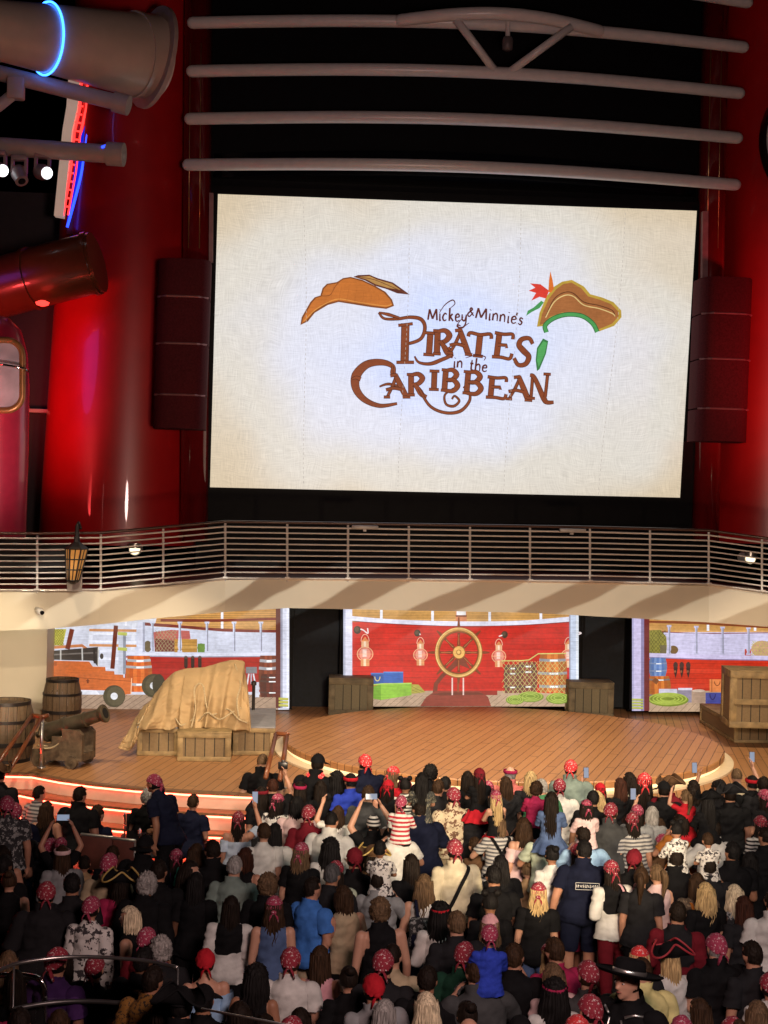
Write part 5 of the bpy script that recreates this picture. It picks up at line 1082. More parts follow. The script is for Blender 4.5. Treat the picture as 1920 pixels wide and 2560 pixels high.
def archetype(kind, pose):
    """one continuous body surface for this build and pose, with its bones for cutting the clothes"""
    if (kind, pose) in _arch: return _arch[(kind, pose)]
    B = BUILD[kind]; la, ra, lg, lean = POSE[pose]; mb = MB(); bones = []
    hip_z = .93
    def sh_(p):
        p = Vector(p)
        if p.z > hip_z: p.y += lean * (p.z - hip_z) * 1.4; p.z -= lean * (p.z - hip_z) * .25
        return p
    rings = [(.845, .085, .08, 0), (.90, .150, .112, -.006), (.96, .172, .122, -.01), (1.03, .160, .108, 0), (1.11, .142, .098, .005), (1.22, .158, .112, .006), (1.32, .172, .118, 0), (1.40, .172, .105, -.008), (1.455, .135, .085, -.012), (1.49, .075, .068, -.008), (1.52, .05, .05, 0)]
    n = 20; vs = []
    for z, rx, ry, oy in rings:
        q = B['b'] if z > 1.03 else B['hip'] * (.5 + .5 * B['b'])
        for j in range(n):
            a = 2 * math.pi * j / n; vs.append(sh_((rx * q * math.cos(a), oy + ry * q * math.sin(a), z)))
    fs = [(i * n + j, i * n + (j + 1) % n, (i + 1) * n + (j + 1) % n, (i + 1) * n + j) for i in range(len(rings) - 1) for j in range(n)] + [tuple(range(n))[::-1], tuple((len(rings) - 1) * n + j for j in range(n))]
    mb.add(vs, fs); bones.append(('torso', sh_((0, 0, .90)), sh_((0, 0, 1.44)), .15 * B['b'], .14 * B['b']))
    hs = B['hd']; hc = sh_(HC0) + Vector((0, 0, (hs - 1) * .10)); nk = .058 * B['neck']
    mb.tube([sh_((0, -.01, 1.45)), sh_((0, 0, 1.53)), hc + Vector((0, -.01, -.04))], [nk * 1.25, nk, nk], 14); bones.append(('neck', sh_((0, 0, 1.50)), hc - Vector((0, 0, .06)), nk, nk))
    ellipsoid(mb, hc, (.077 * hs, .096 * hs, .110 * hs), 20, 16); ellipsoid(mb, hc + Vector((0, .030, -.058)) * hs, (.056 * hs, .062 * hs, .052 * hs)); ellipsoid(mb, hc + Vector((0, .066, -.088)) * hs, (.026 * hs, .026 * hs, .022 * hs))
    mb.tube([hc + Vector((0, .088, .012)) * hs, hc + Vector((0, .112, -.022)) * hs, hc + Vector((0, .088, -.034)) * hs], [.010 * hs, .017 * hs, .014 * hs], 8); ellipsoid(mb, hc + Vector((0, .086, -.052)) * hs, (.024 * hs, .014 * hs, .010 * hs)); ellipsoid(mb, hc + Vector((0, .080, .032)) * hs, (.050 * hs, .018 * hs, .014 * hs))
    for sg in (-1, 1): ellipsoid(mb, hc + Vector((sg * .078, .0, -.008)) * hs, (.013 * hs, .022 * hs, .033 * hs), 8, 8)
    bones.append(('head', hc - Vector((0, -.01, .05)), hc + Vector((0, 0, .03)), .09 * hs, .1 * hs))
    hands = []
    for sg, an in ((-1, la), (1, ra)):
        el, wr, fd = ARM[an]; kx = B['sh'] / .19
        S = sh_((sg * B['sh'], -.01, 1.415)); E = sh_((sg * (el[0] + (B['b'] - 1) * .10) * (kx if an in ('down', 'hip') else 1), el[1], el[2])); W = sh_((sg * (wr[0] + ((B['b'] - 1) * .12 if an == 'down' else 0)) * (kx if an in ('down',) else 1), wr[1], wr[2]))
        a_ = .5 + .5 * B['b']
        mb.tube([S, S.lerp(E, .5), E], [.060 * a_, .050 * a_, .042 * a_], 14, round_end=True); mb.tube([E, E.lerp(W, .35), W], [.042 * a_, .041 * a_, .027 * a_], 14, round_end=True)
        bones += [('uarm', S, E, .056, .045), ('farm', E, W, .045, .03)]
        f = Vector((sg * fd[0], fd[1], fd[2])).normalized(); ref = Vector((sg, 0, 0)) if abs(f.x) < .8 else Vector((0, 0, 1)); nrm = (ref - f * ref.dot(f)).normalized(); lat = f.cross(nrm)
        mb.tube([W - f * .01, W + f * .045, W + f * .09], [.028, .036, .034], 12, flat=.62); bones.append(('hand', W, W + f * .16, .03, .02))
        for k, (o, ln) in enumerate(((-.027, .062), (-.009, .074), (.009, .070), (.027, .052))):
            p0 = W + f * .085 + lat * o; p1 = p0 + f * ln * .55 + lat * o * .12 - nrm * .008; p2 = p1 + f * ln * .40 - nrm * .022; mb.tube([p0, p1, p2], [.0098, .0092, .008], 8, round_end=True)
        p0 = W + f * .03 + lat * -.030; mb.tube([p0, p0 + f * .035 - lat * .028 - nrm * .01, p0 + f * .065 - lat * .030 - nrm * .022], [.012, .011, .009], 8, round_end=True)
        hands.append(W + f * .10)
    for sg in (-1, 1):
        kn, ak = LEG[lg]; bl = B['leg']; H = Vector((sg * .092 * B['hip'], -.005, .90)); K = Vector((sg * kn[0] * B['hip'], kn[1], kn[2])); A = Vector((sg * ak[0], ak[1] - (.16 if lg == 'step' and sg < 0 else 0), ak[2]))
        mb.tube([H, H.lerp(K, .3), K], [.092 * bl, .084 * bl, .057 * bl], 16, round_end=True); mb.tube([K, K.lerp(A, .3), A], [.056 * bl, .058 * bl, .036 * bl], 14, round_end=True)
        bones += [('thigh', H, K, .09 * bl, .06 * bl), ('shin', K, A, .058 * bl, .04 * bl)]
        T = A + Vector((sg * .02, .17, -.052)) if lg != 'ride' else A + Vector((0, .12, -.10))
        mb.tube([A + Vector((0, -.045, -.052)), A + Vector((0, .03, -.038)), T], [.036, .042, .026], 12, round_end=True, flat=.9); bones.append(('foot', A + Vector((0, -.04, -.05)), T, .042, .03))
    o = mb.build('body_form', [])
    rm = o.modifiers.new('r', 'REMESH'); rm.mode = 'VOXEL'; rm.voxel_size = .0115
    sm = o.modifiers.new('s', 'SMOOTH'); sm.factor = .5; sm.iterations = 3
    dg = bpy.context.evaluated_depsgraph_get(); me = bpy.data.meshes.new_from_object(o.evaluated_get(dg)); me.name = 'person_body'
    bpy.data.objects.remove(o)
    nv = len(me.vertices); co = np.empty(nv * 3, np.float32); me.vertices.foreach_get('co', co); co = co.reshape(-1, 3)
    me.polygons.foreach_set('use_smooth', [True] * len(me.polygons)); me.materials.append(None)
    nm = np.empty(nv * 3, np.float32); me.vertices.foreach_get('normal', nm); nm = nm.reshape(-1, 3)
    best = np.full(nv, 1e9); lab = np.zeros(nv, int); tt = np.zeros(nv); kinds = ['torso', 'neck', 'head', 'uarm', 'farm', 'hand', 'thigh', 'shin', 'foot']
    for name, a, b, r0, r1 in bones:
        a, b = np.array(a), np.array(b); ab = b - a; t = np.clip(((co - a) @ ab) / (ab @ ab), 0, 1); d = np.linalg.norm(co - (a + t[:, None] * ab), axis=1) / (r0 + (r1 - r0) * t)
        k = d < best; best[k] = d[k]; lab[k] = kinds.index(name); tt[k] = t[k]
    npl = len(me.polygons); faces = [tuple(p.vertices) for p in me.polygons]
    ed = np.empty(len(me.edges) * 2, np.int32); me.edges.foreach_get('vertices', ed)
    z0 = float(co[:, 2].min())
    A = dict(me=me, co=co, nm=nm, lab=lab, t=tt, kinds=kinds, faces=faces, ed=ed.reshape(-1, 2), hc=hc, hs=hs, hands=hands, z0=z0, top=float(co[:, 2].max()), lean=lean, g={})
    _arch[(kind, pose)] = A; return A
def garment(A, kind):
    if kind in A['g']: return A['g'][kind]
    L, t, co = A['lab'], A['t'], A['co']; I = A['kinds'].index; z = co[:, 2]; ax = np.abs(co[:, 0]); is_ = lambda k: L == I(k)
    tor = is_('torso'); loose = .03; base = .018
    hemz = .88
    if kind == 'tee': sel = (tor & (z > hemz)) | (is_('uarm') & (t < .66)) | (is_('thigh') & (z > hemz) & (t < .2)) | (is_('neck') & (z < 1.475)); loose = .035
    elif kind == 'long': sel = (tor & (z > hemz)) | is_('uarm') | (is_('farm') & (t < .93)) | (is_('thigh') & (z > hemz) & (t < .2)) | (is_('neck') & (z < 1.48)); loose = .035; base = .021
    elif kind == 'tank': sel = (tor & (z > hemz) & ((z < 1.33) | (ax < .125))) | (is_('thigh') & (z > hemz) & (t < .2)); loose = .02; base = .015
    elif kind == 'coat': sel = (tor & (z > .86)) | is_('uarm') | (is_('farm') & (t < .90)) | (is_('thigh') & (t < .8)) | (is_('neck') & (z < 1.50)); loose = .06; base = .02
    elif kind == 'offs': sel = (tor & (z > hemz) & (z < 1.37)) | (is_('uarm') & (t > .12) & (t < .8)); loose = .05; base = .02
    elif kind == 'shorts': sel = (tor & (z < 1.03)) | (is_('thigh') & (t < .88)); loose = 0; base = .018
    elif kind == 'trousers': sel = (tor & (z < 1.03)) | is_('thigh') | (is_('shin') & (t < .95)); loose = 0; base = .017
    elif kind == 'shoes': sel = is_('foot') | (is_('shin') & (t > .96)); loose = 0; base = .011
    faces = [f for f in A['faces'] if sel[list(f)].all()]
    use = np.zeros(len(co), bool)
    for f in faces: use[list(f)] = True
    idx = np.flatnonzero(use); mp = -np.ones(len(co), int); mp[idx] = np.arange(len(idx)); P = co[idx].astype(float); Nn = A['nm'][idx].astype(float); off = np.full(len(idx), base)
    if loose:
        m = np.isin(L[idx], (I('torso'), I('thigh'))); off += np.where(m, loose * np.clip((1.36 - P[:, 2]) / .42, 0, 1.1), 0); off += np.where(L[idx] == I('uarm'), loose * .45 * t[idx], 0)
    off += np.array([.010 * noise.noise((p[0] * 9, p[1] * 9, p[2] * 4 + len(kind))) + .005 * noise.noise((p[0] * 22, p[1] * 22, p[2] * 9)) + .0075 * (1 - 2.2 * abs(noise.noise((p[0] * 7 + p[2] * 5, p[1] * 6, p[2] * 13 - p[0] * 6)))) for p in P]) * (1.4 if loose else .8)
    Nn[:, 2] *= .4; P = P + Nn * off[:, None]
    e = A['ed']; e = e[use[e[:, 0]] & use[e[:, 1]]]; ea, eb = mp[e[:, 0]], mp[e[:, 1]]
    for _ in range(3):
        s = np.zeros_like(P); c = np.zeros(len(P)); np.add.at(s, ea, P[eb]); np.add.at(s, eb, P[ea]); np.add.at(c, ea, 1); np.add.at(c, eb, 1); P = np.where(c[:, None] > 0, P * .5 + .5 * s / np.maximum(c, 1)[:, None], P)
    me = bpy.data.meshes.new('garment_' + kind); me.from_pydata(P.tolist(), [], [tuple(mp[list(f)]) for f in faces]); me.polygons.foreach_set('use_smooth', [True] * len(faces)); me.materials.append(None); me.update()
    A['g'][kind] = me; return me
def mesh_of(mb, smooth=True):
    o = mb.build('form', []); me = o.data; bpy.data.objects.remove(o); me.materials.append(None)
    if smooth: me.polygons.foreach_set('use_smooth', [True] * len(me.polygons))
    return me
def skirt_mesh(length, flare):
    mb = MB(); n = 48; k = 10; vs = []
    for i in range(k + 1):
        t = i / k
        for j in range(n):
            a = 2 * math.pi * j / n; r = .155 + (flare) * t ** .8; f = 1 + .10 * t * math.sin(a * 9 + 1.1 * math.sin(a * 2)); vs.append((r * f * math.cos(a), r * .80 * f * math.sin(a) - .005, 1.04 - length * t + .012 * math.sin(a * 5)))
    mb.add(vs, [(i * n + j, (i + 1) * n + j, (i + 1) * n + (j + 1) % n, i * n + (j + 1) % n) for i in range(k) for j in range(n)]); return mesh_of(mb)

# ---- hair and headwear, modelled round a head centre at the origin
def dome(mb, r, keep, bump=lambda d: 0, n=40, m=26):
    """part of an ellipsoid shell chosen by keep(direction)"""
    vs = []; ok = []
    for i in range(m + 1):
        t = math.pi * i / m
        for j in range(n):
            a = 2 * math.pi * j / n; d = Vector((math.sin(t) * math.cos(a), math.sin(t) * math.sin(a), math.cos(t))); q = 1 + bump(d); vs.append((d.x * r[0] * q, d.y * r[1] * q, d.z * r[2] * q)); ok.append(keep(d))
    fs = []
    for i in range(m):
        for j in range(n):
            f = (i * n + j, (i + 1) * n + j, (i + 1) * n + (j + 1) % n, i * n + (j + 1) % n)
            if all(ok[v] for v in f): fs.append(f)
    used = sorted({v for f in fs for v in f}); mp = {v: i for i, v in enumerate(used)}
    mb.add([vs[v] for v in used], [tuple(mp[v] for v in f) for f in fs]); return mb
def nz(d, s, a, o=0): return a * noise.noise((d.x * s + o, d.y * s, d.z * s + o))
def strand(d, f=26, a=.012): return a * math.sin(math.atan2(d.y, d.x) * f + 3 * noise.noise((d.x * 3, d.y * 3, d.z * 3)))
hairline = lambda d: not (d.y > .30 - .35 * max(0, d.z) and d.z < .52) and d.z > -.62 + .25 * max(0, d.y + .3)
ear = lambda d: abs(d.x) > .62 and d.z < .02 and d.y > -.45
def curtain(mb, L, w0=.094, w1=.12, wave=.0, back=.115, n=44, k=26, amax=100, rag=.04, seed=0):
    vs = []
    for i in range(k + 1):
        v = i / k
        for j in range(n + 1):
            a = R(-amax + 2 * amax * j / n); rg = rag * noise.noise((a * 5, seed, 1)) * v; s = math.sin(a * 24 + 2.5 * noise.noise((a * 4, v * 2, seed))) * (.004 + .004 * v); wv = wave * math.sin(v * 16 + a * 3 + seed) * v
            w = w0 + (w1 - w0) * math.sin(min(1, v * 1.25) * math.pi / 2) - .035 * max(0, v - .6); y = -math.cos(a) * (back + s * 1.5 + .012 * math.sin(v * 3)) - .022 * min(1, v * 3) * (L > .25) + (.02 if abs(a) > 1.8 else 0)
            vs.append((math.sin(a) * (w + s) + wv, y * (1 if abs(a) < 1.6 else .8) + wv * .4, .055 - v * (L + rg + .0)))
    mb.add(vs, [(i * (n + 1) + j, i * (n + 1) + j + 1, (i + 1) * (n + 1) + j + 1, (i + 1) * (n + 1) + j) for i in range(k) for j in range(n)]); return mb
HR = (.087, .107, .121); _hw = {}
def headpiece(kind):
    if kind in _hw: return _hw[kind]
    mb = MB()
    if kind == 'short': dome(mb, HR, lambda d: hairline(d) and d.z > -.42 and not ear(d), lambda d: nz(d, 4, .07) + nz(d, 13, .06) + nz(d, 30, .03), 64, 44)
    elif kind == 'crop': dome(mb, (.082, .102, .116), lambda d: hairline(d) and d.z > -.30 and not ear(d), lambda d: nz(d, 5, .03) + nz(d, 26, .03), 60, 40)
    elif kind == 'fringe': dome(mb, (.083, .102, .114), lambda d: hairline(d) and -.5 < d.z < .45 and d.y < .35, lambda d: nz(d, 16, .03))
    elif kind == 'curly': dome(mb, (.105, .122, .132), lambda d: hairline(d) and d.z > -.6, lambda d: nz(d, 4, .10) + nz(d, 11, .16) + nz(d, 23, .08), 64, 44)
    elif kind == 'bigcurly': dome(mb, (.112, .126, .132), lambda d: hairline(d), lambda d: nz(d, 4, .12) + nz(d, 11, .17) + nz(d, 23, .08), 64, 44); curtain(mb, .42, .105, .138, .012, .124, 60, 30, 110, .08, 3)
    elif kind in ('long', 'longer'): dome(mb, HR, hairline, lambda d: strand(d) + nz(d, 4, .03)); curtain(mb, .46 if kind == 'long' else .62, .088, .106 if kind == 'long' else .112, 0, .108, 56, 26, 99, .06, 1)
    elif kind == 'wavy': dome(mb, (.092, .112, .124), hairline, lambda d: strand(d, 18, .02) + nz(d, 5, .05)); curtain(mb, .40, .094, .120, .016, .114, 60, 32, 100, .08, 2)
    elif kind == 'bob': dome(mb, (.094, .112, .123), hairline, lambda d: strand(d, 24, .016) + nz(d, 5, .05)); curtain(mb, .22, .093, .104, .006, .113, 50, 18, 100, .05, 4)
    elif kind == 'bun': dome(mb, HR, lambda d: hairline(d) and d.z > -.45, lambda d: strand(d, 30, .012)); ellipsoid(mb, (0, -.085, .095), (.048, .045, .042), 16, 12)
    elif kind == 'twobuns': dome(mb, HR, lambda d: hairline(d) and d.z > -.45, lambda d: strand(d, 30, .012)); ellipsoid(mb, (.07, -.02, .115), (.042, .04, .04), 14, 10); ellipsoid(mb, (-.07, -.02, .115), (.042, .04, .04), 14, 10)
    elif kind == 'pony': dome(mb, HR, lambda d: hairline(d) and d.z > -.5, lambda d: strand(d, 30, .012)); P = [Vector((0, -.10, .05)), Vector((0, -.145, .04)), Vector((0.01, -.165, -.05)), Vector((0, -.15, -.17)), Vector((-.01, -.135, -.27))]; mb.tube(smooth_path(P, 5), [.022 + .020 * math.sin(math.pi * min(1, i / 16)) for i in range(21)], 12)
    elif kind in ('undershort', 'underlong', 'underwavy'):
        dome(mb, (.083, .102, .113), lambda d: hairline(d) and d.z < .3, lambda d: strand(d, 30, .01))
        if kind == 'underlong': curtain(mb, .48, .084, .102, 0, .104, 56, 26, 96, .06, 1)
        if kind == 'underwavy': curtain(mb, .40, .088, .114, .014, .108, 60, 32, 98, .08, 2)
    elif kind == 'bandana':
        dome(mb, (.092, .112, .124), lambda d: d.z > .16 + .10 * d.y - .34 * (d.y < 0) * abs(d.y), lambda d: nz(d, 4, .05) + .022 * math.sin(math.atan2(d.x, d.y + .9) * 15 + 4 * d.z), 56, 36)
        ellipsoid(mb, (0, -.118, -.012), (.030, .024, .022), 12, 8)
        for sg in (-1, 1): mb.tube([Vector((sg * .01, -.118, -.015)), Vector((sg * .035, -.128, -.055)), Vector((sg * .05, -.118, -.11))], [.012, .020, .010], 8, flat=.35)
    elif kind == 'cap':
        dome(mb, (.094, .114, .130), lambda d: d.z > .12, lambda d: .01 * abs(math.sin(math.atan2(d.y, d.x) * 3)), 48, 30)
        L = []; n = 20
        for r_, dz in ((.10, .018), (.135, .016), (.175, .004)): L += [(math.sin(R(-62 + 124 * j / n)) * r_ * .92, math.cos(R(-62 + 124 * j / n)) * r_ * 1.12, dz - .018 * abs(math.sin(R(-62 + 124 * j / n)))) for j in range(n + 1)]
        mb.add(L + [(x, y, z - .007) for x, y, z in L], [(i * (n + 1) + j, i * (n + 1) + j + 1, (i + 1) * (n + 1) + j + 1, (i + 1) * (n + 1) + j) for i in (0, 1, 3, 4) for j in range(n)]); ellipsoid(mb, (0, 0, .132), (.01, .01, .006), 8, 6)
    elif kind == 'beanie': dome(mb, (.095, .115, .138), lambda d: d.z > .02 + .12 * d.y, lambda d: .01 * math.sin(math.atan2(d.y, d.x) * 30), 60, 40); mb.lathe([(1.0, .0), (1.03, .012), (1.0, .03)], 40, (0, -.004, -.004), sx=.094, sy=.112, cap=False)
    elif kind in ('tricorn', 'tricorn_trim'):
        n = 72; rings = []
        for q in range(7):
            t = q / 6; row = []
            for j in range(n):
                a = 2 * math.pi * j / n; tri = .5 + .5 * math.cos(3 * (a - math.pi / 2)); r_ = .095 + (.075 + .055 * tri) * t; lift = (.105 * (1 - tri) + .015) * t ** 1.3; r_ -= (.055 * (1 - tri)) * t ** 2; row.append((r_ * math.cos(a), r_ * 1.08 * math.sin(a), .035 + lift))
            rings.append(row)
        if kind == 'tricorn':
            dome(mb, (.100, .118, .150), lambda d: d.z > .18, lambda d: nz(d, 4, .03), 48, 30); mb.add([p for r_ in rings for p in r_], [(i * n + j, i * n + (j + 1) % n, (i + 1) * n + (j + 1) % n, (i + 1) * n + j) for i in range(6) for j in range(n)])
        else: mb.tube(rings[6], .010, 6, closed=True)
    elif kind in ('widehat', 'widehat_band'):
        if kind == 'widehat':
            mb.lathe([(.105, .04), (.103, .10), (.096, .135), (.08, .150), (.03, .153)], 40, sy=1.12); prof = [(.10, .042), (.15, .036), (.20, .044), (.225, .062), (.228, .068), (.20, .052), (.15, .044), (.10, .05)]; mb.lathe(prof, 56, sy=1.05, cap=False)
        else: mb.lathe([(.108, .05), (.112, .055), (.112, .075), (.107, .08)], 48, sy=1.12, cap=False)
    elif kind == 'headband': mb.lathe([(.096, .02), (.100, .028), (.100, .058), (.094, .066)], 40, sy=1.2, cap=False)
    elif kind == 'kerchief':
        mb.add([(-.13, -.10, -.13), (.13, -.10, -.13), (.0, -.155, -.31), (-.075, -.03, -.09), (.075, -.03, -.09), (0, -.135, -.19), (-.07, -.14, -.20), (.07, -.14, -.20)], [(0, 3, 4, 1), (0, 1, 7, 5, 6), (6, 5, 7, 2)])
    elif kind == 'face':
        pass
    me = mesh_of(mb); _hw[kind] = me; return me
def face_mesh():
    if 'face' in _hw: return _hw['face']
    mb = MB()
    for sg in (-1, 1):
        ellipsoid(mb, (sg * .031, .082, .010), (.013, .010, .007), 10, 8); k = len(mb.f); ellipsoid(mb, (sg * .031, .090, .010), (.006, .004, .006), 8, 6); mb.m[k:] = [1] * (len(mb.f) - k)
        k = len(mb.f); mb.tube([(sg * .014, .093, .026), (sg * .032, .095, .032), (sg * .048, .085, .027)], [.003, .0045, .003], 6); mb.m[k:] = [1] * (len(mb.f) - k)
    k = len(mb.f); mb.tube([(-.022, .090, -.053), (0, .100, -.051), (.022, .090, -.053)], [.003, .007, .003], 8, flat=.8); mb.m[k:] = [2] * (len(mb.f) - k)
    o = mb.build('form', [mat('eye_white', (.6, .58, .55), .2), mat('dark_iris', (.02, .012, .008), .2), mat('lip', (.30, .08, .07), .4)], None, True); _hw['face'] = o.data; bpy.data.objects.remove(o); return _hw['face']

# ---- colours
COLR = {'black': (.008, .008, .009), 'charcoal': (.016, .016, .018), 'navy': (.008, .010, .024), 'white': (.52, .52, .50), 'cream': (.46, .41, .30), 'grey': (.22, .23, .24), 'darkgrey': (.05, .052, .054), 'blue': (.05, .16, .48), 'royalblue': (.025, .05, .38), 'lightblue': (.26, .42, .62), 'paleblue': (.40, .48, .60), 'denim': (.07, .11, .22), 'red': (.38, .015, .025), 'darkred': (.14, .012, .02), 'crimson': (.30, .02, .07), 'pink': (.52, .28, .32), 'palepink': (.58, .42, .42), 'salmon': (.45, .13, .12), 'green': (.05, .16, .08), 'teal': (.02, .16, .12), 'darkgreen': (.012, .045, .028), 'sage': (.20, .25, .20), 'greygreen': (.16, .21, .19), 'palegreen': (.40, .46, .36), 'beige': (.36, .29, .19), 'yellow': (.62, .56, .25), 'orange': (.42, .15, .03), 'brown': (.10, .055, .03), 'khaki': (.24, .19, .12), 'purple': (.05, .02, .09), 'tan': (.30, .20, .11)}
WORD = {'navy': 'navy', 'royalblue': 'royal blue', 'lightblue': 'light blue', 'paleblue': 'pale blue', 'darkred': 'dark red', 'palepink': 'pale pink', 'darkgreen': 'dark green', 'greygreen': 'grey green', 'palegreen': 'pale green', 'darkgrey': 'dark grey'}
HAIRC = {'black': (.008, .007, .007), 'dark': (.011, .007, .005), 'brown': (.032, .017, .009), 'auburn': (.035, .012, .007), 'light': (.10, .062, .034), 'blonde': (.38, .27, .13), 'pale': (.52, .44, .30), 'grey': (.24, .23, .22), 'white': (.45, .44, .43)}
HWORD = {'dark': 'dark brown', 'light': 'light brown', 'pale': 'pale blonde', 'white': 'white'}
SKIN = [(.46, .25, .17), (.40, .20, .13), (.30, .145, .085), (.12, .055, .03), (.52, .31, .22)]
def fabric(c):
    pat = None
    if '_' in c: pat, c2 = c.split('_', 1)
    if not pat: return mat('fabric_' + c, COLR[c], .85, var=.16, scale=9, bump=.6, spec=.06)
    key = 'fabric_' + c
    if key in _mats: return _mats[key]
    pal = {'stripe_red': ((.62, .58, .55), (.36, .02, .035)), 'stripe_bw': ((.50, .49, .46), (.012, .012, .014)), 'stripe_grey': ((.42, .41, .39), (.10, .10, .11)), 'floral_white': ((.58, .57, .55), (.035, .03, .035)), 'floral_black': ((.018, .019, .022), (.24, .25, .25)), 'print_beige': ((.50, .42, .29), (.13, .065, .04)), 'camo_dark': ((.03, .032, .03), (.16, .15, .11)), 'print_brown': ((.07, .05, .035), (.20, .15, .10)), 'print_orange': ((.22, .10, .015), (.02, .014, .01)), 'print_red': ((.22, .012, .028), (.50, .42, .42)), 'print_brightred': ((.52, .025, .03), (.62, .5, .5)), 'print_pink': ((.27, .025, .065), (.52, .40, .42))}
    a, b_ = pal[c]; m = mat(key, a, .85, bump=.2, scale=14); n, l, b = N(m); tc = n.new('ShaderNodeTexCoord')
    if pat == 'stripe':
        sp = n.new('ShaderNodeSeparateXYZ'); l.new(tc.outputs['Object'], sp.inputs[0]); fr = math_node(n, l, 'FRACT', math_node(n, l, 'DIVIDE', sp.outputs['Z'], .09 if c == 'stripe_red' else .05)); fac = math_node(n, l, 'GREATER_THAN', fr, .52)
    else:
        vo = n.new('ShaderNodeTexNoise'); vo.inputs['Scale'].default_value = {'floral_white': 15, 'print_beige': 13}.get(c, 42 if pat == 'print' else 20); vo.inputs['Detail'].default_value = 3; vo.inputs['Roughness'].default_value = .7; l.new(tc.outputs['Object'], vo.inputs['Vector'])
        fac = math_node(n, l, 'GREATER_THAN', vo.outputs['Fac'], {'print_red': .60, 'print_brightred': .605, 'print_pink': .60, 'floral_white': .56}.get(c, .545))
    mx = n.new('ShaderNodeMix'); mx.data_type = 'RGBA'; mx.inputs['A'].default_value = (*a, 1); mx.inputs['B'].default_value = (*b_, 1); l.new(fac, mx.inputs['Factor'])
    for k in list(b.inputs['Base Color'].links): l.remove(k)
    l.new(mx.outputs['Result'], b.inputs['Base Color']); return m
def hairmat(c):
    key = 'hair_' + c
    if key in _mats: return _mats[key]
    m = mat(key, HAIRC[c], .62, var=.6, scale=1, spec=.12, bump=.5); n, l, b = N(m); t = next(x for x in n if x.type == 'TEX_NOISE'); mp = n.new('ShaderNodeMapping'); mp.inputs['Scale'].default_value = (70, 70, 7)
    tc = next(x for x in n if x.type == 'TEX_COORD'); l.new(tc.outputs['Object'], mp.inputs[0]); l.new(mp.outputs[0], t.inputs['Vector']); return m
_skinm = [mat('skin_tone_%s' % w_, c, .5, var=.05, scale=20, spec=.35) for w_, c in zip(('light', 'warm', 'tan', 'deep', 'pale'), SKIN)]
def put(name, me, parent, m, loc=None, sc=1.0):
    o = bpy.data.objects.new(name, me); COL.objects.link(o); o.parent = parent
    if loc is not None: o.location = loc
    o.scale = (sc,) * 3 if isinstance(sc, (int, float)) else sc
    if m is not None: o.material_slots[0].link = 'OBJECT'; o.material_slots[0].material = m
    return o
FR = {'a': (0, 1880), 'b': (480, 1860), 'c': (940, 1860), 'd': (1420, 1860), 'e': (0, 2200), 'f': (480, 2200), 'g': (940, 2200), 'h': (1420, 2200)}
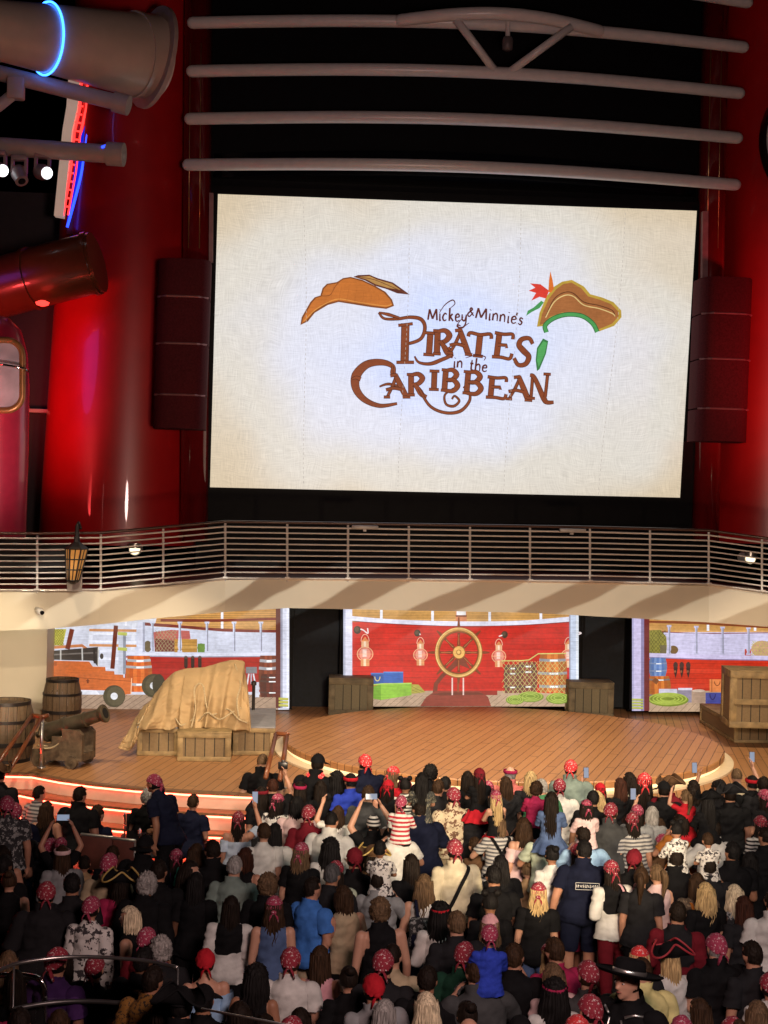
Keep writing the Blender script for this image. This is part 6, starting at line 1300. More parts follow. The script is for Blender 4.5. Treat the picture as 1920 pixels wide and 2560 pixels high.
# frame x y | build pose turn | hair[/headwear] | top | bottom | skin | extra words (phone, note=...)
# '^' marks a child on shoulders; the next line, starting '_', is whoever carries it
CROWD = '''
a 20 95|m stand -20|undershort:dark/tricorn:brown|long:charcoal|trousers:black|1|
a 60 340|m stand 20|undershort:dark/bandana:print_pink|tee:floral_black|shorts:black|1|
a 195 420|m sit 15|fringe:grey/bandana:print_pink|tee:navy|trousers:black|0|
a 320 282|m sit -40|short:dark|tee:stripe_grey|trousers:black|0|
a 395 420|w sit -15|wavy:brown|tank:black|trousers:black|1|
a 665 290|b sit -25|short:dark|tee:black|trousers:black|1|
a 850 437|c sit -20|short:brown|tee:navy|shorts:charcoal|0|c1.4
a 1205 300|w sit -10|curly:grey|tee:black|trousers:black|0|
a 1430 195|m lean 60|undershort:black/bandana:print_pink|tee:navy|trousers:black|2|face note=gripping the walking frame
a 1575 345|w sit -15|short:brown|tee:navy|trousers:black|1|
a 510 545|w both 5|underlong:dark/bandana:print_pink|tee:black|trousers:black|1|phone
a 100 600|w sit 10|wavy:auburn|tee:black|trousers:black|1|
a 215 645|w sit 5|bob:light|long:grey|trousers:black|0|
a 400 722|m sit 0|undershort:dark/bandana:print_pink|tee:charcoal|trousers:black|1|
a 190 745|m sit 0|crop:brown|tee:navy|trousers:black|0|
a 285 715|w sit 10|long:black|tee:charcoal|trousers:black|2|
a 45 760|w sit 0|wavy:dark|tank:black|trousers:black|1|
a 520 780|w stand 0|longer:brown/headband:palepink|long:grey|trousers:black|0|
a 730 860|c stand 10|short:dark|tank:tan|shorts:black|1|
a 880 772|w sit 5|short:brown|tee:black|trousers:black|1|
a 915 850|m stand 0|undershort:dark/bandana:print_pink|tee:beige|shorts:black|1|
a 945 945|w stand 5|underwavy:dark/tricorn:black|long:crimson|trousers:black|1|gold
a 1180 680|b stand 0|undershort:dark/cap:black|tee:black|shorts:black|1|
a 1450 800|c stand 0|underlong:dark/bandana:print_pink|tee:purple|skirt:black|1|
a 1600 760|w stand -20|wavy:brown|tee:teal|trousers:black|1|
a 1400 875|m stand 0|short:dark|tee:black|trousers:black|2|
a 1150 1015|m stand 0|curly:grey|coat:black|trousers:black|2|
a 1475 930|w hip -75|wavy:dark|tank:black|trousers:black|0|face
a 90 970|w stand 5|bun:brown|tank:black|trousers:black|0|
a 325 1060|b stand 10|undershort:black/bandana:print_red|coat:charcoal|trousers:black|2|
a 1590 1000|w stand -10|long:black|tee:black|trousers:black|3|
a 20 880|m stand 0|short:black|tee:black|trousers:black|3|
a 640 1010|m stand 0|short:black|tee:charcoal|shorts:black|2|
b 600 85|b stand -15|crop:light|tee:black|trousers:black|4|
b 672 205|m upr 10|short:auburn|tee:black|trousers:charcoal|0|camera
b 1000 78|b stand -15|undershort:dark/cap:black|tee:black|trousers:black|0|kerchief
b 393 458|w upr 0|underlong:dark/bandana:print_red|offs:paleblue|skirt:paleblue|1|phone
b 615 362|w stand 10|long:dark/headband:darkred|tee:black|trousers:black|1|
b 692 405|w stand -35|underwavy:dark/bandana:print_pink|tee:floral_white|trousers:navy|1|
b 1222 240|w stand 0|bigcurly:black|tee:charcoal|trousers:black|3|
b 1320 247|m stand 0|short:black/headband:red|tee:royalblue|shorts:navy|2|
b 915 305|w stand 15|long:dark/headband:crimson|tee:black|trousers:black|1|
b 1040 300|w stand 0|longer:dark|tee:black|trousers:black|1|
b 880 440|m stand 0|bob:black|tee:palepink|shorts:charcoal|2|
b 1010 506|m stand -10|undershort:dark/bandana:print_red|tee:darkred|shorts:black|1|
b 1100 556|b stand -15|crop:black|tee:white|shorts:charcoal|1|
b 1215 440|w upl 0|longer:brown|tee:white|trousers:denim|0|
b 1430 340|m stand -15|short:brown|tee:darkgrey|shorts:black|0|
b 1595 97|b stand 0|undershort:dark/bandana:print_brightred|tee:navy|shorts:black|1|
b 1528 458|b both 15|undershort:dark/beanie:stripe_bw|tee:black|shorts:black|0|phone
b 560 655|w stand 10|short:brown|tee:white|trousers:denim|0|
b 660 650|w stand 0|longer:black|tee:white|trousers:black|2|
b 240 802|b stand 15|short:dark|tee:black|shorts:black|1|
b 312 922|m stand -5|short:grey|tee:greygreen|shorts:khaki|0|
b 430 862|w stand 0|bob:auburn|tank:black|skirt:black|1|
b 622 893|c hold -30|underwavy:auburn/bandana:red|tee:darkred|shorts:black|1|
b 900 790|w stand -20|underwavy:light/bandana:print_pink|tee:black|trousers:black|0|
b 1088 780|w stand 0|bigcurly:black|tee:white|trousers:black|2|
b 1235 952|w stand -20|underlong:dark/bandana:print_red|tee:palegreen|shorts:denim|1|
b 1132 1040|m stand -20|short:charcoalgrey|tee:charcoal|shorts:black|2|
b 1450 842|w stand 0|underlong:dark/tricorn:brown|tank:brown|trousers:white|3|gold
b 1320 862|m stand 10|undershort:black/bandana:darkred|tee:black|shorts:black|2|
b 640 1072|m stand 0|curly:light|tee:black|shorts:black|0|
^ b 1592 800|c ride 0|short:black|tee:floral_white|shorts:black|2|
_|m carry 0|short:dark|tee:grey|shorts:black|1|
^ c 205 410|c ride 0|undershort:dark/bandana:print_pink|long:stripe_red|trousers:black|1|
_|m carry 5|undershort:dark/cap:white|tee:white|shorts:charcoal|1|
c 430 178|m stand 0|curly:black|tee:black|shorts:black|3|
c 245 266|w stand 0|twobuns:black|tee:stripe_bw|trousers:black|2|
^ c 380 237|c ride 0|long:black|tee:camo_dark|trousers:denim|1|c1.2
_|b carry 0|short:dark|coat:navy|trousers:black|1|
c 100 178|w stand -50|underwavy:light/bandana:print_brightred|tee:red|trousers:black|0|
c 165 285|c stand 0|underlong:dark/bandana:print_pink|tee:pink|shorts:black|1|c1.35
b 1590 272|w stand 0|underlong:dark/bandana:red|tank:black|trousers:black|1|
c 485 292|m stand 0|short:brown|tee:charcoal|shorts:black|1|
c 595 272|m stand 0|short:black|tee:black|shorts:black|2|
c 728 226|w stand 0|long:dark|tee:black|trousers:black|1|
^ c 825 172|c ride 0|underlong:dark/bandana:darkred|tee:black|skirt:red|1|c1.15
_|b carry 0|short:dark|tee:charcoal|shorts:black|1|
c 685 350|b hold 0|undershort:dark/bandana:print_red|tee:print_beige|trousers:khaki|0|
c 940 297|w stand 0|underlong:dark/bandana:print_pink|tee:black|trousers:black|1|
c 1082 256|w stand 0|long:brown|tee:charcoal|trousers:black|0|
^ c 1040 382|c ride 0|underlong:blonde/bandana:print_pink|tank:black|shorts:red|0|
_|w carry 0|bob:light|tee:stripe_grey|shorts:denim|0|blackbag
c 1150 207|b stand 0|fringe:grey/headband:crimson|tee:salmon|shorts:charcoal|4|
c 1225 212|w stand -10|long:blonde|tee:charcoal|trousers:black|0|
^ c 1302 318|c ride 0|curly:brown|long:crimson|trousers:black|2|
_|m carry 0|short:dark|tee:black|shorts:black|2|
c 1412 292|m stand 0|short:grey|tee:green|shorts:khaki|0|
c 1540 277|m hold 0|undershort:dark/bandana:print_red|tee:white|shorts:beige|1|
^ c 1458 388|c ride 0|longer:dark|long:denim|skirt:denim|1|c1.2
_|m carry 0|short:brown|tee:palegreen|shorts:charcoal|1|
c 1200 602|w stand 0|wavy:brown|offs:palepink|skirt:black|0|
c 800 655|c stand 0|underlong:dark/bandana:print_pink|tee:crimson|shorts:black|1|c1.3
c 692 782|m stand 10|undershort:dark/bandana:print_red|long:cream|trousers:black|1|strap
c 832 762|c hold 20|short:brown|tee:brown|shorts:black|1|c1.3
c 1095 930|w stand 0|longer:black|tee:black|trousers:black|2|
c 1240 982|c stand 0|bun:light|tee:tan|shorts:black|0|
c 1462 822|w stand 0|bun:black|tee:white|skirt:darkred|2|
c 1592 812|w stand 0|underlong:dark/bandana:print_red|tee:grey|skirt:crimson|2|
c 430 1090|w stand 0|wavy:light|tank:white|shorts:denim|0|backpack
c 1322 1122|w stand -10|underwavy:blonde/bandana:print_red|tee:black|shorts:denim|0|
c 292 925|w stand 10|long:dark|tee:black|trousers:black|2|
c 1000 1010|m stand 0|short:black|tee:black|trousers:black|2|
d 52 128|b stand 0|undershort:dark/bandana:print_brightred|tee:greygreen|shorts:charcoal|1|
d 312 256|w upl 0|underlong:dark/bandana:red|tee:black|trousers:black|1|phone
d 405 280|w stand 0|longer:auburn|tee:black|trousers:black|1|
d 530 242|w stand 0|wavy:dark|tee:camo_dark|trousers:black|1|
d 615 236|c stand 0|underlong:dark/bandana:print_brightred|tee:black|shorts:black|1|c1.5
d 182 378|m stand 0|short:black|tee:black|shorts:black|2|
d 285 392|w stand 0|wavy:blonde|tee:pink|shorts:black|0|
^ d 160 455|c ride 0|bob:dark/bandana:print_pink|long:palepink|trousers:pink|1|
_|m carry 0|short:dark|tee:lightblue|shorts:charcoal|1|
d 100 800|b stand 0|short:black|tee:navy|shorts:navy|1|print
d 395 492|b stand 0|undershort:brown/bandana:print_red|tee:darkgrey|shorts:charcoal|0|
d 555 488|w stand 0|underlong:dark/bandana:print_pink|tee:grey|shorts:black|1|
d 550 562|w stand 0|underlong:dark/bandana:print_red|tee:stripe_grey|shorts:black|1|
d 675 447|w upl 0|bob:grey|tee:grey|trousers:charcoal|0|phone
d 792 302|m stand 0|undershort:dark/cap:black|tee:black|shorts:black|1|
d 892 277|m stand 0|undershort:dark/tricorn:brown|long:darkred|trousers:black|1|
^ d 965 357|c ridewave 0|pony:light|tee:red|skirt:red|0|
_|w carry 0|wavy:dark|tee:orange|skirt:orange|1|
d 1020 335|w stand 0|bob:dark|tee:charcoal|trousers:black|1|
d 1092 302|w stand 0|long:dark|tee:black|trousers:black|1|
d 1200 227|m upl 0|short:black|tee:black|shorts:black|2|phone
d 1207 290|m stand 10|short:black|tee:charcoal|shorts:black|2|
^ d 1190 395|c ride 0|long:black/tricorn:black|coat:black|trousers:black|1|c1.15
_|m carry 0|short:dark|long:white|trousers:black|1|
d 1330 322|m stand 0|undershort:dark/tricorn:charcoal|tee:black|trousers:black|1|
d 1422 128|m upr 0|crop:light|tee:cream|shorts:khaki|0|phone
d 1500 262|m stand 0|short:black/headband:red|tee:black|shorts:black|1|
d 1582 267|m stand 0|short:dark|tee:charcoal|shorts:black|1|
d 1605 366|w stand 0|underlong:dark/bandana:print_pink|tee:black|trousers:black|1|
d 1585 582|w stand 15|underlong:dark/bandana:print_red|tee:stripe_bw|trousers:black|1|
d 775 617|c stand 0|short:brown|tee:crimson|shorts:black|0|c1.35
d 780 742|c stand 0|undershort:light/bandana:print_pink|tee:brown|shorts:black|0|c1.3
^ d 900 642|c ride 0|twobuns:black|long:floral_white|trousers:black|1|
_|b carry 0|short:dark|tee:black|trousers:black|1|
^ d 1200 738|c ride 0|short:brown|tee:floral_white|shorts:black|1|c1.0
_|m carry 0|short:dark|tee:charcoal|trousers:black|2|
d 1312 802|b stand 0|short:black|tee:black|trousers:black|2|
d 1522 882|w stand 0|longer:black|tee:black|skirt:white|1|
d 440 952|w hold 10|underlong:dark/bandana:print_red|long:white|trousers:darkred|1|pinkpack blackvest
d 552 962|c hold -20|short:light|long:white|shorts:black|0|c1.45
d 640 1000|w stand 0|pony:brown|tee:charcoal|trousers:black|1|
d 722 1015|w stand 0|pony:light|tank:palepink|skirt:crimson|0|
d 550 872|m stand 0|undershort:dark/bandana:darkred|tee:black|shorts:black|2|
d 1130 1115|w stand 10|wavy:blonde|tee:black|trousers:black|0|
d 1640 700|m stand 0|short:dark|tee:black|trousers:black|2|
e 735 132|w stand 0|undershort:dark/bandana:print_pink|long:floral_white|trousers:white|1|
e 1095 226|w stand 70|bob:pale|tank:black|skirt:black|0|face
e 1222 396|w stand 0|undershort:brown/bandana:print_pink|tee:darkred|trousers:black|0|
e 1385 482|w stand 10|curly:grey|tee:charcoal|trousers:black|0|
e 390 572|m stand -25|undershort:dark/bandana:print_red|tee:purple|shorts:black|1|
e 765 616|w stand 0|undershort:dark/bandana:print_red|tee:navy|skirt:purple|1|straps
e 590 600|w stand 0|bob:dark|tee:black|trousers:black|2|
e 20 600|w stand 0|long:light|tank:tan|trousers:black|0|
e 1205 700|m stand -20|short:dark|tee:print_orange|shorts:black|2|
e 1500 880|b stand 0|undershort:black/tricorn:black|tee:black|trousers:black|1|
e 1430 960|w stand 0|wavy:dark|tee:black|trousers:black|1|
e 40 830|w stand 0|long:black|tee:crimson|trousers:black|2|
e 220 760|w stand 0|long:dark|tee:black|trousers:black|2|
e 1030 560|m stand 0|short:black|tee:black|trousers:black|3|
e 100 1060|m stand 0|short:dark|tee:darkred|shorts:black|1|
e 420 1090|w stand 0|long:brown|tee:charcoal|trousers:black|1|
f 145 562|w stand 5|undershort:brown/bandana:red|offs:lightblue|trousers:denim|0|
f 275 122|w stand 0|longer:dark|long:white|trousers:black|1|blackvest
f 670 137|w stand 0|underwavy:brown/bandana:print_pink|tank:denim|skirt:denim|0|
f 1110 -40|m hold -45|short:dark|tee:blue|shorts:beige|1|
f 1235 30|w hold 20|bob:brown|tank:beige|shorts:black|1|
f 1602 165|m stand 0|curly:light|tank:black|shorts:white|0|
f 862 532|m hold 0|undershort:brown/bandana:print_red|tee:white|shorts:beige|0|
f 1050 577|w stand 0|longer:brown|tank:pink|skirt:pink|1|
f 505 712|w stand 0|bigcurly:black|tank:black|trousers:black|2|
f 1562 597|m stand -10|undershort:dark/bandana:print_red|tee:charcoal|shorts:black|1|
f 1392 752|w hold 0|bun:dark|tee:black|trousers:black|1|phone
f 1580 768|m stand 10|undershort:dark/bandana:red|tee:grey|shorts:black|1|
f 912 1085|w stand 0|long:dark|tee:black|trousers:black|1|
f 800 1120|m stand 0|undershort:dark/bandana:print_red|tee:charcoal|shorts:black|1|
f 450 1035|w stand 0|bob:dark|tee:black|trousers:black|1|
f 10 870|m stand 0|undershort:black/cap:black|tee:black|trousers:black|2|
f 620 1130|c stand 0|short:dark|tee:darkred|shorts:black|1|c1.5
g 170 512|m stand 0|crop:dark|tee:beige|trousers:salmon|0|
g 552 192|w stand 0|bigcurly:black/headband:red|long:white|skirt:white|2|
g 680 502|m stand 0|undershort:brown/bandana:print_red|tee:darkgreen|shorts:black|0|
g 965 256|w hip 0|underwavy:light/bandana:pink|tee:black|shorts:khaki|0|
^ g 930 362|c ride 0|undershort:brown/bandana:print_pink|long:royalblue|trousers:charcoal|0|
_|b carry 0|short:brown|tee:darkgrey|shorts:charcoal|0|
g 1445 492|w stand 0|underwavy:blonde/bandana:print_red|tank:palepink|trousers:black|0|
g 1482 672|w stand 0|wavy:light|tee:palepink|shorts:black|0|
g 1490 792|w stand 0|bigcurly:black/headband:crimson|tee:white|trousers:black|2|
g 1572 507|m stand 0|short:brown|tee:crimson|shorts:black|1|
g 1612 612|m stand 0|undershort:brown/bandana:print_red|tee:darkgrey|shorts:black|0|
g 490 925|w stand 0|wavy:pale|tank:palepink|trousers:black|0|
g 762 992|w stand 0|bun:dark|tee:black|trousers:black|1|
g 838 1145|b stand 0|bald|tee:charcoal|shorts:black|0|
g 55 1000|w stand 0|bob:grey|tee:charcoal|trousers:black|0|
g 1312 562|m stand 0|short:brown|tee:black|trousers:black|1|
g 1655 1062|m stand 0|undershort:dark/bandana:print_brightred|tee:sage|shorts:black|1|
g 1280 1095|m stand 0|undershort:black/cap:black|tee:black|trousers:black|2|
g 920 115|w stand 0|twobuns:black|tee:black|skirt:black|2|
g 662 242|m stand 0|short:light|tee:charcoal|shorts:black|0|
g 280 700|m stand 0|short:dark|tee:black|trousers:black|2|
h 575 690|b stand 128|undershort:dark/widehat:black|coat:black|trousers:black|0|face silver H1.97
h 575 642|b stand 0|crop:brown|tee:yellow|shorts:khaki|0|
h 590 547|w stand 0|underwavy:blonde/bandana:print_brightred|tee:charcoal|trousers:black|0|
h 855 540|w stand 0|underlong:blonde/tricorn:black|long:white|trousers:black|0|redtrim
h 870 167|m stand -10|short:dark|long:darkred|trousers:black|1|greyvest
h 1130 -20|w stand 0|longer:brown|tee:print_brown|skirt:print_brown|1|orangepack
h 1360 42|w stand 5|wavy:pale|tank:floral_black|trousers:black|0|
h 1330 452|b stand 10|undershort:grey/bandana:print_pink|tee:black|shorts:grey|0|
h 1540 152|w stand 0|longer:auburn|tee:charcoal|trousers:black|1|
h 1675 60|b stand -10|short:dark|tee:white|shorts:black|1|
h 725 75|c stand 0|bob:light|long:white|skirt:white|0|c1.3
h 130 1025|m stand 0|undershort:dark/bandana:print_red|tee:darkgrey|shorts:black|1|
h 1140 1035|w stand 0|long:brown|tee:charcoal|trousers:black|1|
h 1365 1090|w stand 0|bun:brown/bandana:print_red|tank:white|trousers:black|0|
h 1575 1042|w stand 0|wavy:light|tee:black|trousers:black|0|
h 965 1092|w stand 0|underlong:dark/bandana:print_pink|tee:black|trousers:black|1|
h 1650 722|w stand 0|undershort:dark/bandana:print_red|long:white|trousers:black|1|
h 1600 522|m stand 0|short:dark|tee:charcoal|shorts:black|1|
'''
HAIRC['charcoalgrey'] = (.06, .06, .062); HWORD['charcoalgrey'] = 'dark grey'
def cw(c): return {'stripe_red': 'red striped', 'stripe_bw': 'black and white striped', 'stripe_grey': 'grey striped', 'floral_white': 'white black-flowered', 'floral_black': 'black flowered', 'print_beige': 'beige leaf print', 'camo_dark': 'camouflage', 'print_brown': 'brown flowered', 'print_orange': 'orange and black printed', 'print_red': 'red', 'print_brightred': 'bright red', 'print_pink': 'pinkish red'}.get(c, WORD.get(c, c))
TOPW = {'tee': 'T-shirt', 'long': 'long sleeved top', 'tank': 'sleeveless top', 'coat': 'long coat', 'offs': 'loose blouse'}
def hairphrase(h, hat):
    if hat:
        k, c = hat; q = {'bandana': 'bandana', 'cap': 'cap', 'tricorn': 'tricorn hat', 'beanie': 'beanie', 'headband': 'headband', 'widehat': 'wide brimmed hat'}[k]; r = f'{cw(c)} {q}'
        if h and h[0] in ('underlong', 'underwavy'): r += f' over {HWORD.get(h[1], h[1])} hair'
        return r
    if not h: return 'bald head'
    s, c = h; c = HWORD.get(c, c)
    return {'short': f'short {c} hair', 'crop': f'cropped {c} hair', 'fringe': f'balding {c} hair', 'curly': f'curly {c} hair', 'bigcurly': f'big curly {c} hair', 'long': f'long {c} hair', 'longer': f'very long {c} hair', 'wavy': f'wavy {c} hair', 'bob': f'bobbed {c} hair', 'bun': f'{c} hair bun', 'twobuns': f'two {c} hair buns', 'pony': f'{c} ponytail'}[s]
class Person: pass
people = []; pend = None
for ln in CROWD.strip().splitlines():
    f = ln.split('|'); P = Person(); head = f[0].split(); P.rider = head[0] == '^'; P.carrier = head[0] == '_'; P.of = None
    if not P.carrier:
        fr, zx, zy = head[-3:]; P.px = FR[fr][0] + float(zx) / 3.318; P.py = FR[fr][1] + float(zy) / 3.318
    P.kind, P.pose, P.turn = f[1].split(); P.turn = float(P.turn)
    if P.turn == 0: P.turn = random.uniform(-22, 22)
    if P.pose == 'stand' and random.random() < .38: P.pose = 'hold'
    hs = f[2].split('/'); P.hair = tuple(hs[0].split(':')) if ':' in hs[0] else None; P.hat = tuple(hs[1].split(':')) if len(hs) > 1 else None
    P.top = tuple(f[3].split(':')); P.bot = tuple(f[4].split(':')); P.skin = int(f[5]); P.note = f[6]
    P.h = {'m': 1.76, 'b': 1.79, 'w': 1.66, 'c': 1.18}[P.kind] * random.uniform(.975, 1.025)
    for t in P.note.split():
        if t[0] in 'cH' and t[1:2].isdigit(): P.h = float(t[1:])
    if P.rider and not any(t[0] == 'c' and t[1:2].isdigit() for t in P.note.split()): P.h = 1.08
    if P.carrier: P.of = pend; pend.on = P
    if P.rider: pend = P
    people.append(P)
# where everybody stands: the head height decides the distance
for P in people:
    A = archetype(P.kind, P.pose); P.k = P.h / A['top']
    if P.pose == 'sit': P.k = P.h / 1.75
for P in people:
    A = archetype(P.kind, P.pose); hat = .03 if P.hat and P.hat[0] in ('bandana', 'tricorn', 'cap', 'widehat') else .012
    if P.carrier: continue
    if P.rider:
        c = P.on; up = 1.44 * c.k + .05 - .88 * P.k; z = up + A['top'] * P.k + hat
    else: up = 0; z = (A['top'] - (.42 if P.pose == 'sit' else 0)) * P.k + hat
    g = 0
    for _ in range(12):
        q = onZ(P.px, P.py, z + g); g2 = gz(q.x, q.y); g = g * .4 + g2 * .6
    q = onZ(P.px, P.py, z + g2)
    lim = 20.30 if q.x > .2 else 99
    if q.y > lim: q = onY(P.px, P.py, lim); g2 = max(0, q.z - z)
    P.x, P.y, P.z = q.x, q.y, g2 + up
    if g2 and q.x > .2 and not P.rider: P.k *= (z + g2) / z; P.z = 0; P.h *= (z + g2) / z
    if P.rider: P.on.x, P.on.y, P.on.z = P.x, P.y + .02 * P.k, g2
base = [P for P in people if not P.rider]
for _ in range(14):
    for i, a in enumerate(base):
        for b_ in base[i + 1:]:
            dx, dy = b_.x - a.x, b_.y - a.y; d = math.hypot(dx, dy); need = .36 if 'c' not in (a.kind, b_.kind) else .28
            if d < need and d > 1e-4:
                m_ = (need - d) / 2 * .5; a.x -= dx / d * m_ * .4; b_.x += dx / d * m_ * .4; a.y -= dy / d * m_; b_.y += dy / d * m_
for P in people:
    if P.rider: P.x, P.y = P.on.x, P.on.y - .01
# ---- labels
for P in people:
    who = 'child' if P.kind == 'c' else 'person'
    act = {'carry': 'carrying a child on shoulders', 'ride': 'riding on shoulders', 'ridewave': 'waving from shoulders', 'sit': 'seated', 'hip': 'hand on hip', 'lean': 'gripping a walking frame'}.get(P.pose, '')
    if P.pose in ('upr', 'upl', 'both'): act = 'raising a camera' if 'camera' in P.note else 'raising a phone' if 'phone' in P.note else 'arm raised'
    tw = 'dress' if P.bot[0] == 'skirt' and P.bot[1] == P.top[1] else TOPW[P.top[0]]
    P.topw = f'{cw(P.top[1])} {tw}'; P.hairw = hairphrase(P.hair, P.hat)
    ex = {'print': 'with white lettering on the back', 'kerchief': 'red kerchief at the neck', 'backpack': 'navy backpack', 'pinkpack': 'pink backpack', 'orangepack': 'orange backpack', 'silver': 'looking back to the left', 'blackvest': 'black waistcoat', 'greyvest': 'grey waistcoat', 'strap': 'black strap', 'blackbag': 'black straps'}
    e_ = next((v for t, v in ex.items() if t in P.note.split()), '')
    if P.pose == 'carry': P.base = f'{who} in {P.topw} carrying on shoulders a child in {P.of.topw if P.of.top[0] != "coat" else "black coat"}'
    else: P.base = f'{who} in {P.topw}, {P.hairw}' + (f', {act}' if act else '') + (f', {e_}' if e_ else '')
from collections import Counter
cnt = Counter(P.base for P in people)
anch = Counter(P.topw for P in people)
land = [P for P in people if anch[P.topw] == 1]
used = set()
for P in people:
    P.label = P.base
    if cnt[P.base] > 1:
        best = None
        for Q in sorted((q for q in land if q is not P), key=lambda q: math.hypot((q.x - P.x), (q.y - P.y))):
            dx, dy = Q.x - P.x, Q.y - P.y
            rel = ('left of' if dx > 0 else 'right of') if abs(dx) > abs(dy) * .8 else ('behind' if dy > 0 else 'in front of')
            t = f'{P.base}, {rel} the {Q.topw}'
            if t not in used and len(t.split()) <= 16: best = t; break
        P.label = best or P.base
    used.add(P.label)
# ---- build
TR = {'gold': mat('gold_braid', (.40, .28, .08), .5), 'redtrim': mat('red_braid', (.30, .02, .03), .6)}
m_phone = mat('phone_case', (.01, .01, .012), .3); m_pscreen = mat('phone_screen', (.05, .05, .06), .2, emit=(.45, .55, .75), strength=.5)
_sk = {}
for P in people:
    A = archetype(P.kind, P.pose); rz = R(P.turn); k = P.k
    o = put('person', A['me'], None, _skinm[P.skin]); o.location = (P.x, P.y, P.z - (.42 * k if P.pose == 'sit' else 0)); o.rotation_euler = (R(random.uniform(-2.5, 2.5)), R(random.uniform(-2.5, 2.5)), rz); o.scale = (k, k, k)
    tag(o, P.label, 'person', 'crowd watching the show'); P.o = o
    hc = A['hc']; hs = A['hs']; hp = lambda kind, m_, nm, s=1.0, par=o: put(nm, headpiece(kind), par, m_, hc, hs * s)
    if P.hair: hp(P.hair[0], hairmat(P.hair[1]), 'hair')
    if P.hat:
        nm = {'bandana': 'bandana', 'cap': 'cap', 'tricorn': 'tricorn_hat', 'beanie': 'beanie', 'headband': 'headband', 'widehat': 'wide_brimmed_hat'}[P.hat[0]]
        ho = hp(P.hat[0], fabric(P.hat[1]), nm, 1.02)
        if P.hat[0] == 'tricorn': put('hat_trim', headpiece('tricorn_trim'), ho, TR['gold' if 'gold' in P.note else 'redtrim' if 'redtrim' in P.note else 'gold'] if ('gold' in P.note or 'redtrim' in P.note) else fabric(P.hat[1]))
        if P.hat == ('cap', 'black') and P.kind == 'b' and P.top[0] == 'tee' and 'kerchief' not in P.note: ho.rotation_euler.z = math.pi
        if P.hat[0] == 'widehat': put('hat_band', headpiece('widehat_band'), ho, m_steel); ho.rotation_euler.x = R(15); ho.location.y -= .012
    tn = {'tee': 't_shirt', 'long': 'long_sleeved_top', 'tank': 'sleeveless_top', 'coat': 'coat', 'offs': 'blouse'}[P.top[0]]
    tp = put(tn, garment(A, P.top[0]), o, fabric(P.top[1]))
    if P.bot[0] == 'skirt':
        if P.pose in ('ride', 'ridewave'): put('skirt', _sk.setdefault('r', skirt_mesh(.30, .20)), o, fabric(P.bot[1]))
        else: put('skirt', _sk.setdefault('s', skirt_mesh(.55, .14)), o, fabric(P.bot[1]))
    else: put(P.bot[0], garment(A, P.bot[0]), o, fabric(P.bot[1]))
    put('shoes', garment(A, 'shoes'), o, fabric('charcoal' if P.skin % 2 else 'grey'))
    nt_ = P.note.split()
    if 'face' in nt_: fo = put('face_features', face_mesh(), o, None, hc, hs)
    if 'kerchief' in nt_: put('kerchief', headpiece('kerchief'), o, fabric('print_brightred'), hc)
    if 'blackvest' in nt_: put('waistcoat', garment(A, 'tank'), o, fabric('black'), None, (1.06, 1.10, 1.0))
    if 'greyvest' in nt_: put('waistcoat', garment(A, 'tank'), o, fabric('charcoal'), None, (1.06, 1.10, 1.0))
    if 'print' in nt_:
        mb = MB(); rp = random.Random(3); y = -.185 * 1.25; X = -.12
        while X < .115: wd = rp.uniform(.010, .018); mb.box((X, y, 1.315), (wd * .45, .004, rp.uniform(.024, .036))); mb.box((X + wd * .4, y, 1.315 + rp.choice((-.008, 0, .008))), (wd * .5, .004, .006)); X += wd + .006
        mb.box((0, y, 1.352), (.26, .004, .004)); mb.box((0, y, 1.278), (.26, .004, .004)); mb.box((-.13, y, 1.315), (.004, .004, .076)); mb.box((.13, y, 1.315), (.004, .004, .076))
        e_ = mb.build('shirt_lettering', mat('print_white', (.5, .5, .48), .8), tp)
    if 'silver' in nt_:
        mb = MB()
        for sg in (-1, 1): mb.tube([(sg * .05, .155, 1.42), (sg * .09, .175, 1.25), (sg * .11, .185, 1.05)], .008, 6); mb.tube([(sg * .20, .02, 1.44), (sg * .13, .10, 1.46), (sg * .07, .14, 1.44)], .010, 6)
        for q in range(6):
            for sg in (-1, 1): ellipsoid(mb, (sg * (.07 + .012 * q * .4), .172 + .003 * q, 1.36 - .05 * q), (.012, .008, .012), 8, 6)
        mb.build('silver_braid', m_steel, tp, True)
    if 'straps' in nt_ or 'strap' in nt_ or 'blackbag' in nt_:
        mb = MB()
        if 'strap' in nt_ or 'blackbag' in nt_: mb.tube(smooth_path([Vector((.10, .10, 1.46)), Vector((.12, -.11, 1.47)), Vector((.0, -.195, 1.30)), Vector((-.14, -.225, 1.08)), Vector((-.24, -.12, .98))], 5), .020, 8, flat=.3)
        if 'straps' in nt_ or 'blackbag' in nt_: mb.tube(smooth_path([Vector((-.10, .10, 1.46)), Vector((-.12, -.11, 1.47)), Vector((.0, -.195, 1.27)), Vector((.14, -.225, 1.04))], 5), .020, 8, flat=.3)
        mb.build('shoulder_strap', fabric('purple' if 'straps' in nt_ else 'black'), tp, True)
    # things worn on the back or held in a hand stay things of their own
    Mw = Matrix.Translation(o.location) @ Matrix.Rotation(rz, 4, 'Z') @ Matrix.Scale(k, 4)
    pk = next((t for t in nt_ if t in ('backpack', 'pinkpack', 'orangepack')), None)
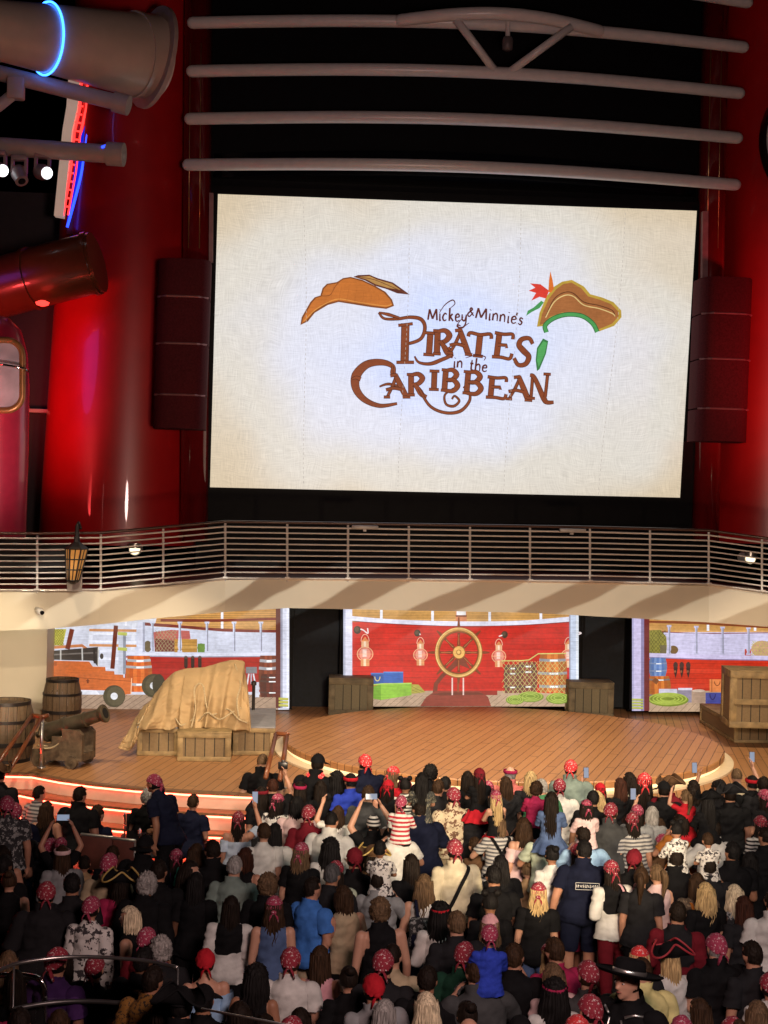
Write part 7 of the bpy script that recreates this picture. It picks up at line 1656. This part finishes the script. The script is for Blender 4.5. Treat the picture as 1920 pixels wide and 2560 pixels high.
    if pk:
        cn_, words_ = {'backpack': ('navy', 'navy patterned drawstring backpack on the back of the person in white'), 'pinkpack': ('pink', 'small pink backpack hanging from the person in red bandana and white sleeves'), 'orangepack': ('orange', 'small orange backpack worn over the brown flowered dress')}[pk]
        bp = Mw @ Vector((0 if pk != 'pinkpack' else .10, -.235, 1.20 if pk != 'orangepack' else 1.12)); rt2 = thing('backpack', words_, 'backpack', 'backpacks in the crowd', tuple(bp)); rt2.rotation_euler = (0, 0, rz)
        s_ = 1.0 if pk == 'backpack' else .8
        mb = MB(); mb.box((0, 0, 0), (.27 * s_, .13 * s_, .32 * s_), bev=.05); mb.build('bag', fabric('floral_black' if pk == 'backpack' else cn_), rt2, True)
        mb = MB(); mb.box((0, -.072 * s_, -.06 * s_), (.20 * s_, .05, .14 * s_), bev=.02); mb.build('front_pocket', fabric(cn_), rt2, True)
        for sg in (-1, 1): mb = MB(); mb.tube(smooth_path([Vector((sg * .06, .05, .15 * s_)), Vector((sg * .10, .13, .29)), Vector((sg * .12, .26, .27)), Vector((sg * .13, .32, .12))], 5), .018, 8, flat=.35); mb.build('strap', fabric(cn_), rt2, True)
    if 'phone' in nt_ or 'camera' in nt_:
        hi = {'upr': 1, 'upl': 0, 'both': 1, 'hold': 1}[P.pose]; hp_ = A['hands'][hi]
        if P.pose in ('both', 'hold'): hp_ = (A['hands'][0] + A['hands'][1]) / 2
        w_ = Mw @ (Vector(hp_) + Vector((0, .035, .05)))
        if 'phone' in nt_:
            rt2 = thing('phone', f'phone held up by the {P.base.split(" ", 2)[0]} in {P.topw}, {P.hairw}'[:120], 'phone', 'phones held up in the crowd', tuple(w_)); rt2.rotation_euler = (R(-8), 0, rz * .3)
            land_ = P.pose == 'both'; sz = (.155, .010, .078) if land_ else (.078, .010, .155); mb = MB(); mb.box((0, 0, 0), sz, bev=.004); mb.build('case', m_phone, rt2); mb = MB(); mb.box((0, -.0062, 0), (sz[0] - .008, .002, sz[2] - .008)); mb.build('screen', m_pscreen, rt2)
        else:
            rt2 = thing('camera', 'black photo camera raised by the auburn haired person in black', 'camera', None, tuple(w_)); mb = MB(); mb.box((0, 0, 0), (.14, .06, .10), bev=.012); mb.box((0, 0, .06), (.05, .05, .035), bev=.01); mb.build('camera_body', m_phone, rt2, True, 30); mb = MB(); mb.tube([(0, .03, 0), (0, .12, 0)], [.036, .04], 20); mb.build('lens', m_phone, rt2, True, 40)
    
print('people', len(people), 'labels not single:', [l_ for l_, c_ in Counter(P.label for P in people).items() if c_ > 1], 'long:', [P.label for P in people if len(P.label.split()) > 16])
